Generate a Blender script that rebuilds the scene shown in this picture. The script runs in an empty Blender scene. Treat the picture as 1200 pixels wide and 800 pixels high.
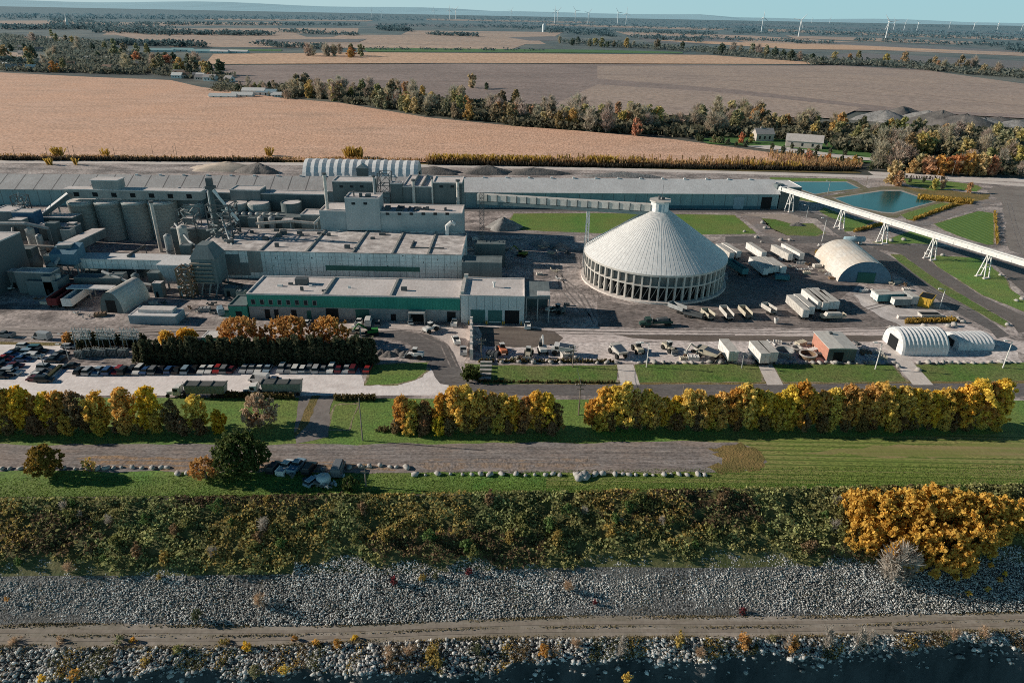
import bpy, math, random
import numpy as np
from mathutils import Vector, Matrix
random.seed(7); rng = np.random.default_rng(7)
rad = math.radians
scene = bpy.context.scene
COL = scene.collection

# ---------------------------------------------------------------- survey: camera pose and the photo-to-ground lookup
FPX, HC, PT, RO = 800.0, 92.0, math.atan(383.5/800), rad(1.1)
_f = Vector((0, math.cos(PT), -math.sin(PT)))
_r0 = Vector((1, 0, 0)); _u0 = Vector((0, math.sin(PT), math.cos(PT)))
CR = _r0*math.cos(RO) + _u0*math.sin(RO)
CU = -_r0*math.sin(RO) + _u0*math.cos(RO)
CC = Vector((0, 0, HC))
def ray(u, v): return _f + CR*((u-600)/FPX) - CU*((v-400)/FPX)
def P(u, v, z=0.0):
    d = ray(u, v); return CC + d*((z-HC)/d.z)
def W(u, v, Y):
    d = ray(u, v); p = CC + d*(Y/d.y); return p.x, p.z
def PL(u, v, z0, Y0, k):       # plane z = z0 + k*(Y-Y0)
    d = ray(u, v); t = (z0 - HC - k*Y0)/(d.z - k*d.y); return CC + d*t
def Zt(p, row):
    lo, hi = -50, 300
    for _ in range(50):
        m = (lo+hi)/2; q = Vector((p[0], p[1], m)) - CC; k = q.dot(_f)
        if 400 - FPX*q.dot(CU)/k > row: lo = m
        else: hi = m
    return lo

# ---------------------------------------------------------------- materials
HAZE = (0.17, 0.30, 0.37)
MATS = {}
def mat(name, c1, c2=None, scale=0.5, rough=0.85, bump=0.0, metal=0.0, stretch=(1,1,1), c3=None, s3=0.05, rnd=0.0, leaf=0.0,
        haze=0.0, lines=None, spec=0.3, local=False, sat=0.0, bscale=None, clamp=(0.35, 0.65), grain=None, gs=(1,.4,1), c3f=.6):
    if name in MATS: return MATS[name]
    m = bpy.data.materials.new(name); m.use_nodes = True; MATS[name] = m
    nt = m.node_tree; N = nt.nodes; L = nt.links
    bs = N['Principled BSDF']; bs.inputs['Roughness'].default_value = rough; bs.inputs['Metallic'].default_value = metal
    bs.inputs['Specular IOR Level'].default_value = spec
    geo = N.new('ShaderNodeNewGeometry')
    tc = N.new('ShaderNodeTexCoord')
    src = tc.outputs['Object'] if local else geo.outputs['Position']
    mp = N.new('ShaderNodeMapping'); mp.inputs['Scale'].default_value = stretch; L.new(src, mp.inputs['Vector'])
    def rgb(c): return (c[0], c[1], c[2], 1)
    def mix(a, b, f, mode='MIX'):
        x = N.new('ShaderNodeMix'); x.data_type = 'RGBA'; x.blend_type = mode
        for sock, val in ((x.inputs[6], a), (x.inputs[7], b)):
            if isinstance(val, tuple): sock.default_value = rgb(val)
            else: L.new(val, sock)
        if isinstance(f, float): x.inputs[0].default_value = f
        else: L.new(f, x.inputs[0])
        return x.outputs[2]
    def noise(s, det=8, vec=None, lo=clamp[0], hi=clamp[1], r=0.6):
        n = N.new('ShaderNodeTexNoise'); n.inputs['Scale'].default_value = s; n.inputs['Detail'].default_value = det
        n.inputs['Roughness'].default_value = r
        L.new(vec or mp.outputs['Vector'], n.inputs['Vector'])
        k = N.new('ShaderNodeMapRange'); k.inputs['From Min'].default_value = lo; k.inputs['From Max'].default_value = hi
        L.new(n.outputs['Fac'], k.inputs['Value']); return k.outputs['Result']
    out = c1
    if c2 is not None: out = mix(c1, c2, noise(scale))
    if c3 is not None:
        fm = N.new('ShaderNodeMath'); fm.operation = 'MULTIPLY'; fm.inputs[1].default_value = c3f; L.new(noise(s3, 5, src), fm.inputs[0])
        out = mix(out, c3, fm.outputs[0])
    if grain is None and c2 is not None and not leaf: grain = (1.4, .13)
    if grain:      # fine mottling of the surface colour
        gm = N.new('ShaderNodeMapping'); gm.inputs['Scale'].default_value = gs; L.new(src, gm.inputs['Vector'])
        gn = N.new('ShaderNodeTexNoise'); gn.inputs['Scale'].default_value = grain[0]; gn.inputs['Detail'].default_value = 3; gn.inputs['Roughness'].default_value = .7; L.new(gm.outputs['Vector'], gn.inputs['Vector'])
        gk = N.new('ShaderNodeMapRange'); gk.inputs['From Min'].default_value = .3; gk.inputs['From Max'].default_value = .7; gk.inputs['To Min'].default_value = 1-grain[1]*1.2; gk.inputs['To Max'].default_value = 1+grain[1]
        L.new(gn.outputs['Fac'], gk.inputs['Value']); gc = N.new('ShaderNodeCombineXYZ')
        for i_ in range(3): L.new(gk.outputs['Result'], gc.inputs[i_])
        out = mix(out, gc.outputs[0], 1.0, 'MULTIPLY')
    if lines:      # (axis, period, width, colour): seams across a surface
        for ax, per, wid, lc in lines:
            sx = N.new('ShaderNodeSeparateXYZ'); L.new(src, sx.inputs[0])
            md = N.new('ShaderNodeMath'); md.operation = 'WRAP'; md.inputs[1].default_value = per; md.inputs[2].default_value = 0
            L.new(sx.outputs[ax], md.inputs[0])
            lt = N.new('ShaderNodeMath'); lt.operation = 'LESS_THAN'; lt.inputs[1].default_value = wid; L.new(md.outputs[0], lt.inputs[0])
            out = mix(out, lc, lt.outputs[0])
    if rnd or leaf:
        h = N.new('ShaderNodeHueSaturation')
        if isinstance(out, tuple): h.inputs['Color'].default_value = rgb(out)
        else: L.new(out, h.inputs['Color'])
        if rnd:
            oi = N.new('ShaderNodeObjectInfo'); k = N.new('ShaderNodeMapRange')
            k.inputs['To Min'].default_value = 0.5-rnd*0.06; k.inputs['To Max'].default_value = 0.5+rnd*0.06
            L.new(oi.outputs['Random'], k.inputs['Value']); L.new(k.outputs['Result'], h.inputs['Hue'])
            k3 = N.new('ShaderNodeMapRange'); k3.inputs['To Min'].default_value = 1-rnd*.5; k3.inputs['To Max'].default_value = 1.05
            wn = N.new('ShaderNodeMath'); wn.operation = 'FRACT'; mu = N.new('ShaderNodeMath'); mu.operation = 'MULTIPLY'; mu.inputs[1].default_value = 7.31
            L.new(oi.outputs['Random'], mu.inputs[0]); L.new(mu.outputs[0], wn.inputs[0]); L.new(wn.outputs[0], k3.inputs['Value'])
            L.new(k3.outputs['Result'], h.inputs['Saturation'])
        if leaf:
            k2 = N.new('ShaderNodeMapRange'); k2.inputs['To Min'].default_value = 1-leaf; k2.inputs['To Max'].default_value = 1+leaf*0.8
            L.new(geo.outputs['Random Per Island'], k2.inputs['Value']); L.new(k2.outputs['Result'], h.inputs['Value'])
        out = h.outputs['Color']
    if haze:  # aerial haze painted into the base colour, stronger with distance from the origin
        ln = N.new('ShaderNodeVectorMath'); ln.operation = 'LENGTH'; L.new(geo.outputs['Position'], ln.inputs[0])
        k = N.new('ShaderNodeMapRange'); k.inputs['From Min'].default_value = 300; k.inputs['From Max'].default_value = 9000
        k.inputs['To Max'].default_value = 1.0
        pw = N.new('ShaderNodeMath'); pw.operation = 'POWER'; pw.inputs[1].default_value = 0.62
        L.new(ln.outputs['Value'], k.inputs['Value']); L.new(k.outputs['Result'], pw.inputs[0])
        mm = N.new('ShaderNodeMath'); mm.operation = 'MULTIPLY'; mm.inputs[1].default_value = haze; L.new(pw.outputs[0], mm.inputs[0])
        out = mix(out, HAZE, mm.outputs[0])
    if isinstance(out, tuple): bs.inputs['Base Color'].default_value = rgb(out)
    else: L.new(out, bs.inputs['Base Color'])
    if leaf:
        tr = N.new('ShaderNodeBsdfTranslucent'); ms = N.new('ShaderNodeMixShader'); ms.inputs[0].default_value = .42
        L.new(out, tr.inputs['Color']); L.new(bs.outputs[0], ms.inputs[1]); L.new(tr.outputs[0], ms.inputs[2]); L.new(ms.outputs[0], N['Material Output'].inputs['Surface'])
    if bump:
        bn = N.new('ShaderNodeBump'); bn.inputs['Strength'].default_value = bump; bn.inputs['Distance'].default_value = 0.3
        n = N.new('ShaderNodeTexNoise'); n.inputs['Scale'].default_value = bscale or scale*3; n.inputs['Detail'].default_value = 6
        L.new(mp.outputs['Vector'], n.inputs['Vector']); L.new(n.outputs['Fac'], bn.inputs['Height']); L.new(bn.outputs[0], bs.inputs['Normal'])
    return m

GRAVEL = mat('plant gravel', (.56,.48,.445), (.15,.13,.125), .10, stretch=(.5,1,1), bump=.6, bscale=1.5, c3=(.50,.43,.40), s3=.045, clamp=(.4,.6), grain=(1.0,.45), gs=(.7,.5,1))
DIRT = mat('dark packed dirt', (.15,.12,.105), (.27,.225,.19), .25, stretch=(.12,1,1), bump=.25, bscale=1.0, c3=(.11,.09,.08), s3=.06)
ASPH = mat('asphalt', (.15,.14,.14), (.24,.22,.21), .5, stretch=(.2,1,1), c3=(.13,.115,.11), s3=.06, grain=(2,.3), gs=(.4,1,1))
OLDASPH = mat('old asphalt', (.19,.175,.175), (.38,.34,.325), .5, stretch=(.18,1.2,1), c3=(.34,.26,.215), s3=.09, clamp=(.38,.62), grain=(2.2,.4), gs=(.5,1,1))
LOT = mat('pale gravel lot', (.97,.90,.87), (.76,.69,.66), .3, stretch=(.5,1,1), c3=(.98,.91,.88), s3=.05, bump=.1)
CONC = mat('concrete road', (.82,.75,.70), (.70,.63,.58), .2, c3=(.62,.55,.50), s3=.03)
GRASS = mat('grass', (.10,.235,.045), (.16,.29,.055), .35, stretch=(.6,1,1), c3=(.26,.25,.08), s3=.045, bump=.3, bscale=2.5, grain=(2.2,.5), gs=(1,.6,1))
DGRASS = mat('deep grass', (.085,.19,.032), (.14,.235,.045), .5, c3=(.24,.21,.09), s3=.08, bump=.3, bscale=2.0, grain=(1.8,.5), gs=(1,.6,1))
DRYGRASS = mat('dry grass', (.33,.22,.09), (.22,.17,.06), .4, c3=(.12,.12,.04), s3=.1, bump=.8, bscale=2.0)
MOWN = mat('mown grass', (.16,.245,.045), (.24,.30,.07), .5, stretch=(.05,1.6,1), c3=(.36,.28,.13), s3=.03, grain=(2.0,.55), gs=(.5,1.2,1), lines=[(1,1.9,.45,(.11,.17,.035)),(1,5.3,.3,(.30,.30,.11))])
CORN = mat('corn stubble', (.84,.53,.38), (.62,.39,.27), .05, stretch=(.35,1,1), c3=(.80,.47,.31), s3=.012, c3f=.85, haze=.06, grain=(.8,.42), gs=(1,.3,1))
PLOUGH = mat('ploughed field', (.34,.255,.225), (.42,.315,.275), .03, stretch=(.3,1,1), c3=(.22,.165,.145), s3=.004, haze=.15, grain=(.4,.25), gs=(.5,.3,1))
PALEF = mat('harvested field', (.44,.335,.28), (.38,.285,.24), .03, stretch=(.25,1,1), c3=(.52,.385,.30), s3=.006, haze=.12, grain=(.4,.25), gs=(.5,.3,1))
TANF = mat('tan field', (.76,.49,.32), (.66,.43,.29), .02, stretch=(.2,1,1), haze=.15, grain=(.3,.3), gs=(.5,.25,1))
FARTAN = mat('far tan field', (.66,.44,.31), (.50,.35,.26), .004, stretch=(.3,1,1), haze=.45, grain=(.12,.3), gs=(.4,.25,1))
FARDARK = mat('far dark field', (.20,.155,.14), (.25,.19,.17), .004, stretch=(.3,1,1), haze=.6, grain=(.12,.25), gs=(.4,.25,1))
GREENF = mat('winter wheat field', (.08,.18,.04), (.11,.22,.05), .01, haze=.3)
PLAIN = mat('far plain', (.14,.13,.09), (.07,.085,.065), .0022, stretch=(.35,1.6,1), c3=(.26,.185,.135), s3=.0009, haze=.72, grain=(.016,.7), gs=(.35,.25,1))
HILLM = mat('distant hills', (.36,.58,.68), rough=1)  # pale blue base has the distance haze painted in
WATER = mat('pond water', (.004,.10,.105), (.003,.075,.085), .03, rough=.2, spec=.06)
PITW = mat('pit water', (.012,.035,.045), (.008,.024,.032), .06, rough=.15, spec=.4, bump=.1, bscale=.5)
SOIL = mat('slope soil', (.09,.11,.04), (.16,.15,.065), .4, bump=.6, bscale=1.5)
ROCKG = mat('rock rubble base', (.03,.03,.03), (.28,.275,.265), 2.6, bump=1.0, bscale=3.0, c3=(.16,.155,.14), s3=.1, clamp=(.42,.58))
STONE = mat('grey stone', c3=(.46,.44,.40), s3=.16, c1=(.98,.97,.94), c2=(.58,.58,.565), scale=.7, leaf=.55)
TRACK = mat('dirt track', (.30,.265,.22), (.46,.41,.36), .3, stretch=(.07,1.6,1), c3=(.15,.13,.08), s3=.12, bump=.3, bscale=1.5)
TRACKG = mat('track verge', (.17,.14,.075), (.11,.10,.05), .5, c3=(.25,.19,.11), s3=.2, bump=.6, bscale=2)
CLIFF = mat('quarry cliff', (.035,.045,.05), (.085,.095,.10), .25, stretch=(1,1,.35), bump=1.0, bscale=.7)
BOULD = mat('pale boulder', (.50,.47,.44), (.36,.34,.32), 1.0)
PILE = mat('crushed stone pile', (.36,.35,.34), (.22,.215,.21), .35, bump=.8, bscale=1.0)
SANDP = mat('pale sand pile', (.66,.55,.45), (.56,.47,.39), .3)
DPILE = mat('dark stone pile', (.10,.095,.095), (.17,.16,.15), .3, bump=.8, bscale=.8, c3=(.30,.27,.25), s3=.05)

CONCW = mat('weathered concrete', (.40,.39,.365), (.29,.285,.27), .25, stretch=(1,1,.25), bump=.1)
SILOC = mat('silo concrete', (.46,.49,.47), (.36,.38,.365), .2, stretch=(1,1,.1), lines=[(2,1.6,.12,(.25,.24,.22))])
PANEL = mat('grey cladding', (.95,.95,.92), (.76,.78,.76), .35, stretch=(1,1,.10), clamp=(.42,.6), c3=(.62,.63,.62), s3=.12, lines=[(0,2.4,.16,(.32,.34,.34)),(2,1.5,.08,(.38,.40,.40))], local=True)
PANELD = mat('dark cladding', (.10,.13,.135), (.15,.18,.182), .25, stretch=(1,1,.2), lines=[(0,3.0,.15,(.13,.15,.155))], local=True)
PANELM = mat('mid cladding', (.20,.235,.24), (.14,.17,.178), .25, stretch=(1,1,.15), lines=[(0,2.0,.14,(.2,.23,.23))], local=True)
BLUEB = mat('blue steel cladding', (.045,.12,.22), (.06,.15,.25), .3, local=True)
GREENW = mat('green cladding', (.035,.24,.19), (.05,.29,.225), .3, stretch=(1,1,.2), lines=[(0,.9,.07,(.02,.18,.115))], local=True)
GREYLOW = mat('grey block wall', (.32,.35,.36), (.24,.27,.28), .6, local=True, lines=[(2,.8,.06,(.15,.16,.17))])
ROOFW = mat('pale roof membrane', (.80,.73,.70), (.68,.62,.59), .12, c3=(.55,.50,.475), s3=.09)
ROOFD = mat('dusty patched roof', (.82,.75,.71), (.45,.41,.39), .22, c3=(.24,.21,.20), s3=.30, clamp=(.42,.66))
ROOFG = mat('grey storage roof', (.80,.78,.77), (.70,.68,.67), .3, c3=(.62,.60,.59), s3=.06, stretch=(1,.3,1))
ROOFS = mat('storage roof dirty', (.60,.57,.55), (.50,.475,.46), .3, stretch=(1,.25,1), c3=(.44,.42,.41), s3=.1, lines=[(0,9.0,.55,(.20,.19,.19))])
GRIME = mat('roof grime', (.10,.095,.095), (.18,.17,.165), .6)
CONEROOF = mat('cone roof metal', (.80,.785,.765), (.73,.715,.70), .2, rough=.55, spec=.4)
CONESEAM = mat('cone roof seam', (.745,.73,.71))
WHITE = mat('white paint', (.78,.76,.73), (.70,.68,.655), .6)
DWHITE = mat('dusty white paint', (.62,.585,.54), (.50,.47,.43), .6)
FABRIC = mat('white fabric', (.74,.74,.745), (.66,.665,.67), .3, rough=.6)
STEEL = mat('galvanised steel', (.42,.43,.43), (.33,.34,.34), .5, rough=.6, metal=.2)
QMETAL = mat('arched metal roof', (.74,.71,.66), (.66,.63,.59), .3, rough=.5, c3=(.62,.48,.35), s3=.12, spec=.4)
DSTEEL = mat('dark steel', (.075,.085,.09), (.12,.13,.135), .5, rough=.6)
RUST = mat('rusty steel', (.27,.17,.10), (.16,.115,.085), .8)
DARK = mat('dark opening', (.012,.014,.016))
GLASS = mat('window glass', (.02,.03,.036), rough=.3, spec=.15)
TYRE = mat('tyre rubber', (.022,.022,.022), rough=.9)
YELLOW = mat('yellow machine paint', (.62,.38,.05), (.5,.31,.05), .8)
CREAMY = mat('cream machine paint', (.58,.53,.42), (.46,.41,.33), .8)
ORANGE = mat('orange paint', (.65,.20,.10), (.55,.19,.10), .8)
REDP = mat('red shed paint', (.52,.24,.17), (.46,.22,.16), .7)
MAROON = mat('oxide red paint', (.17,.025,.03), (.13,.03,.03), .6)
PALEBLUE = mat('pale blue cladding', (.30,.42,.48), (.25,.36,.42), .4, local=True)
TEALS = mat('teal trailer paint', (.08,.22,.24), (.10,.26,.28), .5)
GREENM = mat('green machine paint', (.03,.24,.05), (.03,.18,.05), .5)
WOODP = mat('wooden pole', (.27,.22,.18), (.2,.165,.135), .8)
RAILM = mat('rail ballast', (.16,.145,.135), (.24,.215,.20), .8)
BRICKM = mat('house wall', (.55,.48,.43), (.48,.42,.38), .5)
HROOF = mat('house roof', (.40,.37,.36), (.33,.31,.30), .4)

TRUNK = mat('bark', (.12,.09,.07), (.18,.14,.11), 2)
GOLD = mat('golden leaves', (.98,.66,.11), (.82,.53,.09), .35, leaf=.38, rnd=.22, rough=.8)
GOLDG = mat('yellow green leaves', (.70,.52,.085), (.95,.63,.10), .3, leaf=.4, rnd=.2, rough=.8)
BROWNL = mat('brown leaves', (.44,.27,.11), (.30,.185,.085), .3, leaf=.4, rnd=.3)
ORANGEL = mat('orange leaves', (.80,.44,.09), (.62,.34,.08), .35, leaf=.35, rnd=.2)
RUSSET = mat('russet leaves', (.74,.40,.13), (.54,.30,.11), .5, leaf=.4)
GREENL = mat('green leaves', (.075,.11,.03), (.11,.13,.035), .4, leaf=.45)
CEDAR = mat('cedar foliage', (.075,.09,.05), (.12,.115,.06), .5, leaf=.4)
PURPLE = mat('purple brown leaves', (.16,.10,.075), (.11,.08,.06), .5, leaf=.4)
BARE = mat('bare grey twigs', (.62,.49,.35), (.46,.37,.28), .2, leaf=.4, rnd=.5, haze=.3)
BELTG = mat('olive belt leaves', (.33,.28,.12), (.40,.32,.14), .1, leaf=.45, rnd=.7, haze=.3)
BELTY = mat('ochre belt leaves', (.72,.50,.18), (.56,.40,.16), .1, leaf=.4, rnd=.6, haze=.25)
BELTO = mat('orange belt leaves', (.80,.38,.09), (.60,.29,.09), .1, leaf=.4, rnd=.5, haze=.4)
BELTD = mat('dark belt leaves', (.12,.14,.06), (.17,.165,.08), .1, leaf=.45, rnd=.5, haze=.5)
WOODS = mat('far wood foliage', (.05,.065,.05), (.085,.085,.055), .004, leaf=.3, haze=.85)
SCRUB = mat('scrub leaves', (.42,.44,.18), (.24,.27,.115), .12, leaf=.55, c3=(.40,.31,.12), s3=.075, clamp=(.4,.62))
SCRUBY = mat('yellow scrub leaves', (.58,.42,.13), (.40,.30,.10), .3, leaf=.45)
REDL = mat('red shrub leaves', (.22,.035,.05), (.16,.05,.05), .8, leaf=.4)
TANL = mat('tan shrub leaves', (.66,.47,.32), (.50,.36,.24), .8, leaf=.4)
WHITETW = mat('white bare twigs', (.56,.50,.43), (.44,.39,.34), .8, leaf=.3)
REED = mat('dry reeds', (.52,.32,.15), (.34,.21,.10), .06, leaf=.45, haze=.2)
REEDY = mat('yellow reeds', (.56,.36,.07), (.40,.26,.07), .06, leaf=.4)

# ---------------------------------------------------------------- geometry helpers
class B:
    def __init__(s): s.v = []; s.f = []; s.m = []
    def add(s, vs, fs, m=0):
        o = len(s.v); s.v += [tuple(x) for x in vs]; s.f += [[i+o for i in q] for q in fs]; s.m += [m]*len(fs)
    def hexa(s, p, m=0): s.add(p, [(0,3,2,1),(4,5,6,7),(0,1,5,4),(1,2,6,5),(2,3,7,6),(3,0,4,7)], m)
    def box(s, x0, x1, y0, y1, z0, z1, m=0):
        s.hexa([(x0,y0,z0),(x1,y0,z0),(x1,y1,z0),(x0,y1,z0),(x0,y0,z1),(x1,y0,z1),(x1,y1,z1),(x0,y1,z1)], m)
    def bar(s, a, b, w, h=None, m=0):
        a = Vector(a); b = Vector(b); d = (b-a).normalized(); h = h or w
        up = Vector((0,0,1)) if abs(d.z) < .95 else Vector((0,1,0))
        sx = d.cross(up).normalized()*(w/2); sz = sx.cross(d).normalized()*(h/2)
        s.hexa([a-sx-sz, a+sx-sz, b+sx-sz, b-sx-sz, a-sx+sz, a+sx+sz, b+sx+sz, b-sx+sz], m)
    def tube(s, a, b, r, r1=None, n=10, m=0, caps=True):
        a = Vector(a); b = Vector(b); d = (b-a).normalized(); r1 = r if r1 is None else r1
        up = Vector((0,0,1)) if abs(d.z) < .95 else Vector((0,1,0))
        e = d.cross(up).normalized(); g = d.cross(e)
        vs = []
        for c, rr in ((a, r), (b, r1)):
            for i in range(n):
                t = 2*math.pi*i/n; vs.append(c + e*math.cos(t)*rr + g*math.sin(t)*rr)
        fs = [(i, (i+1) % n, n+(i+1) % n, n+i) for i in range(n)]
        if caps: fs += [tuple(reversed(range(n))), tuple(range(n, 2*n))]
        s.add(vs, fs, m)
    def lathe(s, prof, n=24, m=0, c=(0,0), a0=0, a1=None, top=True):
        full = a1 is None; a1 = 2*math.pi if full else a1; k = n if full else n+1
        vs = [(c[0]+r*math.cos(a0+(a1-a0)*i/n), c[1]+r*math.sin(a0+(a1-a0)*i/n), z) for r, z in prof for i in range(k)]
        fs = []
        for j in range(len(prof)-1):
            for i in range(n):
                i2 = (i+1) % k; fs.append((j*k+i, j*k+i2, (j+1)*k+i2, (j+1)*k+i))
        if top and full: fs.append(tuple((len(prof)-1)*k+i for i in range(k)))
        s.add(vs, fs, m)
    def prism(s, poly, z0, z1, m=0):
        n = len(poly)
        s.add([(x,y,z0) for x,y in poly]+[(x,y,z1) for x,y in poly],
              [tuple(reversed(range(n))), tuple(range(n,2*n))]+[(i,(i+1)%n,n+(i+1)%n,n+i) for i in range(n)], m)
    def extr(s, prof, p, ax, a, b, m=0):     # profile (y,z)/(x,z) extruded along x ('x') or y ('y')
        n = len(prof)
        def q(c, pt): return (p[0]+c, p[1]+pt[0], p[2]+pt[1]) if ax == 'x' else (p[0]+pt[0], p[1]+c, p[2]+pt[1])
        s.add([q(a,t) for t in prof]+[q(b,t) for t in prof],
              [tuple(range(n)), tuple(reversed(range(n,2*n)))]+[(i,n+i,n+(i+1)%n,(i+1)%n) for i in range(n)], m)
    def mesh(s, name, mats):
        me = bpy.data.meshes.new(name); me.from_pydata(s.v, [], s.f)
        for x in (mats if isinstance(mats, (list, tuple)) else [mats]): me.materials.append(x)
        if any(s.m): me.polygons.foreach_set('material_index', s.m)
        me.update(); return me
    def build(s, name, mats, parent=None, smooth=False):
        o = link(name, s.mesh(name, mats), parent)
        if smooth: o.data.polygons.foreach_set('use_smooth', [True]*len(o.data.polygons))
        return o
def link(name, me, parent=None):
    o = bpy.data.objects.new(name, me); COL.objects.link(o)
    if parent: o.parent = parent
    return o
def tag(o, label=None, cat=None, group=None, kind=None):
    if label: o['label'] = label
    if cat: o['category'] = cat
    if group: o['group'] = group
    if kind: o['kind'] = kind
    return o
def thing(name, label, cat, loc=(0,0,0), rz=0.0, group=None):
    o = bpy.data.objects.new(name, None); COL.objects.link(o); o.empty_display_size = .5
    o.location = loc; o.rotation_euler = (0,0,rz); return tag(o, label, cat, group)
def copy_tree(o, parent=None):
    c = o.copy(); COL.objects.link(c)
    if parent: c.parent = parent
    for ch in list(o.children): copy_tree(ch, c)
    return c
def npmesh(name, verts, faces, mats, mi=None):
    me = bpy.data.meshes.new(name); nf, k = faces.shape
    me.vertices.add(len(verts)); me.vertices.foreach_set('co', np.asarray(verts, np.float32).ravel())
    me.loops.add(nf*k); me.loops.foreach_set('vertex_index', np.asarray(faces, np.int32).ravel())
    me.polygons.add(nf); me.polygons.foreach_set('loop_start', np.arange(0, nf*k, k, dtype=np.int32))
    me.polygons.foreach_set('loop_total', np.full(nf, k, np.int32))
    for x in mats: me.materials.append(x)
    if mi is not None: me.polygons.foreach_set('material_index', np.asarray(mi, np.int32))
    me.update(calc_edges=True); return me
ORD = ['first','second','third','fourth','fifth','sixth','seventh','eighth','ninth','tenth','eleventh','twelfth','thirteenth','fourteenth',
       'fifteenth','sixteenth','seventeenth','eighteenth','nineteenth','twentieth','twenty-first','twenty-second','twenty-third','twenty-fourth',
       'twenty-fifth','twenty-sixth','twenty-seventh','twenty-eighth','twenty-ninth','thirtieth']
ORD += [t_+'-'+o_ for t_ in ('thirty','forty','fifty') for o_ in ORD[:9]]

def VERGE_MAT(): return MATS['worn verge']
def sheet(name, pts, m, z, jit=0.0, step=0.0, pz=0.0):
    """flat patch of ground through survey points (photo coordinates looked up on the ground)"""
    w = [P(u, v, pz) for u, v in pts]
    if name in ('lawn', 'median_lawn', 'triangle_lawn', 'roadside_lawn', 'bank_lawn') and z < .2:      # trodden edge round each lawn
        ce = sum(w, Vector())/len(w); q = []
        for i in range(len(w)):
            a, b = w[i], w[(i+1) % len(w)]; n = max(1, int((b-a).length/1.6))
            for k in range(n):
                p = a.lerp(b, k/n); d = (p-ce).normalized(); p = p+d*random.uniform(.1, 1.1); q.append((p.x, p.y, z-.003))
        me = bpy.data.meshes.new('worn_verge'); me.from_pydata(q, [], [list(range(len(q)))]); me.materials.append(VERGE_MAT())
        if me.polygons[0].normal.z < 0: me.flip_normals()
        me.update(); tag(link('worn_verge', me), kind='structure')
    if step:
        q = []
        for i in range(len(w)):
            a, b = w[i], w[(i+1) % len(w)]; n = max(1, int((b-a).length/step))
            for k in range(n):
                p = a.lerp(b, k/n); q.append(Vector((p.x+random.uniform(-jit,jit), p.y+random.uniform(-jit,jit), 0)))
        w = q
    me = bpy.data.meshes.new(name); me.from_pydata([(p.x, p.y, z) for p in w], [], [list(range(len(w)))]); me.materials.append(m)
    if me.polygons[0].normal.z < 0: me.flip_normals()
    me.update(); return tag(link(name, me), kind='structure')
def ribbon(name, pts, width, m, z, kind='structure'):
    w = [P(u, v) if not isinstance(u, Vector) else u for u, v in pts]
    L, R_ = [], []
    for i, p in enumerate(w):
        d = (w[min(i+1, len(w)-1)] - w[max(i-1, 0)]); d.z = 0; d.normalize(); n = Vector((-d.y, d.x, 0))*(width/2)
        L.append(p+n); R_.append(p-n)
    b = B(); n = len(w)
    b.add([(p.x,p.y,z) for p in L]+[(p.x,p.y,z) for p in R_], [(i, n+i, n+i+1, i+1) for i in range(n-1)])
    o = b.build(name, m); tag(o, kind=kind); return o
# ================================================================ GROUND
def eE(x): return 117.3+.055*x+.5*math.sin(x*.11)
def eB1(x): return 93.6+.043*x+.35*math.sin(x*.07+1)
def eB2(x): return 88.9+.043*x+.5*math.sin(x*.06+2)
def eB3(x): return 86.3+.047*x-2.1/(1+math.exp((x-25)/14))+.7*math.sin(x*.09)+.55*math.sin(x*.31)+.35*math.sin(x*.83)
def nz(x, y, s=1.0): return math.sin(x*.9*s+1.3*math.sin(y*.7*s))*math.cos(y*1.1*s+1.7*math.sin(x*.5*s))
XS = np.arange(-330, 331, 1.5)
def slope_strip(name, fa, fb, za, zb, rows, m, amp=.15, bulge=0.0):
    vs = []; n = len(XS)
    for j in range(rows+1):
        t = j/rows
        for x in XS:
            y = fa(x)*(1-t)+fb(x)*t; z = za(x)*(1-t)+zb(x)*t
            k = math.sin(math.pi*t); z += k*(amp*nz(x, y)+amp*.8*nz(x+31, y, 2.3)+bulge)
            vs.append((x, y, z))
    fs = [(j*n+i, (j+1)*n+i, (j+1)*n+i+1, j*n+i+1) for j in range(rows) for i in range(n-1)]
    me = npmesh(name, vs, np.array(fs), [m]); me.polygons.foreach_set('use_smooth', [True]*len(me.polygons))
    return tag(link(name, me), kind='structure')
c = lambda k: (lambda x: k)
zB1 = lambda x: -11+.25*math.sin(x*.05); zB2 = lambda x: -11.2+.25*math.sin(x*.05)
zB3 = lambda x: -12.7+.5*math.sin(x*.17)+.3*math.sin(x*.7)
eM = lambda x: eE(x)*.36+eB1(x)*.64; zM = lambda x: zB1(x)*.64
slope_strip('scrub_slope_ground', eE, eM, c(0), zM, 14, SOIL, .35)
slope_strip('rubble_slope_ground', eM, eB1, zM, zB1, 10, ROCKG, .08, -.22)
slope_strip('dirt_track', eB1, eB2, zB1, zB2, 5, TRACK, .0)
slope_strip('rubble_shoulder_ground', eB2, eB3, zB2, zB3, 5, ROCKG, .15, -.1)
slope_strip('quarry_cliff', eB3, lambda x: eB3(x)-3.0-1.2*math.sin(x*.2), zB3, c(-27), 26, CLIFF, 1.3)
b = B(); b.add([(-330,-60,-24),(330,-60,-24),(330,104,-24),(-330,104,-24)], [(0,1,2,3)]); tag(b.build('quarry_water', PITW), kind='structure')
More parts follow.
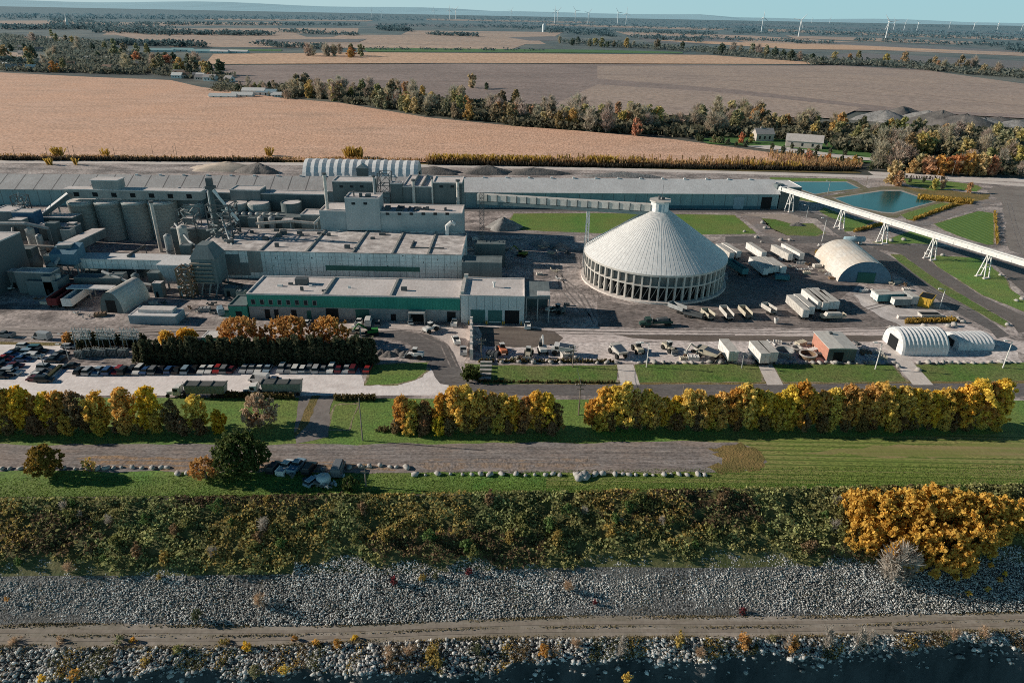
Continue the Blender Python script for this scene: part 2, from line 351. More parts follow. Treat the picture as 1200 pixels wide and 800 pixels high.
# two worn wheel ruts and grassy verges on the track
for k, wd in ((.32,.7),(.66,.7)):
    pts = [Vector((x, eB1(x)*(1-k)+eB2(x)*k, 0)) for x in np.arange(-200, 201, 4)]
    vs = []
    for p in pts:
        for s in (-.5, .5): vs.append((p.x, p.y+s*wd, zB1(p.x)*(1-k)+zB2(p.x)*k+.03))
    me = npmesh('wheel_rut', vs, np.array([(2*i,2*i+2,2*i+3,2*i+1) for i in range(len(pts)-1)]), [mat('wheel rut dust', (.33,.29,.245), (.27,.23,.19), .6)])
    tag(link('wheel_rut', me), kind='structure')

# one ground sheet from the grass edge to the horizon
xs = list(range(-330, 331, 3)); R_ = 90000
b = B(); n = len(xs)
b.add([(x, eE(x), 0) for x in xs]+[(x, 700, 0) for x in xs], [(i, i+1, n+i+1, n+i) for i in range(n-1)])
o = n*2
b.add([(-330,700,0),(330,700,0),(R_,700,0),(R_,R_,0),(-R_,R_,0),(-R_,700,0)], [(0,1,2,3,4,5)])
b.add([(-330,eE(-330),0),(-330,700,0),(-R_,700,0),(-R_,eE(-330),0)], [(0,1,2,3)]); b.add([(330,eE(330),0),(R_,eE(330),0),(R_,700,0),(330,700,0)], [(0,1,2,3)])
tag(b.build('ground', PLAIN), kind='structure')

def px(z, pts, s=6.0, ox=0, oy=0): return [(ox+x/s, oy+y/s) for x, y in pts]
# --- far countryside, far to near (each a sheet a little above the last)
far = [
 ('far_field_strip', [(0,27),(330,26),(330,30),(0,31)], FARTAN), ('far_field_strip', [(140,34),(420,33),(420,39),(120,41)], FARTAN),
 ('far_field_strip', [(0,24.5),(80,24),(90,27),(0,29)], FARTAN), ('far_field_strip', [(430,28),(640,30),(640,32.5),(430,31)], FARDARK),
 ('far_field_strip', [(480,36),(660,38),(650,43),(470,41)], FARTAN), ('far_field_strip', [(400,41),(620,42),(640,52),(360,52)], FARTAN),
 ('far_field_strip', [(110,36),(330,34),(360,44),(170,48)], FARTAN), ('far_field_strip', [(160,44),(640,43),(600,58),(200,55)], FARTAN),
 ('far_field_strip', [(595,44),(652,43),(655,48),(620,48)], FARDARK), ('far_field_strip', [(720,37),(880,42),(1010,50),(760,48)], FARTAN),
 ('far_field_strip', [(740,41),(1040,52),(1200,60),(1200,66),(1000,56),(760,50)], FARDARK),
 ('far_field_strip', [(860,46),(1100,58),(1200,62),(1200,66),(1050,60),(880,52)], FARTAN),
 ('far_field_strip', [(1000,62),(1200,72),(1200,84),(1100,82),(930,70)], FARDARK),
 ('far_field_strip', [(760,47),(1010,54),(1130,60),(930,58)], TANF),
 ('far_field_strip', [(0,61),(36,63),(36,72),(0,72)], FARTAN), ('far_field_strip', [(0,30),(60,30),(40,33),(0,34)], FARTAN),
 ('far_field_strip', [(900,34),(1200,45),(1200,48),(900,37)], FARTAN), ('far_field_strip', [(860,28),(1050,34),(1200,40),(1200,41.5),(1040,36),(850,30)], FARDARK),
 ('far_field_strip', [(500,22),(700,26),(690,27.5),(500,24)], FARTAN), ('far_field_strip', [(640,28),(860,34),(840,36),(640,30)], FARTAN), ('far_field_strip', [(240,22),(440,24),(430,25.5),(240,24)], FARTAN), ('far_field_strip', [(920,42),(1060,46),(1180,51),(1100,52),(930,45)], FARTAN), ('far_field_strip', [(0,44),(60,43),(110,47),(0,50)], FARTAN), ('far_field_strip', [(300,47),(430,46),(420,50),(300,50)], FARDARK),
 ('wheat_field', [(425,56.5),(700,59),(800,61.5),(800,63),(430,61)], GREENF), ('wheat_field', [(270,58),(330,58.5),(330,60.5),(270,60)], GREENF),
 ('tan_field', [(250,64),(430,62),(830,65),(985,76),(540,74.5),(240,76)], TANF),
 ('ploughed_field', [(230,77.5),(540,75.5),(985,77.5),(1080,82),(1200,100),(1200,140),(1080,133),(960,130),(480,120),(280,100)], PLOUGH),
 ('harvested_field', [(700,78),(985,78.5),(1090,84),(1200,99),(1200,135),(1080,131),(1000,122),(860,106),(700,93)], PALEF),
 ('harvested_field', [(700,100),(840,109),(1010,127),(980,140),(780,136),(640,128)], PALEF),
 ('corn_field', [(-300,89),(0,86),(100,91),(200,95),(235,103),(330,116),(400,122),(500,139),(600,149),(680,155),(790,165),(900,180),(1000,191),(1010,198),(700,195),(400,190),(0,186.5),(-400,182)], CORN),
]
for i, (n_, pts, m) in enumerate(far): sheet(n_, pts, m, .06+.033*i)
# drainage ditch crossing the ploughed field
ribbon('ditch', [(505,75.5),(560,83),(700,95),(840,107),(950,118),(1060,131)], 3.5, BELTD, .2)
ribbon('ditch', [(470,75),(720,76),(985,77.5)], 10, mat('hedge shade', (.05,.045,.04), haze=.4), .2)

for pts in ([(60,100),(150,128),(330,150)], [(20,127),(110,129),(210,131),(300,129)], [(150,146),(240,133),(420,141),(560,160)], [(0,166),(300,160),(560,170),(800,185)], [(0,110),(200,112),(330,124)], [(300,135),(480,150),(700,172),(860,188)]):
    ribbon('tractor_track', pts, 2.2, mat('tractor track', (.42,.275,.20), (.52,.34,.25), .1, grain=(.8,.4), gs=(1,.3,1)), 1.0)
for pts in ([(300,84),(600,86),(1000,93),(1180,104)], [(400,95),(640,98),(760,110)], [(700,88),(1000,102),(1190,125)], [(860,99),(1100,118)]):
    ribbon('tractor_track', pts, 4, mat('tractor track in the far field', (.24,.18,.155), (.30,.22,.19), .05), 1.0)
# --- plant ground
VERGE = mat('worn verge', (.36,.30,.20), (.22,.21,.10), .6, grain=(1.6,.45), clamp=(.42,.58))
sheet('plant_yard', [(-700,181),(0,188),(600,197),(1210,212),(1500,225),(1700,520),(1210,512),(600,510),(0,515),(-600,520)], GRAVEL, .02)
ribbon('concrete_road', [(-500,180.5),(0,189.5),(300,191.5),(560,195.2),(760,199.5),(900,203.5),(1050,208),(1130,212),(1200,217),(1400,232)], 9, CONC, .04)
ribbon('concrete_road', [(1020,203),(1070,205.5),(1130,209),(1200,211.5),(1400,219)], 12, CONC, .05)
sheet('verge', [(-300,180),(0,185.5),(400,189),(700,194),(1000,199),(1010,203),(700,197),(400,192),(0,188),(-300,183)], DRYGRASS, .03)
sheet('foreground_grass', [(-500,470),(0,466),(350,466),(600,468),(1200,469),(1700,465),(1700,545),(1200,567.5),(1000,571),(600,578),(0,582),(-300,585)], GRASS, .024)
sheet('mown_field_patch', [(940,529),(1040,522),(1230,518),(1500,512),(1500,524),(1230,532),(1060,536)], mat('worn mown patch', (.34,.27,.13), (.22,.25,.07), .3, stretch=(.06,2,1), clamp=(.4,.6)), .036, .8, 3)
sheet('mown_field', [(830,516),(1230,507),(1700,500),(1700,535),(1215,562),(1000,567),(830,565),(700,568),(640,572),(640,560)], MOWN, .032)
sheet('asphalt_lot', [(-300,521),(0,521),(400,520.5),(640,519),(800,517),(862,518),(885,526),(897,541),(880,551),(830,554),(600,554),(300,553),(0,552),(-300,552)], OLDASPH, .04, .5, 4)
sheet('leaf_litter', [(90,537),(140,534),(260,538),(430,542),(470,550),(200,550),(95,547)], mat('leaf litter', (.36,.24,.16), (.26,.22,.20), 1.2, c3=(.42,.27,.15), s3=.5, clamp=(.42,.58), grain=(2,.5)), .046, .6, 3)
sheet('weedy_corner', [(826,524),(858,519),(884,525),(898,540),(882,551),(845,553),(826,551),(852,540)], DRYGRASS, .048, 1.3, 1.5)
sheet('leaf_litter', [(478,541),(560,536),(620,540),(690,534),(700,546),(600,550),(500,550)], mat('leaf litter thin', (.34,.28,.25), (.25,.225,.215), 1.2, c3=(.38,.26,.17), s3=.5, clamp=(.42,.58), grain=(2,.5)), .046, .8, 3)
# front road, entry curve, parking
sheet('front_road', [(515,441),(545,448),(600,450),(720,450.5),(900,450.5),(1060,449),(1200,449),(1700,446),(1700,467),(1200,464),(1000,464),(800,464),(640,463),(585,463),(540,460),(500,447)], ASPH, .036)
sheet('entry_road', [(418,392),(440,388),(470,387),(500,392),(522,402),(534,418),(542,436),(550,448),(600,453),(560,461),(515,449),(502,428),(492,412),(478,402),(452,396),(425,396)], ASPH, .046, .3, 3)
sheet('parking_lot', [(-400,403),(-20,402.5),(70,404.5),(82,412),(64,424),(80,428),(160,428.5),(280,428),(420,430),(428,451.5),(470,450.5),(488,445),(501,428),(519,449),(545,458),(520,463),(300,463.5),(60,463.5),(-400,464)], LOT, .044)
sheet('plant_apron', [(270,384),(440,378),(540,382),(550,390),(545,425),(536,424),(528,405),(505,392),(470,386),(430,388),(380,392),(280,396)], mat('dusty apron', (.78,.68,.63), (.48,.41,.38), .2, c3=(.62,.54,.5), s3=.08), .034, .6, 4)
sheet('haul_road', [(-400,378),(0,383),(150,385),(270,381),(285,386),(150,393),(60,397),(0,396),(-400,395)], mat('dusty haul road', (.55,.48,.44), (.26,.225,.21), .22, stretch=(.12,1,1), c3=(.44,.38,.35), s3=.06), .034, .8, 5)
PALEY = mat('pale dusty haul dirt', (.86,.75,.71), (.52,.45,.42), .22, stretch=(.14,1.2,1), c3=(.70,.60,.56), s3=.06, grain=(1.2,.4), gs=(.4,1.2,1))
sheet('haul_road', [(548,381),(640,384),(800,386.5),(900,386.5),(1080,382),(1130,380),(1210,405),(1210,416),(1120,399),(1000,401),(800,401),(720,400),(620,401),(566,398)], PALEY, .034, .8, 5)
sheet('dark_lane', [(720,391.5),(830,393),(920,393.5),(1000,393),(1120,391),(1130,396),(1000,400.5),(900,400.5),(800,399.5),(740,396)], DIRT, .037, .5, 5)
sheet('truck_apron', [(560,382.5),(620,384.5),(648,388),(662,395),(650,405),(600,407),(566,404)], DIRT, .038, 1.0, 3)
sheet('gravel_strip', [(566,401),(720,400),(900,402),(1040,402),(1130,396),(1190,405),(1200,426),(560,424)], mat('pale yard gravel', (.88,.78,.74), (.58,.51,.48), .25, c3=(.76,.67,.63), s3=.07, grain=(1.2,.4), gs=(.7,1,1)), .03, .8, 4)
sheet('trailer_yard', [(860,281),(960,283),(1010,330),(985,352),(1120,372),(1060,384),(700,384),(700,350),(740,357),(800,357),(850,330)], mat('oily yard', (.15,.13,.125), (.36,.305,.28), .12, stretch=(.6,1,1), c3=(.24,.205,.19), s3=.06, grain=(1.0,.5), gs=(.5,.8,1)), .028, .8, 4)
sheet('trailer_yard', [(1000,345),(1040,343),(1075,352),(1130,383),(1060,384),(1015,362)], mat('pale slab', (.76,.70,.67), (.5,.46,.44), .2), .033, .6, 3)
sheet('north_lane', [(540,244),(800,245),(925,246),(1000,259),(990,263),(920,249.5),(800,248.5),(540,248)], ASPH, .036)
sheet('middle_lane', [(560,271),(690,272),(690,276),(560,276)], OLDASPH, .032, .4, 4)
sheet('east_lane', [(850,277),(960,276),(1000,279),(965,285),(850,285)], ASPH, .034)
sheet('lawn', [(603,250.5),(700,250),(860,252),(886,274),(800,275),(740,274.5),(640,271),(590,268)], GRASS, .04, .4, 4)
sheet('lawn', [(893,256),(908,257),(925,262),(952,262),(966,273),(956,276.5),(922,275.5),(905,268)], DGRASS, .04, .4, 3)
sheet('crossing_lane', [(866,252),(890,254),(925,276),(930,283),(908,284)], OLDASPH, .037)
# east roads, zoom survey of the area
zx = lambda pts: px(0, pts, 6, 1000, 270); zu = lambda pts: px(0, pts, 6, 1000, 180); zl = lambda pts: px(0, pts, 6, 840, 190)
sheet('access_road', zl([(640,350),(720,370),(860,470),(950,520),(1060,590),(990,620),(930,560),(830,500)]), ASPH, .040)
sheet('access_road', zx([(-60,60),(100,110),(240,170),(620,400),(1010,670),(1100,740),(1010,760),(960,700),(720,575),(450,390),(40,150)]), ASPH, .044)
sheet('access_road', zx([(100,105),(350,100),(640,112),(760,140),(960,175),(1050,215),(1300,240),(1300,450),(1200,440),(1100,350),(1060,310),(980,225),(900,200),(700,175),(560,172),(520,192),(580,250),(700,330),(900,460),(1200,600),(1300,700),(1160,720),(1110,650),(620,370),(340,170),(200,130)]), mat('road asphalt', (.16,.14,.13), (.22,.19,.175), .3, c3=(.13,.115,.11), s3=.06), .040)
sheet('median_lawn', zx([(262,170),(340,172),(620,372),(1085,640),(1060,678),(920,600),(600,420),(440,310)]), DGRASS, .05, .3, 3)
sheet('triangle_lawn', zx([(540,195),(600,178),(880,195),(950,240),(1060,330),(1110,420),(1200,480),(1300,600),(1200,570),(900,450),(700,320),(600,260)]), GRASS, .048, .3, 3)
sheet('triangle_lawn', zx([(130,85),(250,60),(420,0),(560,60),(600,100),(420,92),(260,95)]), GRASS, .048, .3, 3)
sheet('triangle_lawn', zu([(570,495),(880,405),(985,420),(985,640),(940,640),(800,600),(640,540)]), mat('striped lawn', (.13,.23,.05), (.18,.28,.065), .3, lines=[(0,3.0,1.2,(.10,.19,.04))]), .048, .3, 3)
sheet('triangle_lawn', zl([(720,345),(760,320),(880,370),(960,400),(1100,410),(1000,480),(900,490),(880,420),(790,385)]), GRASS, .048, .3, 3)
sheet('gravel_pad', zl([(160,365),(520,368),(600,400),(560,430),(440,440),(340,385),(200,385)]), mat('pale dusty pad', (.45,.38,.33), (.36,.30,.26), .2), .034, .5, 3)
sheet('works_road', zu([(1100,230),(980,230),(940,270),(1040,340),(1070,470),(1060,600),(1100,680),(1300,760),(1300,240)]), mat('dusty works road', (.27,.235,.21), (.20,.17,.155), .3, c3=(.34,.30,.27), s3=.08), .036, .5, 3)
ribbon('culvert_road', px(0, [(60,585),(280,530),(480,490),(700,410),(900,350),(1000,330)], 6, 1000, 180), 8, OLDASPH, .052)
ribbon('dry_ditch', px(0, [(400,470),(560,420),(700,370),(830,330)], 6, 1000, 180), 5, REEDY, .05)
sheet('bank_lawn', zu([(330,172),(500,188),(700,200),(860,222),(905,240),(860,268),(700,246),(560,262),(380,215)]), GRASS, .05, .5, 3)
sheet('weedy_bank', zu([(300,225),(480,250),(700,262),(880,285),(965,285),(955,335),(820,350),(700,352),(600,330),(420,262)]), DRYGRASS, .049, .7, 3)
sheet('bank_lawn', zu([(330,430),(480,385),(620,345),(700,350),(600,400),(440,460),(380,462)]), GRASS, .053, .4, 3)
sheet('weedy_bank', zl([(480,205),(640,240),(740,285),(720,292),(560,262),(480,240)]), GRASS, .055, .3, 3)
sheet('pond_verge', zl([(370,108),(900,118),(920,135),(500,134),(380,124)]), GRASS, .054, .3, 3)
# ponds: water a little below a pale concrete rim
pond1 = zl([(505,140),(905,140),(1000,185),(780,210),(690,225),(600,195)]); pond2 = zu([(-130,315),(200,265),(330,265),(560,340),(280,415),(200,410),(0,370)])
for pts in (pond1, pond2):
    ce = (sum(p[0] for p in pts)/len(pts), sum(p[1] for p in pts)/len(pts))
    rim = [(ce[0]+(u-ce[0])*1.06, ce[1]+(v-ce[1])*1.12) for u, v in pts]
    bank = [(ce[0]+(u-ce[0])*1.25, ce[1]+(v-ce[1])*1.5) for u, v in pts]
    sheet('pond_bank', bank, mat('pond bank soil', (.27,.22,.17), (.16,.155,.07), .15), .030, .8, 4)
    sheet('pond_rim', rim, mat('pond rim', (.50,.45,.40), (.36,.33,.29), .3), .056)
    sheet('pond_water', pts, WATER, .062)
# grass around the front
sheet('lawn', [(437,428),(470,426),(500,425),(500,435),(488,444),(466,450),(429,451)], GRASS, .05, .3, 3)
sheet('lawn', [(393,475),(419,473),(409,503),(386,503)], GRASS, .05, .2, 3)
sheet('gravel_drive', [(350,465),(392,465),(388,475),(384,512),(348,520),(345,505)], mat('grey drive', (.22,.195,.18), (.30,.265,.245), .3), .05, .2, 3)
sheet('drive_strip', [(366,464),(375,464),(362,495),(348,512),(345,508)], DRYGRASS, .055, .3, 2)
for pts in ([(548,426),(575,428),(640,429),(722,428),(722,448),(640,449),(570,450),(545,440)], [(745,427),(890,427),(892,447.5),(748,448)], [(906,427),(1045,427),(1062,447),(918,448)], [(1072,427),(1220,425),(1600,420),(1600,443),(1220,446),(1085,447)]):
    sheet('roadside_lawn', pts, DGRASS, .05, .35, 3)
sheet('dry_verge', [(560,447),(1200,445),(1200,449.5),(560,450.5)], DRYGRASS, .034, .2, 3)
sheet('yard_drive', [(723,427),(742,427),(750,451),(727,451)], CONC, .052); sheet('yard_drive', [(888,427),(905,427),(918,451),(899,451)], CONC, .052)
sheet('yard_drive', [(1035,404),(1052,402),(1072,427),(1094,451),(1070,451),(1050,427)], CONC, .052)
sheet('grass_strip', [(0,400.5),(70,401.5),(85,404),(60,405.5),(0,403.5)], DRYGRASS, .05)
tyre = mat('tyre track', (.20,.175,.165), (.34,.30,.28), .5, grain=(1.5,.4))
for pts in ([(660,386),(760,388),(900,389),(1080,386)], [(640,389),(740,391),(860,391)], [(730,352),(800,368),(900,372),(1000,366),(1060,350)], [(860,372),(940,380),(1040,383)], [(850,330),(900,336),(960,350),(1010,372),(1040,383)], [(880,320),(940,340),(990,362)], [(700,350),(690,330),(680,300),(640,285)], [(690,372),(660,340),(650,300)], [(600,300),(640,310),(680,345),(700,380)], [(20,388),(120,389),(250,386)], [(0,392),(140,392),(280,388)], [(440,386),(490,389),(520,404),(532,430)], [(1182,238),(1188,262),(1200,300)], [(1040,312),(1090,340),(1140,366)], [(20,528),(300,530),(600,528),(840,527)], [(30,541),(250,543),(500,538),(820,540)]):
    q_ = [P(u, v) for u, v in pts]; dense = []
    for a_, c_ in zip(q_[:-1], q_[1:]): dense += [a_.lerp(c_, i/6) for i in range(6)]
    dense.append(q_[-1])
    for sh_ in (-.95, .95):
        pp = []
        for i, p_ in enumerate(dense):
            d_ = dense[min(i+1, len(dense)-1)]-dense[max(i-1, 0)]; d_.normalize(); pp.append((p_+Vector((-d_.y, d_.x, 0))*sh_, 0))
        ribbon('tyre_track', pp, .5, tyre, .066)
# piles of stone
def pile(name, label, u, v, rx, ry, h, m, seed, n=26, cat='stone pile'):
    c0 = P(u, v); r_ = random.Random(seed); vs = []; rings = 9
    ph = [r_.uniform(0, 6.28) for _ in range(6)]
    def bump(a, t): return 1+.13*math.sin(3*a+ph[0])+.09*math.sin(5*a+ph[1])+.06*math.sin(9*a+ph[2])
    for j in range(rings+1):
        t = j/rings
        for i in range(n):
            a = 2*math.pi*i/n; rr = (1-t)**.9*bump(a, t)
            vs.append((rx*rr*math.cos(a)+r_.uniform(-.1,.1)*rx*.3*(1-t), ry*rr*math.sin(a), h*(t**.85)*(1-.22*math.sin(2*a+ph[3])*(1-t))+r_.uniform(-.05,.05)*h*(0 if j == 0 else 1)))
    fs = [(j*n+i, j*n+(i+1)%n, (j+1)*n+(i+1)%n, (j+1)*n+i) for j in range(rings) for i in range(n)]
    o = link(name, npmesh(name, vs, np.array(fs), [m])); o.location = (c0.x, c0.y, .01)
    return tag(o, label, cat)
pile('stone_pile', 'grey crushed stone pile at the left end of the lawn behind the main hall', 590, 267, 8.5, 6, 5.2, PILE, 1)
pile('stone_pile', 'low pale rubble heap in the yard left of the cone roofed store', 634, 288, 4.5, 4, 3, PILE, 2)
pile('stone_pile', 'small rubble heap right of the low pale one, left of the cone store', 655, 290, 4.5, 3.5, 2.4, PILE, 3)
pile('sand_pile', 'long pale sand heap behind the grey storage roof', 268, 199, 26, 7, 5, SANDP, 4, cat='sand pile')
pile('stone_pile', 'dark pointed stone heap beside the long pale sand heap', 304, 202, 13, 6, 6, DPILE, 5)
pile('stone_pile', 'dark stone heap right of the ribbed white tunnel', 508, 203, 19, 6, 4.2, DPILE, 6)
pile('stone_pile', 'broad black stone heap behind the storage roof near its middle', 572, 203, 18, 6, 5, DPILE, 7)
pile('stone_pile', 'low dark rubble ridge behind the storage roof, right of the broad black heap', 625, 204, 22, 5, 4, DPILE, 8)
pile('stone_pile', 'grey rubble ridge behind the storage roof toward its right end', 728, 207, 24, 4, 3, PILE, 9)
for i, (u, v, rx, h, m) in enumerate([(1035,141,34,10,PILE),(1055,139,40,12,DPILE),(1085,143,36,11,PILE),(1100,147,44,14,DPILE),(1128,150,40,13,DPILE),(1150,150,45,10,PILE),(1168,148,40,9,DPILE),(1190,152,44,9,PILE)]):
    pile('stone_pile', 'large quarry stone heap beyond the right-hand woods, %s from the left' % ORD[i], u, v, rx*.85, 20, h, m, 20+i)
for i in range(4): pile('stone_pile', 'small dark earth heap right of the cedar hedge, %s of four' % ORD[i], 447+i*9, 414+i%2*2, 2.6, 2, 1.4, DPILE, 40+i)
pile('stone_pile', 'oval dark mound on the small lawn near the east lane', 934, 264, 4, 2.2, 1.6, DPILE, 50)
# distant hills
b = B(); n = 60
for k, (Y0, hh, ph) in enumerate(((42000, 330, 0), (47000, 520, 2))):
    prof = [(-60000+120000*i/n, Y0, hh*(.15+.6*abs(math.sin(i*.13+ph))*(1 if i < 36 else .25)+.12*math.sin(i*.9+ph))) for i in range(n+1)]
    b.add([(x, y-9000, 0) for x, y, z in prof]+prof, [(i, i+1, n+2+i, n+1+i) for i in range(n)])
tag(b.build('distant_hills', HILLM), kind='structure')
# ================================================================ PLANT BUILDINGS
class Blk:
    """a rectangular block standing on the ground, its front on the plane Y=Y0; local x right, y back, z up"""
    def __init__(s, uL, uR, vt, Y0, depth=None, vb=None):
        s.X0, s.h = W(uL, vt, Y0); s.X1, _ = W(uR, vt, Y0); s.Y0 = Y0
        s.w = s.X1-s.X0; s.d = depth if depth else P((uL+uR)/2, vb, s.h).y-Y0
        s.loc = (s.X0, Y0, 0)
def walls_roof(t, w, d, h, wm, rm, par=.5, z0=0, x0=0, y0=0, roofname='roof'):
    b = B(); b.box(x0, x0+w, y0, y0+d, z0, z0+h-.05); b.build('wall', wm, t)
    b = B(); b.box(x0+.25, x0+w-.25, y0+.25, y0+d-.25, z0+h-.04, z0+h+.06)
    if par:
        for q in ((x0-.05,x0+w+.05,y0-.05,y0+.3),(x0-.05,x0+w+.05,y0+d-.3,y0+d+.05),(x0-.05,x0+.3,y0+.301,y0+d-.301),(x0+w-.3,x0+w+.05,y0+.301,y0+d-.301)):
            b.box(*q, z0+h-.06, z0+h+par)
    return b.build(roofname, rm, t)
def opening(t, name, x, z0, w, h, m, y=-.06, sill=None):
    b = B(); b.box(x, x+w, y, .05, z0, z0+h); return b.build(name, m, t)
def simple(name, label, cat, uL, uR, vt, Y0, wm, rm, depth=None, vb=None, par=.4):
    k = Blk(uL, uR, vt, Y0, depth, vb); t = thing(name, label, cat, k.loc); walls_roof(t, k.w, k.d, k.h, wm, rm, par); return t, k
def pipe_stack(name, label, u, vt, Y, r, m, z0=0, cap=True):
    X, z = W(u, vt, Y); t = thing(name, label, 'stack', (X, Y, 0)); b = B(); b.tube((0,0,z0), (0,0,z), r, r*.85, 12); b.build('shaft', m, t)
    if cap: b = B(); b.tube((0,0,z-.6), (0,0,z+.15), r*1.25, n=12); b.build('rim', DSTEEL, t)
    return t

# --- long storage shed
A = P(545, 243); Bp = P(910, 245); ax = (Bp-A).normalized(); rz = math.atan2(ax.y, ax.x)
x0 = -320.0; x1 = (Bp-A).length; hE = 8.1; wid = 21; hR = 13.2
t = thing('storage_shed', 'very long grey gable-roofed storage shed running behind the whole plant', 'storage shed', (A.x, A.y, 0), rz)
b = B(); b.box(x0, x1, 0, wid, 0, hE-.05); b.add([(x1,0,hE-.06),(x1,wid,hE-.06),(x1,wid/2,hR-.3)], [(0,1,2)]); b.build('wall', mat('teal shaded cladding', (.26,.40,.42), (.19,.31,.34), .25, local=True, stretch=(1,1,.2), lines=[(0,6.0,.25,(.12,.16,.17))]), t)
ct = -26
for (xa, xb, m) in ((x0-.5, -6.0, ROOFS), (-6.0, x1+.6, ROOFG)):
    b = B()
    for s in (0, 1):
        y0, y1 = (-.7, wid/2) if s == 0 else (wid+.7, wid/2)
        b.hexa([(xa,y0,hE-.25),(xb,y0,hE-.25),(xb,y1,hR),(xa,y1,hR),(xa,y0,hE),(xb,y0,hE),(xb,y1,hR+.25),(xa,y1,hR+.25)] if s == 0 else
               [(xb,y0,hE-.25),(xa,y0,hE-.25),(xa,y1,hR),(xb,y1,hR),(xb,y0,hE),(xa,y0,hE),(xa,y1,hR+.25),(xb,y1,hR+.25)])
    b.build('roof', m, t)
b = B(); b.box(-.6, .6, -.5, .5, hR-.2, hR+.75); vme = b.mesh('ridge_vent', [ROOFG])
for i in range(28): o = link('ridge_vent', vme, t); o.location = (x0+150+i*12, wid/2, 0)
b = B(); b.box(30, x1-.4, -.12, .02, 0, 1.6); b.build('base_strip', mat('blue base strip', (.05,.13,.17), (.06,.16,.20), .3), t)
for xa in (x1-9, x1-24):
    b = B(); b.box(xa, xa+5.5, -.15, .02, 0, 6.4); b.build('door', DARK if xa > x1-20 else PALEBLUE, t)
E_ = Vector((A.x, A.y, 0))+Vector((math.cos(rz), math.sin(rz), 0))*x1
# dark hopper tower at its right end, start of the conveyor bridge
t = thing('transfer_tower', 'dark transfer tower between the storage shed end and the white conveyor bridge', 'tower', (E_.x+.8, E_.y+.5, 0), rz)
walls_roof(t, 11, 17, 11.5, PANELD, ROOFG, .3)
# --- ribbed white tunnels
def tunnel(name, label, loc, rz, L, w, h, n, m, ribdepth=.0, door=True, straight=.0, endm=None, cat='tunnel shed', seg=14, group=None):
    """round-topped fabric or metal shed; local x along its length, y across"""
    t = thing(name, label, cat, loc, rz, group)
    prof = [(w/2*math.cos(math.pi*i/seg), straight+(h-straight)*math.sin(math.pi*i/seg)) for i in range(seg+1)]
    if straight: prof = [(w/2, 0)]+prof+[(-w/2, 0)]
    b = B(); k = len(prof); rows = []
    for j in range(n*2+1):
        s = 1.0 if j % 2 == 0 else 1+ribdepth
        rows.append([(L*j/(n*2), y*s, z*s) for y, z in prof])
    vs = [p for r in rows for p in r]
    fs = [(j*k+i, j*k+i+1, (j+1)*k+i+1, (j+1)*k+i) for j in range(n*2) for i in range(k-1)]
    b.add(vs, [tuple(reversed(f)) for f in fs]); o = b.build('roof', m, t, smooth=not ribdepth)
    for x, s in ((.15, 1), (L-.15, -1)):
        b = B(); b.add([(x, y*.985, z*.985) for y, z in prof], [tuple(range(k)) if s < 0 else tuple(reversed(range(k)))]); b.build('end_wall', endm or m, t)
    if door:
        b = B(); b.box(-.05 if door == 1 else L-.2, .2 if door == 1 else L+.05, -w*.2, w*.2, 0, h*.6); b.build('door', DARK, t)
    return t
p = P(356, 204.5); X0_, _ = W(358, 187, 397); X1_, _ = W(491, 187, 397)
tunnel('fabric_shed', 'long white ribbed fabric shed with rounded roof behind the storage shed', (X0_, 397, 0), 0, X1_-X0_, 22, Zt((X0_+30, 397), 187.5), 15, FABRIC, .03, 2, endm=DWHITE)
X, z = W(424, 197, 386)
t = thing('vent_box', 'small dark gabled box against the side of the long white ribbed shed', 'vent box', (X, 385, 0)); b = B(); b.prism([(-3,0),(3,0),(3,4),(-3,4)], 0, z); b.build('body', PANELD, t); b = B(); b.extr([(-3.3,0),(3.3,0),(0,2.4)], (0,0,z), 'y', -.2, 4.2); b.build('roof', STEEL, t)

# --- cone-roofed round store
CX, CY = 54.3, 252.0; RD = 26.0
t = thing('cone_store', 'big round store with white cone roof on ringed columns', 'cone store', (CX, CY, 0))
zE, zR = 10.7, 6.2
b = B(); b.lathe([(RD+1.0, zE-.5),(RD+1.0, zE),(3.7, 26.7)], 96, top=True); b.add([], []); b.build('roof', CONEROOF, t)
b = B()
for i in range(96):
    a = 2*math.pi*(i+.5)/96; c_, s_ = math.cos(a), math.sin(a)
    b.bar(((RD+.95)*c_, (RD+.95)*s_, zE+.06), (3.8*c_, 3.8*s_, 26.72), .09, .02)
b.build('roof_seam', CONESEAM, t); bpy.data.objects['roof_seam'].name = 'roof_seam'
b = B(); b.lathe([(RD+1.15, zE-.75),(RD+1.15, zE-.1),(RD+.6, zE-.1)], 96, top=False); b.build('eave', DWHITE, t)
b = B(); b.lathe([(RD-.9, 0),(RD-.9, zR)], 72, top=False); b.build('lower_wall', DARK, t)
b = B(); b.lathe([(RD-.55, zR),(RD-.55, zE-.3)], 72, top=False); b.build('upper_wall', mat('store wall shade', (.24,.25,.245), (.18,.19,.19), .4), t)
b = B(); b.lathe([(RD-.7, zR-.35),(RD+.75, zR-.35),(RD+.75, zR+.15),(RD-.7, zR+.15)], 96, top=False); b.build('ring_beam', DWHITE, t)
b = B(); b.lathe([(RD+1.8, 0),(RD+1.8, .7),(RD-.5, .7)], 96, top=False); b.build('plinth', CONC, t)
cb = B(); cb.box(-.3, .75, -.3, .3, .7, zE-.4); cme = cb.mesh('column', [DWHITE])
for i in range(56):
    a = 2*math.pi*i/56; o = link('column', cme, t); o.location = (RD*math.cos(a), RD*math.sin(a), 0); o.rotation_euler = (0, 0, a)
b = B()
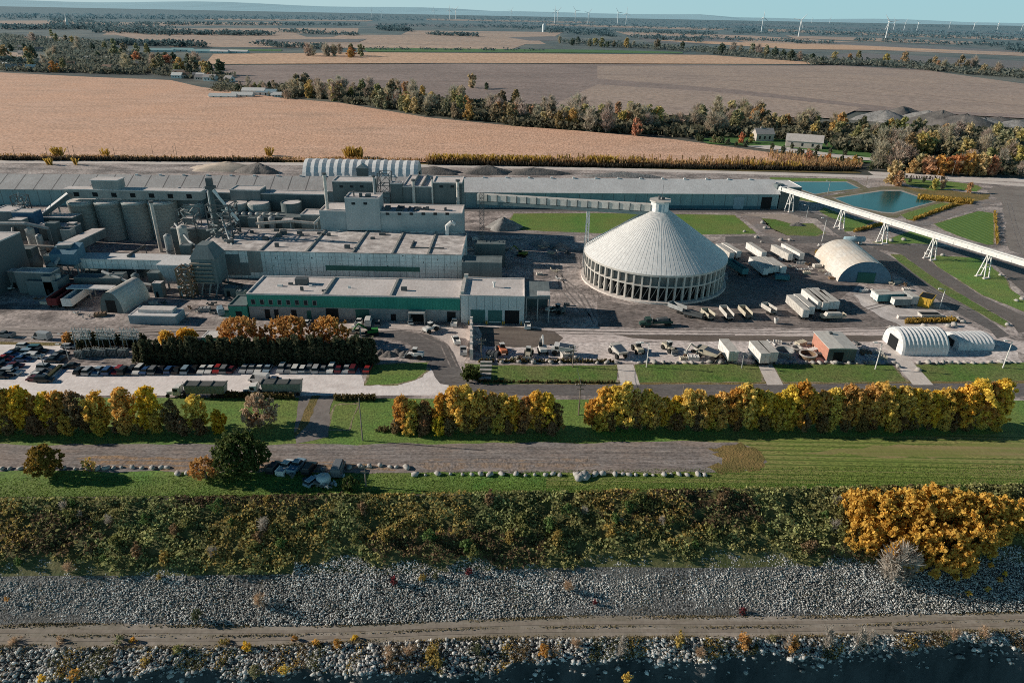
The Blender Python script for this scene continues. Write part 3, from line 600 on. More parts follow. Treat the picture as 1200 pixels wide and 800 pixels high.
for i in range(56):
    a0, a1 = 2*math.pi*(i+.15)/56, 2*math.pi*(i+.85)/56
    b.bar(((RD-.3)*math.cos(a0), (RD-.3)*math.sin(a0), .8), ((RD-.3)*math.cos(a1), (RD-.3)*math.sin(a1), zR-.5), .22)
b.build('brace', CONCW, t)
b = B(); b.lathe([(3.6, 26.2),(3.6, 30.3)], 8, a0=rad(22.5)); cp = b.build('roof_cap', CONEROOF, t)
b = B(); b.lathe([(4.3, 30.3),(4.3, 30.75),(3.9, 30.75)], 8, a0=rad(22.5)); b.build('cap_rim', DWHITE, cp)
b = B(); b.box(-1.2, .9, -3.45, -3.25, 27.0, 29.6); b.build('cap_door', PALEBLUE, cp)
b = B(); b.tube((-.6,0,30.6),(-.6,0,32.2),.45); b.tube((1,.4,30.6),(1,.4,31.6),.6); b.tube((.2,-1,30.6),(.2,-1,36.5),.06); b.build('cap_vent', DSTEEL, cp)
b = B()     # the service stair running up the left flank of the roof
for s in (-.6, .6): b.bar((-(RD+.8), 3.5+s, zE+.5), (-3.7, 3.5*.3+s, 27.3), .12)
for i in range(40):
    k = i/39; x = -(RD+.8)*(1-k)-3.7*k; y = 3.5*(1-k)+1.05*k; z = (zE+.4)*(1-k)+27.1*k; b.bar((x, y-.6, z), (x, y+.6, z), .16, .08)
b.build('roof_stair', STEEL, t)

# --- conveyor gallery from the mill to the cone
Yg = 257
xa, za = W(560, 230.5, 270); xb = CX-3.4; zb = 29.4
t = thing('conveyor_gallery', 'white covered conveyor gallery running high from mill to cone roof', 'conveyor', (xa, 270, 0))
aa = Vector((0,0,za)); bb = Vector((xb-xa, CY-270, zb-1.6))
b = B(); b.bar(aa, bb, 2.6, 2.5); g = b.build('casing', DWHITE, t)
b = B(); b.bar(aa-Vector((0,0,2.0)), bb-Vector((0,0,2.0)), 2.9, 1.2); b.build('truss', mat('gallery truss', (.10,.15,.16), (.14,.19,.2), .6), t)
b = B()
dv = bb-aa
for i in range(1, 17): q = aa+dv*(i/17); b.bar(q-Vector((0,1.42,1.35)), q-Vector((0,1.42,-1.35)), .3, .3)
b.build('panel_joint', DSTEEL, t)
X, _ = W(690.5, 235, 262); ztop = za+(zb-1.6-za)*((X-xa)/(xb-xa))-2.4
t = thing('gallery_trestle', 'tall slim white trestle carrying the conveyor gallery left of the cone', 'trestle', (X, 262.2, 0))
b = B()
for sx, sy in ((-1,-1),(1,-1),(1,1),(-1,1)): b.bar((sx*.75, sy*1.6, 0), (sx*.35, sy*1.0, ztop), .34)
b.build('leg', WHITE, t)
b = B()
for i in range(9):
    z0_, z1_ = ztop*i/9, ztop*(i+1)/9; s = 1 if i % 2 else -1
    for sy in (-1, 1): b.bar((s*.65, sy*1.4, z0_), (-s*.55, sy*1.3, z1_), .14)
    b.bar((-.7,-1.4,z1_),(.7,-1.4,z1_),.14)
b.build('lattice', WHITE, t)

# --- mill hall and the blocks behind it
hall, kh = simple('mill_hall', 'wide grey clad mill hall with patched dusty flat roof at the plant centre', 'mill hall', 226, 541, 293.5, 243, PANEL, ROOFD, vb=270, par=.35)
for u in (306, 361, 415, 462, 504):
    X, _ = W(u-4, 293, 243); b = B(); b.box(X-kh.X0, X-kh.X0+.7, .35, kh.d-.35, kh.h-.1, kh.h+.5); b.build('fire_wall', CONCW, hall)
for (xa_, xb_, z0_, h_, m) in ((382, 492, 316.5, 1.9, PANELM),):
    a_, zz = W(xa_, z0_, 243); b_, _ = W(xb_, z0_, 243); opening(hall, 'window_band', a_-kh.X0, zz, b_-a_, h_, mat('green band glazing', (.06,.16,.13), (.08,.2,.17), .8), -.08)
for u0, u1, v0, v1 in ((248, 280, 320, 298), (262, 292, 322, 308), (293, 305, 319, 295)):
    a_, zz = W(u0, v0, 243); b_, z2 = W(u1, v1, 243); opening(hall, 'cladding_patch', a_-kh.X0, zz, b_-a_, z2-zz, PANELM if u0 != 293 else CONCW, -.05-.01*(u0 % 3))
b = B(); r2 = random.Random(5)
for i in range(26):
    x, z = W(r2.uniform(320, 535), r2.uniform(299, 318), 243); b.box(x-kh.X0, x-kh.X0+r2.uniform(.15,.4), -.04, .03, z, z+r2.uniform(.3,.6))
b.build('small_vent', DARK, hall)
b = B()
for i in range(18): x = r2.uniform(4, kh.w-35); y = r2.uniform(2, kh.d-2); s = r2.uniform(.5,1.5); b.box(x, x+s*1.6, y, y+s, kh.h-.1, kh.h+r2.uniform(.5,1.6))
b.build('roof_unit', DSTEEL, hall)
b = B(); X, _ = W(481, 280, 252); b.box(X-kh.X0, X-kh.X0+.5, 8, 16, kh.h, kh.h+.5); b.box(X-kh.X0, X-kh.X0+13, 7.4, 7.9, kh.h, kh.h+.5); b.build('roof_pipe', DSTEEL, hall)
b = B(); X, z = W(525, 262, 266); q = [(X-kh.X0-.6, kh.d-2.2, kh.h)]
b.tube((X-kh.X0-.8, kh.d-3, kh.h), (X-kh.X0-.8, kh.d-3, kh.h+4), .8); b.tube((X-kh.X0-.8, kh.d-3, kh.h+3.6), (X-kh.X0+1.2, kh.d-3, kh.h+5.4), .8); b.tube((X-kh.X0+1.2, kh.d-3, kh.h+5.4), (X-kh.X0+2.6, kh.d-3, kh.h+4.4), .8); b.build('vent_pipe', WHITE, hall)
YB = kh.Y0+kh.d+.1
blkL, kL = simple('mill_block', 'long raised grey block standing behind the mill hall roof', 'mill building', 374, 541.5, 247.5, YB, mat('stained block wall', (.30,.36,.375), (.46,.50,.50), .18, stretch=(.4,1,1), c3=(.24,.29,.305), s3=.1, local=True), ROOFW, vb=239.5)
r2 = random.Random(8)
b = B()
for i in range(10): x = r2.uniform(24, kL.w-4); b.box(x, x+r2.uniform(.6,2.2), r2.uniform(2,5), r2.uniform(6,9), kL.h-.1, kL.h+r2.uniform(.5,1.3))
b.build('roof_unit', DSTEEL, blkL)
tw, kT = simple('mill_tower', 'square grey tower rising through the front of the raised block', 'tower', 403.5, 444, 232.5, YB-.4, mat('tower wall', (.36,.40,.405), (.46,.49,.49), .2, stretch=(1,1,.3), local=True), ROOFW, vb=226.5)
b = B(); b.tube((6,3,kT.h),(6,3,kT.h+1.6),.7); b.box(8,10,2,4,kT.h,kT.h+1.2); b.tube((3,4,kT.h),(3,4,kT.h+2.2),.3); b.build('roof_unit', DSTEEL, tw)
YC = kL.Y0+kL.d+4
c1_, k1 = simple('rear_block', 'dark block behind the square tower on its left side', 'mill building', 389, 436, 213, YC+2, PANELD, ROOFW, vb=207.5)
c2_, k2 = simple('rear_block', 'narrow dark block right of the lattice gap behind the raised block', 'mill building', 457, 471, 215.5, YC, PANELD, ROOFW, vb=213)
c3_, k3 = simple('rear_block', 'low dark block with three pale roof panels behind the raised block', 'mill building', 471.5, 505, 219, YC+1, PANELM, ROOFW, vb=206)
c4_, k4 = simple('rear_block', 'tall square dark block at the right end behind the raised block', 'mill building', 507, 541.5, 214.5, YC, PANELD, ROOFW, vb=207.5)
b = B()
for i in (0, 1): X = k3.w*(i+1)/3; b.box(X-.15, X+.15, .35, k3.d-.35, k3.h, k3.h+1.0)
b.build('fire_wall', CONCW, c3_)
# open steel lattice between the rear blocks
def lattice_tower(name, label, X, Y, w, d, h, n, m, r=.22, cat='lattice tower', extra=0, seed=1, taper=1.0, z0=0):
    t = thing(name, label, cat, (X, Y, 0)); b = B(); rr = random.Random(seed)
    cr = [(-1,-1),(1,-1),(1,1),(-1,1)]
    for sx, sy in cr: b.bar((sx*w/2, sy*d/2, z0), (sx*w/2*taper, sy*d/2*taper, h), r*1.5)
    b.build('post', m, t); b = B()
    for i in range(n):
        k0, k1_ = i/n, (i+1)/n; f0, f1 = 1+(taper-1)*k0, 1+(taper-1)*k1_; za_, zb_ = z0+(h-z0)*k0, z0+(h-z0)*k1_
        for j in range(4):
            a, c_ = cr[j], cr[(j+1) % 4]
            b.bar((a[0]*w/2*f1, a[1]*d/2*f1, zb_), (c_[0]*w/2*f1, c_[1]*d/2*f1, zb_), r)
            b.bar((a[0]*w/2*f0, a[1]*d/2*f0, za_), (c_[0]*w/2*f1, c_[1]*d/2*f1, zb_), r*.8)
    b.build('lattice', m, t)
    if extra:
        b = B()
        for i in range(extra):
            p0 = Vector((rr.uniform(-w/2,w/2), rr.uniform(-d/2,d/2), rr.uniform(z0+.5,h))); dr = Vector((rr.uniform(-1,1), rr.uniform(-.6,.6), rr.uniform(-.8,.8)))*w*.45
            q0 = p0+dr; q0.x = max(-w*.6, min(w*.6, q0.x)); q0.z = max(z0, min(h+1, q0.z)); b.bar(p0, q0, r*rr.uniform(.8,2))
        b.build('pipework', DWHITE if seed % 2 else STEEL, t)
    return t
X, z = W(448, 206, YC+2); lattice_tower('pipe_rack', 'dark open steel frame full of pipes between the rear mill blocks', X+.5, YC+4, 5, 6, z+1, 6, DSTEEL, .2, 'pipe rack', 22, 2)
for i, (u, vt, Y, r) in enumerate(((379.5, 203, kL.Y0+3, .75), (437.5, 206, kT.Y0+kT.d-1.2, .55), (484, 210.5, k3.Y0-.9, .75), (506, 208, k4.Y0-1.0, .45), (536.3, 211, k4.Y0-1.1, .75))):
    pipe_stack('exhaust_stack', 'slim pale exhaust stack rising among the rear mill blocks, %s from the left' % ORD[i], u, vt, Y, r, DWHITE if i != 1 else STEEL)
# --- green-banded workshop
YF = 205.9
k = Blk(289, 539, 344.8, YF, 16.5); t = thing('workshop', 'long low workshop with green upper band above grey garage wall', 'workshop', k.loc)
b = B(); b.box(0, k.w, 0, k.d, 0, 4.3); b.build('wall', GREYLOW, t)
b = B(); b.box(-.12, k.w-.02, -.12, k.d+.1, 4.3, k.h-.05); b.build('green_band', GREENW, t)
b = B(); b.box(.3, k.w-.3, .3, k.d-.3, k.h-.04, k.h+.06)
for q in ((-.15,k.w,-.15,.3),(-.15,k.w,k.d-.2,k.d+.15),(-.15,.3,.301,k.d-.201)): b.box(*q, k.h-.06, k.h+.45)
b.build('roof', ROOFW, t)
for u in (378, 457):
    X, _ = W(u-1, 344.8, YF); b = B(); b.box(X-k.X0, X-k.X0+.7, .31, k.d-.21, k.h-.05, k.h+.55); b.build('fire_wall', CONCW, t)
wb = B(); wb.box(0, 1.15, -.19, -.1, 5.1, 6.7); wme = wb.mesh('window', [GLASS]); fb = B()
for q in ((-.12,1.27,4.98,5.1),(-.12,1.27,6.7,6.82),(-.12,0,5.101,6.699),(1.15,1.27,5.101,6.699)): fb.box(q[0], q[1], -.2, -.1, q[2], q[3])
fme = fb.mesh('frame', [GREYLOW])
for i in range(8):
    X, _ = W(295+i*10.25, 355, YF); o = link('window', wme, t); o.location = (X-k.X0, 0, 0); f_ = link('frame', fme, o)
for u0, u1, h_, m, n_ in ((382.5, 397, 3.9, DARK, 'garage_door'), (417, 433, 3.8, mat('green door', (.03,.12,.10)), 'garage_door'), (524, 534, 3.6, DARK, 'garage_door'), (311, 317, 3.2, DARK, 'door'), (322, 327, 3.2, DARK, 'door'), (342, 348, 3.2, DARK, 'door'), (360, 365, 3.0, mat('green door', (.03,.12,.10)), 'door'), (458, 464, 2.4, DARK, 'door')):
    a_, _ = W(u0, 370, YF); b_, _ = W(u1, 370, YF); opening(t, n_, a_-k.X0, .05, b_-a_, h_, m)
a_, _ = W(480, 370, YF); b_, _ = W(499, 370, YF)
b = B(); b.box(a_-k.X0, b_-k.X0, -3.2, -.14, 3.9, 4.2); b.box(a_-k.X0, a_-k.X0+.25, -3.2, -.2, 0, 3.9); b.box(b_-k.X0-.25, b_-k.X0, -3.2, -.2, 0, 3.9); b.build('porch', STEEL, t)
opening(t, 'garage_door', a_-k.X0+.5, .05, b_-a_-1, 3.7, DARK)
r2 = random.Random(4)
for i, (u, v) in enumerate(((362,336),(377,342),(408,338),(470,341),(325,336),(338,334),(346,331),(352,341))):
    q = P(u, v, k.h); b = B(); x, y = q.x-k.X0, q.y-YF; s = r2.uniform(.4, 1.1)
    b.box(x, x+s*1.8, y, y+s, k.h, k.h+r2.uniform(.5, 1.5)); b.build('roof_unit', DSTEEL if i % 2 else WHITE, t)
b = B(); q = P(346, 334, k.h); x, y = q.x-k.X0, q.y-YF; b.box(x, x+4, y, y+2.5, k.h, k.h+2.2); b.build('roof_plant', DSTEEL, t)
k6 = Blk(267, 288.6, 358.5, YF-.6, 9); t = thing('annex', 'low flat annex at the left end of the green workshop', 'annex', k6.loc); walls_roof(t, k6.w, k6.d, k6.h, GREENW, PANELM, .35); opening(t, 'door', 2.2, .05, 2, 2.6, DARK)
k5 = Blk(539.4, 615, 346.8, YF-.5, 16.8); t = thing('garage', 'pale grey garage with three tall doors beside the green workshop', 'garage', k5.loc)
walls_roof(t, k5.w, k5.d, k5.h, mat('pale cladding', (.66,.69,.68), (.54,.58,.585), .3, stretch=(1,1,.12), local=True, lines=[(0,2.6,.12,(.27,.3,.3))]), ROOFW, .4)
for u0, u1, h_, m in ((551.5, 568.5, 4.7, mat('teal door', (.055,.15,.14), (.07,.18,.17), .6)), (572, 588.5, 4.7, mat('teal door', (.055,.15,.14))), (591.5, 608.5, 4.7, DARK)):
    a_, _ = W(u0, 370, YF-.5); b_, _ = W(u1, 370, YF-.5); opening(t, 'garage_door', a_-k5.X0, .05, b_-a_, h_, m)
    for xx in (a_-.9, b_+.4): b = B(); b.tube((xx-k5.X0+.25, -.9, 0), (xx-k5.X0+.25, -.9, 1.2), .17); b.build('bollard', YELLOW, t)
b = B(); a_, _ = W(572, 374, YF-.5); b_, _ = W(588, 374, YF-.5); b.box(a_-k5.X0+.2, b_-k5.X0-.2, -.1, .0, .35, .75); b.build('door_stripe', WHITE, t)
b = B(); q = P(579, 336, k5.h); b.tube((q.x-k5.X0, q.y-YF, k5.h), (q.x-k5.X0, q.y-YF, k5.h+1.7), .35); b.tube((q.x-k5.X0, q.y-YF, k5.h+1.6), (q.x-k5.X0, q.y-YF, k5.h+2.1), .6); b.build('roof_vent', WHITE, t)
b = B(); b.box(.1, 1.0, 1, k5.d-.6, k5.h, k5.h+.9); b.box(.2, 1.6, k5.d-2.2, k5.d-.9, k5.h+.9, k5.h+2.0); b.box(.3, 1.2, .4, 1.2, k5.h+.9, k5.h+1.4); b.build('roof_pipe', DWHITE, t)
k7 = Blk(616, 645, 347, YF+1.0, 14); t = thing('lean_to', 'open-fronted flat canopy at the right side of the pale garage', 'lean-to', k7.loc)
b = B(); b.box(0, k7.w, 0, k7.d, k7.h-.9, k7.h); b.build('roof', PANELM, t)
b = B(); b.box(0, k7.w, k7.d-.3, k7.d, 0, k7.h-.9); b.build('back_wall', PANELD, t)
for x in (.3, k7.w/2, k7.w-.3): b = B(); b.box(x-.18, x+.18, .1, .46, 0, k7.h-.9); b.build('post', STEEL, t)
b = B(); b.box(k7.w-4.2, k7.w-.1, .3, 4.0, k7.h+.01, k7.h+.35); b.build('sunlit_roof_patch', ROOFW, t)  # pale slab painting the sunlit patch on the otherwise shadowed dark roof
k8 = Blk(541.5, 588, 308, 240, 8); t = thing('plant_annex', 'long low dark annex in the shade right of the mill hall', 'annex', k8.loc); walls_roof(t, k8.w, k8.d, max(3.5, k8.h), PANELM, PANELM, .3)
k8 = Blk(556, 592, 286, 262, 5); t = thing('yard_shed', 'small dark shed in the shaded yard beside the raised block', 'shed', k8.loc); walls_roof(t, k8.w, k8.d, max(3.0, k8.h), PANELD, PANELM, .2)
X, z = W(565, 225, 268); lattice_tower('lattice_mast', 'thin dark lattice mast standing right of the mill blocks', X, 266, 1.6, 1.6, z, 14, DSTEEL, .12, 'lattice mast')
# --- silos on the left
YS = 290.0
for i in range(4):
    X, z = W(96+i*31.2, 235, YS); r = 5.75
    t = thing('silo', 'tall concrete silo in the front battery, %s from the left' % ORD[i], 'silo', (X, YS, 0), 0, 'front battery of concrete silos')
    b = B(); b.lathe([(r, 0),(r, z-1.0),(r+.12, z-1.0),(r+.12, z)], 40); b.build('shell', SILOC, t, smooth=False)
    for pq in t.children: pq.data.polygons.foreach_set('use_smooth', [len(q.vertices) == 4 for q in pq.data.polygons])
    b = B(); b.lathe([(r-.5, z), (r-.5, z+.25)], 30); b.build('roof', ROOFW, t)
X0, z = W(77, 233, YS-2.5); X1, _ = W(236, 233, YS-2.5); z0g = z+.35
t = thing('silo_gallery', 'long low gallery running along the tops of the concrete silos', 'gallery', (X0, YS-2.5, 0))
b = B(); b.box(0, X1-X0, 0, 4.6, z0g, z0g+3.6); b.build('wall', CONCW, t); b = B(); b.box(-.3, X1-X0+.3, -.3, 4.9, z0g+3.6, z0g+3.95); b.build('roof', ROOFW, t)
b = B()
for i in range(7): b.box(4+i*8, 6.2+i*8, -.08, .03, z0g+.8, z0g+2.6)
b.build('window', DARK, t)
b = B(); xb_, _ = W(110, 228, YS-2.5); xc_, _ = W(140, 228, YS-2.5); b.box(xb_-X0, xc_-X0, .2, 6, z0g+3.97, z0g+7.6); ph = b.build('penthouse', CONCW, t)
b = B(); b.box(xb_-X0-.3, xc_-X0+.3, -.1, 6.3, z0g+7.6, z0g+7.95); b.build('roof', ROOFW, ph)
# rear silos
for i, (u, vt, r, cone) in enumerate(((225, 238, 4.6, 0), (276, 237.5, 5.2, 0), (303, 237.5, 4.8, 0))):
    X, z = W(u, vt, 296)
    t = thing('silo', 'dark concrete silo in the rear battery, %s from the left' % ORD[i], 'silo', (X, 296, 0)); b = B(); b.lathe([(r,0),(r,z)], 32); b.build('shell', SILOC, t); b = B(); b.lathe([(r-.4,z),(r-.4,z+.25)], 24); b.build('roof', ROOFW, t)
X, z = W(341, 236.5, 292); t = thing('storage_tank', 'squat round tank with bright open top right of the rear silos', 'tank', (X, 292, 0)); b = B(); b.lathe([(4.4,0),(4.4,z),(4.0,z),(4.0,z-.5)], 32); b.build('shell', PANELD, t); b = B(); b.lathe([(3.98,z-.45),(3.98,z-.3)], 24); b.build('roof', ROOFW, t)
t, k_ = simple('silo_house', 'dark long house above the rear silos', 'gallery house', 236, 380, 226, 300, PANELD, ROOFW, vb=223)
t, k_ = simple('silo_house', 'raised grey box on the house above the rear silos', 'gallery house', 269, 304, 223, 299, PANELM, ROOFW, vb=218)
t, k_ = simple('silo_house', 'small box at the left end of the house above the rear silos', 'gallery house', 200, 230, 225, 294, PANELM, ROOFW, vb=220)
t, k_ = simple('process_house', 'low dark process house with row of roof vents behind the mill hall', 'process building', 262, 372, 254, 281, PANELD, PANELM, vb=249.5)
for i in range(8):
    X, z = W(269+i*8.0, 249, 284); tv = thing('roof_ventilator', 'small pale domed ventilator in the row on the process house, %s from the left' % ORD[i], 'ventilator', (X, 284, 0), 0, 'domed ventilators on the process house')
    b = B(); b.lathe([(.8,k_.h),(.8,k_.h+.5),(1.0,k_.h+.7),(.6,k_.h+1.25),(.1,k_.h+1.4)], 10); b.build('dome', DWHITE, tv)
t, k_ = simple('process_house', 'lower dark house with dusty roof left of the vent row', 'process building', 200, 262, 268, 268, PANELD, ROOFD, vb=258)
t, k_ = simple('process_house', 'small grey house at the right end of the vent row', 'process building', 352, 390, 252, 279, PANELM, ROOFW, vb=246)
# --- lattice tower with leaning main stack
Yt = 262
X, z = W(246, 221, Yt); Xb, zb_ = W(236, 278, Yt)
t = thing('main_stack', 'tall dark stack with pale lit edge and flared base', 'stack', (X, Yt, 0))
zt = z
b = B(); b.lathe([(1.3, 12),(1.15, 20),(.95, zt-2),(.95, zt)], 14); b.build('shaft', PANELD, t)
b = B(); b.tube((-1.0,-.5,12.5),(-.85,-.4,zt-1),.35,n=8); b.build('lit_edge_strip', WHITE, t)  # white tube standing in for the sunlit left edge of the shaft
b = B(); b.lathe([(4.2, 0),(4.2, 6.5),(3.6, 7.5),(1.3, 12.05)], 8); b.build('base', PANELM, t)
b = B(); b.box(-1.4, 1.9, -1.3, 1.3, zt, zt+1.0); b.box(-.9, 1.2, -.9, .9, zt+1.0, zt+4.0); b.build('head', DSTEEL, t)
b = B(); b.tube((1, 0, zt-.6), (9.0, 0, zt-12.5), .55); b.tube((1, 1.5, zt-.6), (7.4, 1.5, zt-14), .3); b.build('duct', WHITE, t)
X2, z2 = W(257, 246, Yt); lattice_tower('lattice_tower', 'dense pale steel lattice tower right of the main stack', X2+.5, Yt+1, 9, 8, z2+2.5, 8, DSTEEL, .3, 'lattice tower', 34, 3)
X2, z2 = W(220, 250, Yt+6); lattice_tower('lattice_tower', 'smaller tangled pipe frame left of the main stack', X2-1, Yt+8, 7, 6, z2+1, 5, DSTEEL, .2, 'lattice tower', 22, 5)
X, z = W(213, 268, Yt-2); t = thing('storage_tank', 'small pale tank at the foot of the main stack', 'tank', (X, Yt-2, 0)); b = B(); b.lathe([(1.9,0),(1.9,z+.6),(.3,z+1.5)], 18); b.build('shell', DWHITE, t)
# thin leaning vent pipe in front of the silos
t = pipe_stack('vent_stack', 'slim bright-edged vent pipe in front of the silos', 176.5, 236, 272, .75, DWHITE)
# --- louvred filter house on legs
k = Blk(223, 251, 303.5, 226, 9); z0 = W(224, 332, 226)[1]
t = thing('filter_house', 'dark filter house with stacked louvre rows standing on steel legs', 'filter house', k.loc)
b = B(); b.box(0, k.w, 0, k.d, max(3, z0), k.h); b.build('wall', PANELM, t)
b = B(); b.hexa([(-.3,-.3,k.h),(k.w+.3,-.3,k.h),(k.w+.3,k.d+.3,k.h),(-.3,k.d+.3,k.h),(k.w*.25,2,k.h+4.5),(k.w*.7,2,k.h+4.5),(k.w*.7,k.d-2,k.h+4.5),(k.w*.25,k.d-2,k.h+4.5)]); b.build('roof', PANELM, t)
b = B()
for i in range(6): zz = max(3, z0)+.4+i*(k.h-max(3, z0)-.6)/6; b.box(-.3, k.w*.85, -.9, -.05, zz, zz+.28)
b.build('louvre', mat('dusty louvre', (.42,.36,.29), (.34,.29,.24), .5), t)
for x in (.3, k.w*.33, k.w*.66, k.w-.3): b = B(); b.bar((x-.8, -.8, 0), (x, .3, max(3, z0)), .4); b.bar((x, k.d-.3, 0), (x, k.d-.3, max(3, z0)), .4); b.build('leg', STEEL, t)
X2, z2 = W(215.5, 313, 224); lattice_tower('stair_tower', 'rusty zigzag stair tower beside the louvred filter house', X2, 224, 4.2, 4, z2, 7, RUST, .34, 'stair tower', 46, 4)
k = Blk(184, 224, 311, 228, vb=300); t = thing('hopper_house', 'tall grey blue hopper house with flat roof left of the stair tower', 'hopper house', k.loc)
b = B(); b.hexa([(1.5,1.5,3.2),(k.w-1.5,1.5,3.2),(k.w-1.5,k.d-1,3.2),(1.5,k.d-1,3.2),(0,0,9),(k.w,0,9),(k.w,k.d,9),(0,k.d,9)]); b.box(0, k.w, 0, k.d, 9.001, k.h); b.build('wall', mat('blue grey cladding', (.34,.43,.47), (.42,.50,.53), .3, local=True, lines=[(0,1.6,.1,(.18,.23,.25))]), t)
b = B(); b.box(-.3, k.w+.3, -.3, k.d+.3, k.h+.001, k.h+.35); b.build('roof', ROOFG, t)
for x in (1.7, k.w-1.7):
    b = B(); b.box(x-.25, x+.25, 1.7, 2.2, 0, 3.2); b.box(x-.25, x+.25, k.d-1.7, k.d-1.2, 0, 3.2); b.build('leg', STEEL, t)
# --- belt gallery along the left
k = Blk(84, 190, 303.5, 238, 6.5); z0 = W(100, 314.5, 238)[1]
t = thing('belt_gallery', 'low horizontal belt gallery with pale roof ending at the hopper house', 'gallery', k.loc)
b = B(); b.box(0, k.w, 0, k.d, z0, k.h-.02); b.build('wall', PANEL, t); b = B(); b.box(-.3, k.w, -.3, k.d+.3, k.h, k.h+.3); b.build('roof', ROOFG, t)
for x in (2, k.w*.35, k.w*.66, k.w-3): b = B(); b.box(x, x+.5, .3, .8, 0, z0); b.box(x, x+.5, k.d-.8, k.d-.3, 0, z0); b.build('leg', STEEL, t)
b = B(); b.box(0, k.w-10, 3, 14, 0, z0-2.2); b.build('lower_house', PANELD, t)
# sloping gallery with head house on a trestle
a = Vector((*W(74, 288, 238), 0)); a = Vector((a.x, 238, a.y)); c_ = W(116, 268.5, 268); c_ = Vector((c_[0], 268, c_[1]))
t = thing('sloping_gallery', 'pale roofed gallery sloping up to the silos from a head house', 'gallery', (a.x, a.y, 0))
o_ = Vector((a.x, a.y, 0)); b = B(); b.bar(a-o_-Vector((0,0,1.6)), c_-o_-Vector((0,0,1.6)), 4.6, 3.2); b.build('wall', PANELM, t); b = B(); b.bar(a-o_+Vector((0,0,.2)), c_-o_+Vector((0,0,.2)), 5.0, .3); b.build('roof', ROOFW, t)
b = B(); b.hexa([(-4,-3,a.z-6.2),(5,-3,a.z-6.2),(5,4,a.z-6.2),(-4,4,a.z-6.2),(-4,-3,a.z-2.2),(5,-3,a.z-2.2),(5,4,a.z+.2),(-4,4,a.z+.2)]); b.build('head_house', mat('head house blue', (.10,.20,.28), (.13,.24,.31), .4), t)
b = B()
for sx in (-3.6, 4.6):
    for sy in (-2.6, 3.6): b.bar((sx+(1.4 if sx < 0 else .6), sy, 0), (sx, sy, a.z-6.2), .4)
    b.bar((sx+1, -2.6, .5), (sx, 3.6, a.z-6.4), .22); b.bar((sx+1, 3.6, .5), (sx, -2.6, a.z-6.4), .22)
b.bar((-2.2,-2.6,.3),(4.6,-2.6,a.z*.5),.22); b.bar((5.0,-2.6,.3),(-3.2,-2.6,a.z*.5),.22); b.bar((-3.0,-2.6,a.z*.5),(4.6,-2.6,a.z-6.5),.22); b.bar((4.8,-2.6,a.z*.5),(-3.6,-2.6,a.z-6.5),.22)
b.build('trestle', STEEL, t)
# --- rotary kilns
def kiln(label, u0, u1, v, Y, r, m, rings, extend=0):
    X0, z = W(u0, v, Y); X1, _ = W(u1, v, Y); z -= r; t = thing('rotary_kiln', label, 'kiln', (X0, Y, 0))
    b = B(); b.tube((-extend,0,z), (X1-X0,0,z), r, n=24); b.build('shell', m, t, smooth=True)
    b = B()
    for k in rings: x = (X1-X0)*k; b.tube((x-.5,0,z), (x+.5,0,z), r*1.18, n=24)
    b.build('ring', STEEL, t)
    for k in rings: b = B(); x = (X1-X0)*k; b.box(x-1, x+1, -r, r, 0, z-r*.85); b.build('pier', CONCW, t)
kiln('long pinkish rotary kiln tube in the upper left plant', -10, 66, 281, 262, 2.1, mat('dusty kiln shell', (.52,.43,.39), (.40,.34,.31), .3), (.35,.68,.93), 40)
kiln('shorter thicker rotary drum below the long kiln', 9, 42, 297.5, 246, 3.0, PANELM, (.08,.6), 0)
kiln('grey kiln tube feeding the thicker drum from the left edge', -40, 8, 300, 246, 2.2, mat('grey kiln shell', (.40,.38,.37), (.31,.3,.3), .3), (.5,), 30)
# --- blue and dark process blocks top left
def bl(label, uL, uR, vt, Y, wm, rm, vb, name='process_building'): return simple(name, label, 'process building', uL, uR, vt, Y, wm, rm, vb=vb, par=.3)
bl('deep blue steel tower block near the left edge', 13, 38, 249, 268, BLUEB, ROOFW, 245)
bl('pale roofed teal block at the far left edge', -12, 12, 248, 272, PANELM, ROOFW, 241)
bl('low pale roofed block just left of the front silos', 42, 84, 255, 276, PANELD, ROOFW, 250)
bl('small pale shed in front of the low block left of the silos', 62, 86, 266, 266, PANELM, ROOFW, 262)
bl('narrow dark shed between blue tower and silos', 44, 62, 264, 264, PANELD, ROOFW, 261)
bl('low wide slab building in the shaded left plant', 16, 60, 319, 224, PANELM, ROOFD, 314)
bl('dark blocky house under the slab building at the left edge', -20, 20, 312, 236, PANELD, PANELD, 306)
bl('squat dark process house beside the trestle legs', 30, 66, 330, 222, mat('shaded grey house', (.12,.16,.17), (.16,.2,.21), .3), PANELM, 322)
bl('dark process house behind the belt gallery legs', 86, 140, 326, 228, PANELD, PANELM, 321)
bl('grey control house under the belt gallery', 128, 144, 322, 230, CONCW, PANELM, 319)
X, z = W(22, 229, 282); lattice_tower('pipe_rack', 'tangle of white pipes on top of the left plant', X, 282, 5, 4, z, 6, DSTEEL, .2, 'pipe rack', 40, 7)
X, z = W(66, 236, 282); X3, z3 = W(50, 250, 278)
t = thing('sloping_conveyor', 'dark sloping conveyor climbing to the left end of the silo gallery', 'conveyor', (X3, 278, 0)); b = B(); b.bar((-2,0,z3-2), (X-X3+3, 8, z+1.6), 2.6, 1.8); b.build('casing', PANELD, t); b = B(); b.bar((-2,-.2,z3-1), (X-X3+3, 7.8, z+2.6), 2.9, .2); b.build('roof', ROOFG, t)
b = B(); b.bar((2,2,0), (2,2,z3), .5); b.bar((X-X3-1,6,0), (X-X3-1,6,z), .5); b.build('leg', STEEL, t)
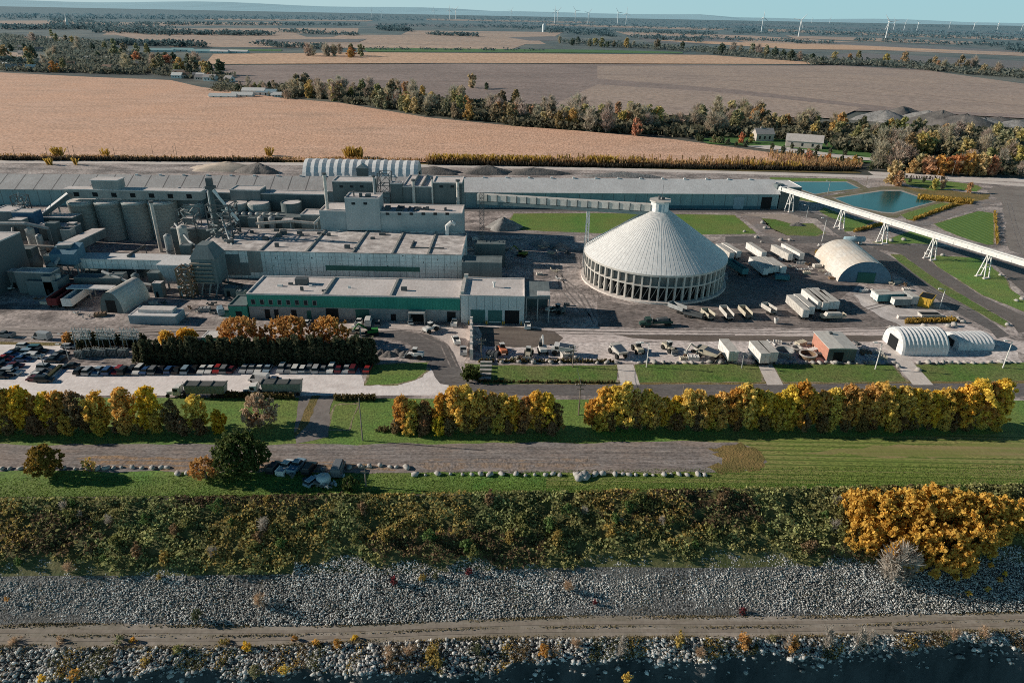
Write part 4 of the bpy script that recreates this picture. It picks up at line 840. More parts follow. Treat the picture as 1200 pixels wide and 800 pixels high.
k_ = Blk(77, 129, 337.5, 219, vb=333.5); t = thing('canopy', 'thin flat canopy over the railcars', 'canopy', k_.loc); b = B(); b.box(0, k_.w, 0, k_.d, k_.h-.4, k_.h); b.build('roof', ROOFG, t)
for x in (.4, k_.w*.5, k_.w-.4):
    for y in (.4, k_.d-.4): b = B(); b.box(x-.15, x+.15, y-.15, y+.15, 0, k_.h-.4); b.build('post', STEEL, t)
t = thing('added_shade_block', 'tall dark block added past the left edge to shade the plant yard', 'mill building', (-222, 214, 0)); walls_roof(t, 42, 26, 17, PANELD, ROOFW, .4)  # block added beyond the left edge so its shadow darkens the yard
b = B(); b.box(8, 20, 6, 18, 17.1, 24); b.build('penthouse', PANELM, t)
for i in range(5): opening(t, 'window', 4+i*7.5, 9, 2.4, 1.6, GLASS)
# round-roofed little shed
a = P(118, 366); c_ = P(146, 367)
rq = math.atan2(c_.y-a.y, c_.x-a.x); w = (c_-a).length; back = P(165, 349)
t = tunnel('arched_shed', 'small grey arched metal shed with open dark front left of the hopper house', ((a.x+c_.x)/2, (a.y+c_.y)/2, 0), math.pi/2+rq-.08, 14.5, w, 7.4, 4, QMETAL, .004, 1, .0, PANELD, 'arched shed')
# grey sheds
k = Blk(150, 205, 370, 199.5, 6.5); t = thing('flat_shed', 'pale flat shed beside the haul road below the hopper house', 'shed', k.loc); walls_roof(t, k.w, k.d, max(k.h, 2.8), PALEBLUE, ROOFG, .2)
b = B(); b.box(2, k.w-2, k.d*.4, k.d-.4, max(k.h, 2.8)+.1, max(k.h, 2.8)+1.1); b.build('roof_tier', ROOFW, t)
# hut near the trees
k = Blk(236, 258, 395.5, 184, 5); t = thing('gate_hut', 'small white hut with bright roof among the orange trees', 'hut', k.loc); walls_roof(t, k.w, k.d, max(k.h, 2.6), GREENW, WHITE, .15)
# low tank wall between apron and truck yard
a = P(552.5, 421); c_ = P(552.5, 381); t = thing('retaining_wall', 'straight concrete wall dividing the workshop apron from truck yard', 'wall', (a.x, a.y, 0))
b = B(); b.bar((0,0,1.4), (c_.x-a.x, c_.y-a.y-1, 1.4), .6, 2.8); b.build('panel', CONC, t)
b = B()
for i in range(6): q = (c_-a)*(i/5)*.96; b.box(q.x-.5, q.x+.5, q.y-.4, q.y+.4, 0, 3.4)
b.build('post', CONC, t)

# --- right side: conveyor bridge
dk = 11.2
a = P(914, 218.5, dk); c_ = P(1200, 305, dk); d = (c_-a).normalized(); Lb = (c_-a).length+45; rzb = math.atan2(d.y, d.x)
t = thing('conveyor_bridge', 'long white twin-topped conveyor bridge crossing over ponds and roads', 'conveyor bridge', (a.x, a.y, 0), rzb)
b = B(); b.box(0, Lb, -1.7, 1.7, dk-1.7, dk-.6); b.build('deck', WHITE, t)
for s, n_ in ((-1, 'casing'), (1, 'casing')): b = B(); b.box(-.2, Lb, s*1.15-.5, s*1.15+.5, dk-.59, dk+.25); b.build(n_, WHITE, t)
b = B(); b.box(0, Lb, -.6, .6, dk-.58, dk-.45); b.build('walkway', DSTEEL, t)
b = B()
for i in range(int(Lb/6)): b.box(i*6, i*6+.12, -1.75, -1.7, dk-1.7, dk-.6)
b.build('joint', STEEL, t)
b = B(); b.box(-2.5, .6, -2.3, 2.3, dk-2.6, dk+1.2); b.build('end_cap', PANELM, t)
for i, (u, v) in enumerate(((930, 247), (988, 267), (1040, 283.5), (1099, 302), (1166, 322))):
    g = P(u, v); s_ = (g-a).dot(d)*1.0; q = a+d*s_; q.z = 0
    t2 = thing('bridge_trestle', 'white A-frame trestle under the conveyor bridge, %s from the storage shed' % ORD[i], 'trestle', (q.x, q.y, 0), rzb, 'trestles under the conveyor bridge')
    for s in (-1, 1): b = B(); b.bar((-1.7, s*1.4, 0), (-.1, s*1.1, dk-1.7), .34); b.bar((1.7, s*1.4, 0), (.1, s*1.1, dk-1.7), .34); b.build('leg', WHITE, t2)
    b = B(); b.bar((-.8,-1.4,(dk-2)*.5),(-.8,1.4,(dk-2)*.5),.25); b.bar((.8,-1.4,(dk-2)*.5),(.8,1.4,(dk-2)*.5),.25); b.bar((-.9,-1.4,(dk-2)*.45),(.9,-1.4,(dk-2)*.45),.2); b.build('brace', WHITE, t2)
    for s in (-1.6, 1.6): b = B(); b.box(s-.5, s+.5, -1.8, 1.8, 0, .35); b.build('footing', CONC, t2)
# arched metal store
a = P(983, 331.5); c_ = P(1043, 331.5); f0 = P(955, 303)
mx = (a+c_)/2; back = mx+(f0-a)*1.0; dv = (f0-a); rq = math.atan2(dv.y, dv.x)
Lq = dv.length
wq = abs((c_-a).dot(Vector((-math.sin(rq), math.cos(rq), 0))))
hq = Zt((mx.x, mx.y), 317)
t = tunnel('arched_store', 'long pale arched metal store standing by the access road', (mx.x, mx.y, 0), rq, Lq, wq, 8.6, 9, QMETAL, .003, 0, 0, mat('arched store end', (.10,.19,.27), (.13,.22,.30), .5), 'arched store', 18)
b = B(); b.box(-.15, .2, -3.4, 3.2, 0, 4.2); b.build('door', mat('green door', (.05,.2,.2)), t)
# white ribbed sheds on the front yard
def ribshed(label, uL, vL, uR, vR, w, h, n, straight, door):
    a = P(uL, vL); c_ = P(uR, vR); d = c_-a; rq = math.atan2(d.y, d.x); nrm = Vector((-math.sin(rq), math.cos(rq), 0)); o = a+nrm*(w/2)
    return tunnel('fabric_shed', label, (o.x, o.y, 0), rq, d.length, w, h, n, FABRIC, .035, door, straight, FABRIC)
ribshed('white ribbed fabric shed with small dark door at the front yard', 1056, 416.5, 1110, 416.5, 11.5, 6.4, 11, 1.5, 1)
ribshed('lower white ribbed shed behind and right of the taller one', 1122, 410.5, 1164, 410, 8.5, 3.7, 9, 1.7, 1)
# red-sided shed
a = P(968.5, 424.0); c_ = P(1000, 424); k_w = (c_-a).length
t = thing('yard_shed', 'flat pale-roofed shed with orange red side wall in the front yard', 'shed', (a.x, a.y, 0))
L_ = P(956, 409).y-a.y; xs_ = P(956, 409).x-a.x
b = B(); b.box(0, k_w, 0, 11.5, 0, 4.4); b.build('wall', PANELD, t)
b = B(); b.box(-.12, 0, .05, 11.45, 0, 4.4); b.build('side_wall', REDP, t)
b = B(); b.hexa([(-.3,-.4,4.41),(k_w*.5,-.4,4.41),(k_w*.5,11.8,4.41),(-.3,11.8,4.41),(-.3,-.4,4.6),(k_w*.5,-.4,4.9),(k_w*.5,11.8,4.9),(-.3,11.8,4.6)]); b.hexa([(k_w*.5,-.4,4.41),(k_w+.3,-.4,4.41),(k_w+.3,11.8,4.41),(k_w*.5,11.8,4.41),(k_w*.5,-.4,4.9),(k_w+.3,-.4,4.6),(k_w+.3,11.8,4.6),(k_w*.5,11.8,4.9)]); b.build('roof', mat('pale tin roof', (.60,.58,.54), (.53,.51,.48), .4), t)
b = B(); b.box(k_w*.2, k_w*.55, -.1, .02, .1, 3.3); b.build('door', DARK, t)
b = B(); b.box(k_w*.45, k_w*.55, 9, 10, 4.7, 5.5); b.build('roof_vent', DSTEEL, t)
# houses in the woods and the farm in the corn
def house(label, u, v, w, d, h, rh, rz, wm, rm, chim=True):
    g = P(u, v); t = thing('farm_house', label, 'house', (g.x, g.y, 0), rz)
    b = B(); b.box(-w/2, w/2, -d/2, d/2, 0, h); b.add([(-w/2,-d/2,h),(-w/2,d/2,h),(-w/2,0,h+rh)], [(0,2,1)]); b.add([(w/2,-d/2,h),(w/2,d/2,h),(w/2,0,h+rh)], [(0,1,2)]); b.build('wall', wm, t)
    b = B()
    for s in (-1, 1): b.hexa([(-w/2-.5,s*(d/2+.6),h-.3),(w/2+.5,s*(d/2+.6),h-.3),(w/2+.5,0,h+rh),(-w/2-.5,0,h+rh),(-w/2-.5,s*(d/2+.6),h),(w/2+.5,s*(d/2+.6),h),(w/2+.5,0,h+rh+.3),(-w/2-.5,0,h+rh+.3)])
    ro = b.build('roof', rm, t)
    if chim: b = B(); b.box(-w*.2, -w*.2+1, -.5, .5, h+rh-.6, h+rh+1.3); b.build('chimney', BRICKM, ro)
    for i in range(3): b = B(); x = -w*.35+i*w*.28; b.box(x, x+1.4, -d/2-.07, -d/2+.02, h*.35, h*.75); b.build('window', GLASS, t)
    return t
house('dark roofed two-storey house in the clearing at the edge of the woods', 893, 165, 15, 10, 6, 4, .1, BRICKM, HROOF)
house('long pale barn-like house on the lawn in the wooded clearing', 941, 173, 27, 11, 5.5, 4.5, -.35, BRICKM, mat('pale barn roof', (.55,.5,.47), (.48,.44,.41), .3), False)
sheet('lawn', [(815,163),(850,160),(905,156),(935,158),(985,168),(1030,184),(1060,196),(1000,190),(940,182),(880,172),(830,169)], GREENF, .5)
sheet('house_drive', [(870,172),(905,171),(970,180),(1030,187),(1030,190),(960,184),(900,176)], CONC, .55)
for i, (u, v, w, d, h) in enumerate(((299, 112, 26, 14, 6), (314, 112.5, 22, 12, 5), (285, 114, 24, 10, 3), (262, 115, 30, 7, 2.5), (325, 114, 12, 8, 3))):
    house(('white farm shed', 'pale blue-roofed farm shed', 'low white farm shed', 'long low white farm shed', 'small grey farm shed')[i]+' at the farm where the corn field meets the trees', u, v, w, d, h, 2.5, .05, WHITE, PALEBLUE if i == 1 else WHITE, False)
for i, (u, v, w) in enumerate(((189,61,60),(215,60.5,50),(240,62,70),(258,62.5,40),(280,62.5,44))):
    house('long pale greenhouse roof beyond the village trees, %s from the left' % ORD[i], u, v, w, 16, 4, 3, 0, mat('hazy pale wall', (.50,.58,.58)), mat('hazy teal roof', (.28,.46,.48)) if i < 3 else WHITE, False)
vr = random.Random(12); vnames = ['white walled', 'grey roofed', 'pale gabled', 'brown roofed']
for i in range(34):
    u = vr.uniform(2, 215); v = vr.uniform(50, 86) if u < 130 else vr.uniform(62, 92)
    if i > 24: u = vr.uniform(190, 275); v = 88+ (u-190)*.12+vr.uniform(-3, 2)
    k_ = i % 4; house('small %s house half hidden among the village trees' % vnames[k_], u, v, vr.uniform(11,18), vr.uniform(8,11), vr.uniform(4,6), 3.5, vr.uniform(-.5,.5), WHITE if k_ in (0,2) else BRICKM, (HROOF, mat('slate roof', (.2,.2,.21)), WHITE, mat('brown roof', (.25,.17,.13)))[k_], False)['group'] = 'houses of the village'
X = P(82, 33); t = thing('church', 'tiny white church with spire above the village at upper left', 'church', (X.x, X.y, 0)); b = B(); b.box(-10,10,-12,12,0,14); b.box(-5,5,-16,-10,0,26); b.build('wall', WHITE, t); b = B(); b.lathe([(6.5,26),(.3,60)], 4, c=(0,-13)); b.build('spire', WHITE, t)
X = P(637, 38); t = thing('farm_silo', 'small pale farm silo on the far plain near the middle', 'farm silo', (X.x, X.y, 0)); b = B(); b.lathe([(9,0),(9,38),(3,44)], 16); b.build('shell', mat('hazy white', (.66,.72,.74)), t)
# --- extra pipework, ducts, small roofs and tanks packed into the left plant
ex = random.Random(19)
def duct(label, pts, r, m, legs=True):
    Y0 = pts[0][2]; X, z = W(*pts[0]); t = thing('pipe_run', label, 'pipe run', (X, Y0, 0)); b = B(); prev = None; lb_ = B(); used = False
    for p in pts:
        x, zz_ = W(*p); q = Vector((x-X, p[2]-Y0, max(.6, zz_)))
        if prev is not None:
            b.tube(prev, q, r, n=10)
            if legs: lb_.bar((q.x, q.y, 0), q, .25); used = True
        prev = q
    b.build('pipe', m, t)
    if used: lb_.build('support', STEEL, t)
DUSTP = mat('dusty pipe', (.55,.48,.43), (.40,.36,.33), .4)
for i, (pts, r, m, lb) in enumerate([
 ([(0,262,258),(30,262,258),(58,268,258)], .7, STEEL, 'grey pipe run below the blue tower'), ([(0,287,252),(64,289,252)], .5, DUSTP, 'thin dusty pipe between the kiln and the drum'),
 ([(70,300,236),(60,318,230),(40,330,226)], .6, STEEL, 'grey duct bending down left of the trestle'), ([(205,262,264),(222,283,255),(240,296,240)], .45, STEEL, 'pale sloping duct left of the main stack'),
 ([(258,250,262),(268,278,256),(276,296,246)], .4, STEEL, 'pale steep pipe right of the lattice tower'), ([(150,300,240),(170,288,262)], .5, DSTEEL, 'dark pipe rising to the silos'),
 ([(120,318,232),(150,330,228),(178,334,226)], .6, STEEL, 'grey pipe run under the belt gallery'), ([(262,330,236),(285,334,232)], .5, DSTEEL, 'dark pipe along the foot of the mill hall'),
 ([(300,262,270),(340,259,272),(372,262,272)], .6, DUSTP, 'dusty pipe across the back of the mill hall roof'), ([(16,268,262),(16,276,258)], .9, DSTEEL, 'short dark downpipe at the left edge'),
 ([(380,250,276),(368,262,270)], .45, DWHITE, 'pale pipe dropping at the left end of the raised block')]): duct(lb, pts, r, m)
for i, (u, v, Y, w_, m) in enumerate([(10,258,262,5,PANELM),(52,262,258,4,PANELD),(70,270,256,4,CONCW),(78,262,268,3,PANELM),(20,292,244,5,PANELD),(50,300,240,4,STEEL),(8,318,228,4,PANELM),(48,324,222,3,CONCW),(172,320,228,4,PANELD),(178,332,222,3,PANELM),(262,338,224,4,PANELD),(276,342,220,3,CONCW),(214,256,274,4,PANELM),(245,262,270,4,PANELD),(290,256,276,3,PANELM),(330,258,276,4,PANELD),(210,288,246,4,PANELD),(262,282,254,3,STEEL)]):
    X, z = W(u, v, Y); t = thing('process_shed', 'small %s shed packed among the left plant buildings, %s in the scatter' % ('grey' if m in (PANELM, CONCW) else 'dark', ORD[i]), 'shed', (X, Y, 0), 0, 'small sheds of the left plant'); walls_roof(t, w_, w_*.8, max(2.5, z), m, ROOFW if i % 3 == 0 else PANELM, .15)
    b = B(); b.box(w_*.2, w_*.5, -.06, .03, .1, min(2.2, max(2.5, z)-.2)); b.build('door', DARK, t)
for i, (u, v, Y, r) in enumerate([(34,268,258,1.6),(45,276,254,1.2),(60,310,232,1.5),(66,322,226,1.2),(196,276,256,1.5),(250,272,262,1.2),(305,255,280,1.4),(318,255,280,1.4),(158,322,229,1.4)]):
    X, z = W(u, v, Y); t = thing('process_tank', 'small upright tank in the left plant, %s in the scatter' % ORD[i], 'tank', (X, Y, 0), 0, 'small tanks of the left plant'); b = B(); z = max(3, z); b.lathe([(r,0),(r,z),(r*.3,z+r*.5)], 16); b.build('shell', (DWHITE, STEEL, PANELM)[i % 3], t); b = B(); b.lathe([(r*1.05,z*.5),(r*1.05,z*.5+.25)], 16, top=False); b.build('band', DSTEEL, t)
# ladder-like cladding windows and doors on the big walls
for t_, k_, us in ((blkL, kL, (452,466,480,494,508,522)), (tw, kT, (412,426)), (c1_, k1, (398,410,422)), (c4_, k4, (515,528))):
    for i, u in enumerate(us):
        X, z = W(u, 252 if t_ is blkL else (240 if t_ is tw else 220), k_.Y0); opening(t_, 'window', X-k_.X0, max(1, z), 1.5, 1.0, GLASS, -.05)
# ================================================================ VEHICLES AND YARD THINGS
PAINT = {}
def paint(name):
    cols = dict(white=(.74,.73,.70), silver=(.42,.43,.44), grey=(.20,.21,.22), black=(.018,.019,.021), blue=(.03,.09,.22), red=(.33,.03,.03), maroon=(.12,.02,.03),
                teal=(.06,.17,.19), lightblue=(.26,.36,.44), green=(.03,.07,.045), cream=(.62,.55,.44))
    return mat('car paint '+name, cols[name], rough=.35, spec=.6)
CARS = {}
wheel_b = B(); wheel_b.tube((-.12,0,0),(.12,0,0),.33,n=12); WHEEL = wheel_b.mesh('wheel', [TYRE])
BW = B(); BW.tube((-.16,0,0),(.16,0,0),.52,n=12); BWHEEL = BW.mesh('wheel', [TYRE])
DIM = dict(sedan=(4.6,1.8,1.42), hatch=(4.1,1.75,1.5), suv=(4.7,1.9,1.75), pickup=(5.6,2.0,1.85), van=(5.6,2.1,2.4))
def car_proto(kind, colour):
    if (kind, colour) in CARS: return CARS[kind, colour]
    L_, w, h = DIM[kind]; b = B(); pm = paint(colour); hl = L_/2; bl = .95 if kind != 'sedan' else .85
    if kind in ('pickup', 'van'): bl = 1.1
    prof = [(-hl,.35),(-hl+.05,bl-.1),(-hl+.2,bl),(hl-1.2,bl),(hl-.15,bl-.18),(hl,bl-.35),(hl,.3),(-hl+.1,.25)]
    b.extr(prof, (0,0,0), 'x', -w/2, w/2)
    g = {'sedan': (-1.75,-1.05,.35,1.05), 'hatch': (-1.95,-1.6,.5,1.15), 'suv': (-2.2,-1.95,.55,1.1), 'pickup': (-.5,-.3,.95,1.5), 'van': (-2.7,-2.6,1.3,2.2)}[kind]
    def hx(bb, y0, y1, y2, y3, z0, z1, wi, wo): bb.hexa([(-wi,y0,z0),(wi,y0,z0),(wi,y3,z0),(-wi,y3,z0),(-wo,y1,z1),(wo,y1,z1),(wo,y2,z1),(-wo,y2,z1)])
    b.hexa([(-w*.39,g[1]-.05,h-.1),(w*.39,g[1]-.05,h-.1),(w*.39,g[2]+.05,h-.1),(-w*.39,g[2]+.05,h-.1),(-w*.36,g[1],h),(w*.36,g[1],h),(w*.36,g[2],h),(-w*.36,g[2],h)])
    if kind == 'pickup':
        b.box(-w/2, -w/2+.1, -hl+.05, -.55, bl-.01, bl+.3); b.box(w/2-.1, w/2, -hl+.05, -.55, bl-.01, bl+.3); b.box(-w/2+.101, w/2-.101, -hl+.03, -hl+.13, bl-.01, bl+.3)
    if kind == 'van': b.box(-w*.485, w*.485, -hl+.1, .6, bl, h-.15)
    gb = B(); hx(gb, g[0], g[1], g[2], g[3], bl-.01, h-.1, w*.46, w*.39)
    lb = B()
    for s in (-1, 1): lb.box(s*w*.36-.2, s*w*.36+.2, hl-.08, hl+.02, .55, .72)
    tb = B()
    for s in (-1, 1): tb.box(s*w*.4-.12, s*w*.4+.12, -hl-.02, -hl+.1, .6, .85)
    CARS[kind, colour] = (b.mesh('body', [pm]), gb.mesh('cabin_glass', [GLASS]), lb.mesh('headlights', [WHITE]), tb.mesh('tail_lights', [REDP]))
    return CARS[kind, colour]
def car(kind, colour, u, v, ang, label, group):
    g = P(u, v) if not isinstance(u, Vector) else u
    t = thing('parked_car' if kind not in ('pickup','van') else ('pickup_truck' if kind == 'pickup' else 'parked_van'), label, 'car' if kind not in ('pickup','van') else ('pickup' if kind == 'pickup' else 'van'), (g.x, g.y, .07), ang, group)
    bm_, gm, lm, tm = car_proto(kind, colour)
    link('body', bm_, t); link('cabin_glass', gm, t)
    L_, w, h = DIM[kind]
    for sx in (-1, 1):
        for sy in (-1, 1): o = link('wheel', WHEEL, t); o.location = (sx*(w/2-.1), sy*(L_/2-.9), .33)
    return t
seen_l = {}
def uniq(base, n): return base
rc = random.Random(3)
rowA = [(94,'black','hatch'),(105,'silver','suv'),(116,'lightblue','sedan'),(128,'blue','suv'),(139,'red','hatch'),(146.5,'black','suv'),(154.5,'black','hatch'),(163,'white','suv'),(172,'blue','sedan'),(181,'grey','suv'),(190,'black','sedan'),
        (199.5,'blue','hatch'),(209,'black','sedan'),(219,'lightblue','suv'),(228.5,'black','sedan'),(238,'white','sedan'),(247,'white','sedan'),(255.5,'red','hatch'),(264,'grey','suv'),(272,'maroon','sedan')]
for i, (u, c_, k_) in enumerate(rowA):
    car(k_, c_, u, 436.5-.012*(u-94), rc.choice((0, math.pi))+rc.uniform(-.06,.06), '%s %s, %s from the left in the long row below the substation' % (c_, {'sedan':'saloon','hatch':'hatchback','suv':'estate car'}[k_], ORD[i]), 'cars in the long parking row')
rowB = [(287,'silver','sedan'),(295.5,'silver','sedan'),(304.5,'white','sedan'),(314,'lightblue','sedan'),(330.5,'silver','suv'),(338.5,'grey','sedan'),(347,'white','suv'),(355.5,'white','hatch'),(363,'grey','hatch'),(371,'silver','suv'),(379.5,'grey','sedan'),(388.5,'white','suv'),(397.5,'maroon','sedan'),(406.5,'silver','sedan'),(414.5,'maroon','suv'),(431,'red','sedan')]
for i, (u, c_, k_) in enumerate(rowB):
    car(k_, c_, u, 434.0, rc.choice((0, math.pi))+rc.uniform(-.06,.06), '%s %s, %s from left in the row along the cedar hedge' % (c_, {'sedan':'saloon','hatch':'hatchback','suv':'estate car'}[k_], ORD[i]), 'cars along the cedar hedge')
lot = [(165,205,'white'),(110,240,'black'),(80,262,'blue'),(35,287,'red'),(-20,300,'silver'),(-60,320,'grey'),(225,222,'teal'),(270,236,'black'),(200,250,'lightblue'),(178,272,'lightblue'),(150,292,'blue'),(242,272,'white'),
       (10,335,'black'),(105,335,'maroon'),(62,358,'lightblue'),(40,378,'silver'),(85,384,'white'),(20,405,'black'),(-40,365,'grey'),(-70,395,'blue'),(465,208,'silver'),(410,255,'black'),(385,278,'grey'),(362,300,'black'),(478,338,'black'),
       (312,350,'silver'),(275,380,'grey'),(235,425,'maroon'),(258,402,'white'),(300,430,'black')]
for i, (x, y, c_) in enumerate(lot):
    u, v = x/5.715, 370+y/5.715+1.5; k_ = rc.choice(('sedan','suv','sedan','hatch'))
    grp = 'left car park, upper block' if i < 12 else ('left car park, lower block' if i < 20 else 'bays left of the substation')
    car(k_, c_, u, v, math.pi/2*rc.choice((1,-1))+rc.uniform(-.08,.08), '%s %s sideways in the %s, %s from its far end' % (c_, {'sedan':'saloon','hatch':'hatchback','suv':'estate car'}[k_], grp, ORD[i-(0 if i < 12 else (12 if i < 20 else 20))]), 'cars in the left car park')
for (u, v, c_, k_, ang, lb) in ((304,446.5,'white','van',1.45,'white van beside the front dump truck trailer'),(320,447,'white','sedan',1.57,'white saloon car behind the white van near the dump truck'),
    (360,379.5,'white','sedan',0,'white car left of the big orange tree by the workshop'),(373.5,379.5,'white','sedan',0,'white car just right of the first by the workshop wall'),(421,380,'white','pickup',0,'white pickup parked against the workshop, left of the white van'),(432,379.5,'white','van',.1,'white van parked against the workshop wall'),
    (443,380,'grey','sedan',.1,'grey car right of the white van at the workshop'),(532.5,380,'white','pickup',0,'white pickup at the right end of the green workshop'),(534.5,400.5,'white','pickup',.25,'white pickup standing on the apron beside the dividing wall'),(543,413,'silver','pickup',.1,'dusty silver pickup below the white one at the dividing wall'),
    (414,390,'cream','suv',1.5,'cream car parked near the green machine'),(412,400,'white','sedan',1.3,'white car in the shade below the cream car'),(481,378.5,'white','hatch',.2,'white car next to the workshop porch'),(259,367,'lightblue','van',.5,'pale blue van below the filter house'),(618,383,'white','pickup',0,'white pickup under the lean-to beside the garage'),
    (309,398,'silver','pickup',1.4,'silver pickup between the two left orange trees'),(364,398,'white','sedan',.8,'white car between the right orange trees'),
    (335,550,'white','pickup',-.2,'white pickup by the boulders below the asphalt lot'),(348,548.5,'lightblue','pickup',-.2,'pale blue pickup next to the white one below the asphalt lot'),(363,551,'black','suv',-.15,'black car right of the two pickups below the asphalt lot'),(322,550,'black','suv',-.2,'black car left of the two pickups below the asphalt lot'),(397,552,'grey','van',0,'grey van right of the white dome tank'),(366.5,566,'lightblue','hatch',-.5,'pale blue hatchback in front of the white dome tank'),(50,397,'silver','van',1.4,'silver van on the grass strip above the car park'),(7,394.5,'grey','pickup',1.5,'grey pickup on the haul road at the left edge')):
    car(k_, c_, u, v, ang, lb, None)
# --- trailers and trucks
def wheels(t, xs_, w, r=.52, me=None):
    for x in xs_:
        for s in (-1, 1): o = link('wheel', BWHEEL, t); o.location = (s*(w/2-.2), x, r)
def van_trailer(p0, p1, label, m=DWHITE, L_=None, w=2.6, h=3.0, group=None, topm=None, open_=False, z0=1.15):
    """box trailer lying along p0 -> p1 (local y), on wheels"""
    d = p1-p0; d.z = 0; L_ = L_ or d.length; c_ = (p0+p1)/2
    t = thing('box_trailer' if not open_ else 'open_trailer', label, 'trailer', (c_.x, c_.y, .06), math.atan2(-d.x, d.y), group)
    b = B()
    if open_:
        b.box(-w/2, -w/2+.12, -L_/2, L_/2, z0, z0+h); b.box(w/2-.12, w/2, -L_/2, L_/2, z0, z0+h); b.box(-w/2+.121, w/2-.121, -L_/2, -L_/2+.12, z0, z0+h); b.box(-w/2+.121, w/2-.121, L_/2-.12, L_/2, z0, z0+h); b.box(-w/2+.121, w/2-.121, -L_/2+.121, L_/2-.121, z0, z0+.25)
    else: b.box(-w/2, w/2, -L_/2, L_/2, z0, z0+h)
    for i in range(int(L_/1.2)):
        y = -L_/2+.4+i*1.2
        for s in (-1, 1): b.box(s*w/2-.04, s*w/2+.04, y, y+.1, z0+.05, z0+h-.05)
    b.build('body', m, t)
    if topm: b = B(); b.box(-w/2-.03, w/2+.03, -L_/2-.03, L_/2+.03, z0+h+.003, z0+h+.09); b.build('roof', topm, t)
    b = B(); b.box(-.5, .5, -L_/2+.3, L_/2-.3, z0-.3, z0-.003)
    for s in (-.7, .7): b.box(s-.08, s+.08, L_/2-2.6, L_/2-2.4, 0, z0)
    b.build('chassis', DSTEEL, t)
    b = B(); b.box(-w/2+.1, -.04, -L_/2-.06, -L_/2-.001, z0+.15, z0+h-.15); b.box(.04, w/2-.1, -L_/2-.06, -L_/2-.001, z0+.15, z0+h-.15); b.build('rear_door', m if not topm else WHITE, t)
    wheels(t, (-L_/2+1.2, -L_/2+2.5), w); return t
def zt(x0, y0, x1, y1, z, ox=840, oy=270): return P(ox+x0/6, oy+y0/6, z), P(ox+x1/6, oy+y1/6, z)
trl = [((10,95,108,160),'W'),((50,88,158,150),'W'),((225,85,335,155),'W'),((400,102,522,168),'W'),((470,92,602,165),'W'),((245,188,350,268),'W'),((285,186,385,258),'W'),((328,186,425,252),'W'),((372,190,475,258),'W'),
       ((513,455,632,562),'W'),((562,448,672,540),'W'),((618,412,735,505),'W'),((652,408,770,512),'W'),((692,406,800,505),'W'),((735,422,828,490),'W')]
def in_group(i):
    if i < 2: return 'in the pair behind the cone store', i, 'pair behind the cone store'
    if i == 2: return 'standing alone between pairs right of the cone store', None, None
    if i < 5: return 'in the pair beside the grassy bank', i-3, 1
    if i < 9: return 'in the group of four right of the cone', i-5, 1
    return 'in the sunlit group of six', i-9, 1
for i, (q, _) in enumerate(trl):
    p0, p1 = zt(*q, 3.8); txt, j, _g = in_group(i)
    if (p1-p0).length < 10: p1 = p0+(p1-p0).normalized()*11
    van_trailer(p1, p0, 'white box trailer %s%s' % (txt, '' if j is None else ', %s from the left' % ORD[j]), WHITE if i % 3 else DWHITE, topm=DWHITE, w=2.25, h=2.7, group='white box trailers in the yard')
p0, p1 = zt(92,195,205,268,3.6); van_trailer(p1, p0, 'teal open-topped trailer in the cone store shadow', TEALS, open_=True, h=2.3)
p0, p1 = zt(412,310,510,318,2); van_trailer(p1, p0, 'low teal container lying in the shadow behind the four trailers', TEALS, h=1.6, z0=.5)
zz = lambda *a: zt(*a, 1000, 270)
for i, (q, lb, m, h) in enumerate((((150,425,245,422), 'grey container with pale top left of the yellow bin', STEEL, 2.6),((165,443,345,437),'long dark teal container with pale top', TEALS, 2.6),((372,428,440,470),'short grey container standing end-on beside the long one', STEEL, 2.8),((292,468,392,468),'small dark container in front of the long one', PANELM, 2.2))):
    p0, p1 = zz(*q, 3.6)
    if q[2]-q[0] < 80: pass
    van_trailer(p0, p1, lb, m, L_=max(6, (p1-p0).length), topm=DWHITE, h=h, z0=.9)
def dump_bin(p, rz, L_, w, h, m, label, name='steel_bin', cat='bin'):
    t = thing(name, label, cat, (p.x, p.y, .06), rz); b = B()
    b.hexa([(-L_/2+.4,-w/2+.2,.1),(L_/2-.4,-w/2+.2,.1),(L_/2-.4,w/2-.2,.1),(-L_/2+.4,w/2-.2,.1),(-L_/2,-w/2,h),(L_/2,-w/2,h),(L_/2,w/2,h),(-L_/2,w/2,h)]); b.build('body', m, t)
    b = B(); b.box(-L_/2+.25, L_/2-.25, -w/2+.25, w/2-.25, h+.003, h+.02); b.build('opening', DARK, t)
    b = B()
    for k in range(4): x = -L_/2+.6+k*(L_-1.2)/3; b.box(x-.08, x+.08, -w/2-.05, w/2+.05, .4, h-.15)
    b.build('rib', m, t); return t
q = zz(455,520,550,530,0); t = dump_bin((q[0]+q[1])/2, -.7, 4.5, 6.5, 3.6, YELLOW, 'bright yellow steel bin with dark inside near the access road')
dump_bin(P(1088,373), .02, 7, 3, 1.8, DWHITE, 'white low machine trailer in front of the yellow bin', 'low_trailer', 'trailer'); t = thing('loading_ramp', 'long low concrete ramp edge below the yellow bin', 'ramp', tuple(P(1082,373.5))); b = B(); b.box(-9, 8, -.6, .6, 0, 1.1); b.build('wall', CONC, t)
# front yard trailers
for q, lb in (((50,225,122,315),'white box trailer parked at an angle on the front yard, left of the pair'),((262,238,345,330),'left one of the pair of white box trailers on the front yard'),((322,238,402,322),'right one of the pair of white box trailers on the front yard')):
    p0, p1 = zt(*q, 4.1, 840, 360); van_trailer(p1, p0, lb, WHITE, topm=DWHITE, h=3.0, w=2.9)
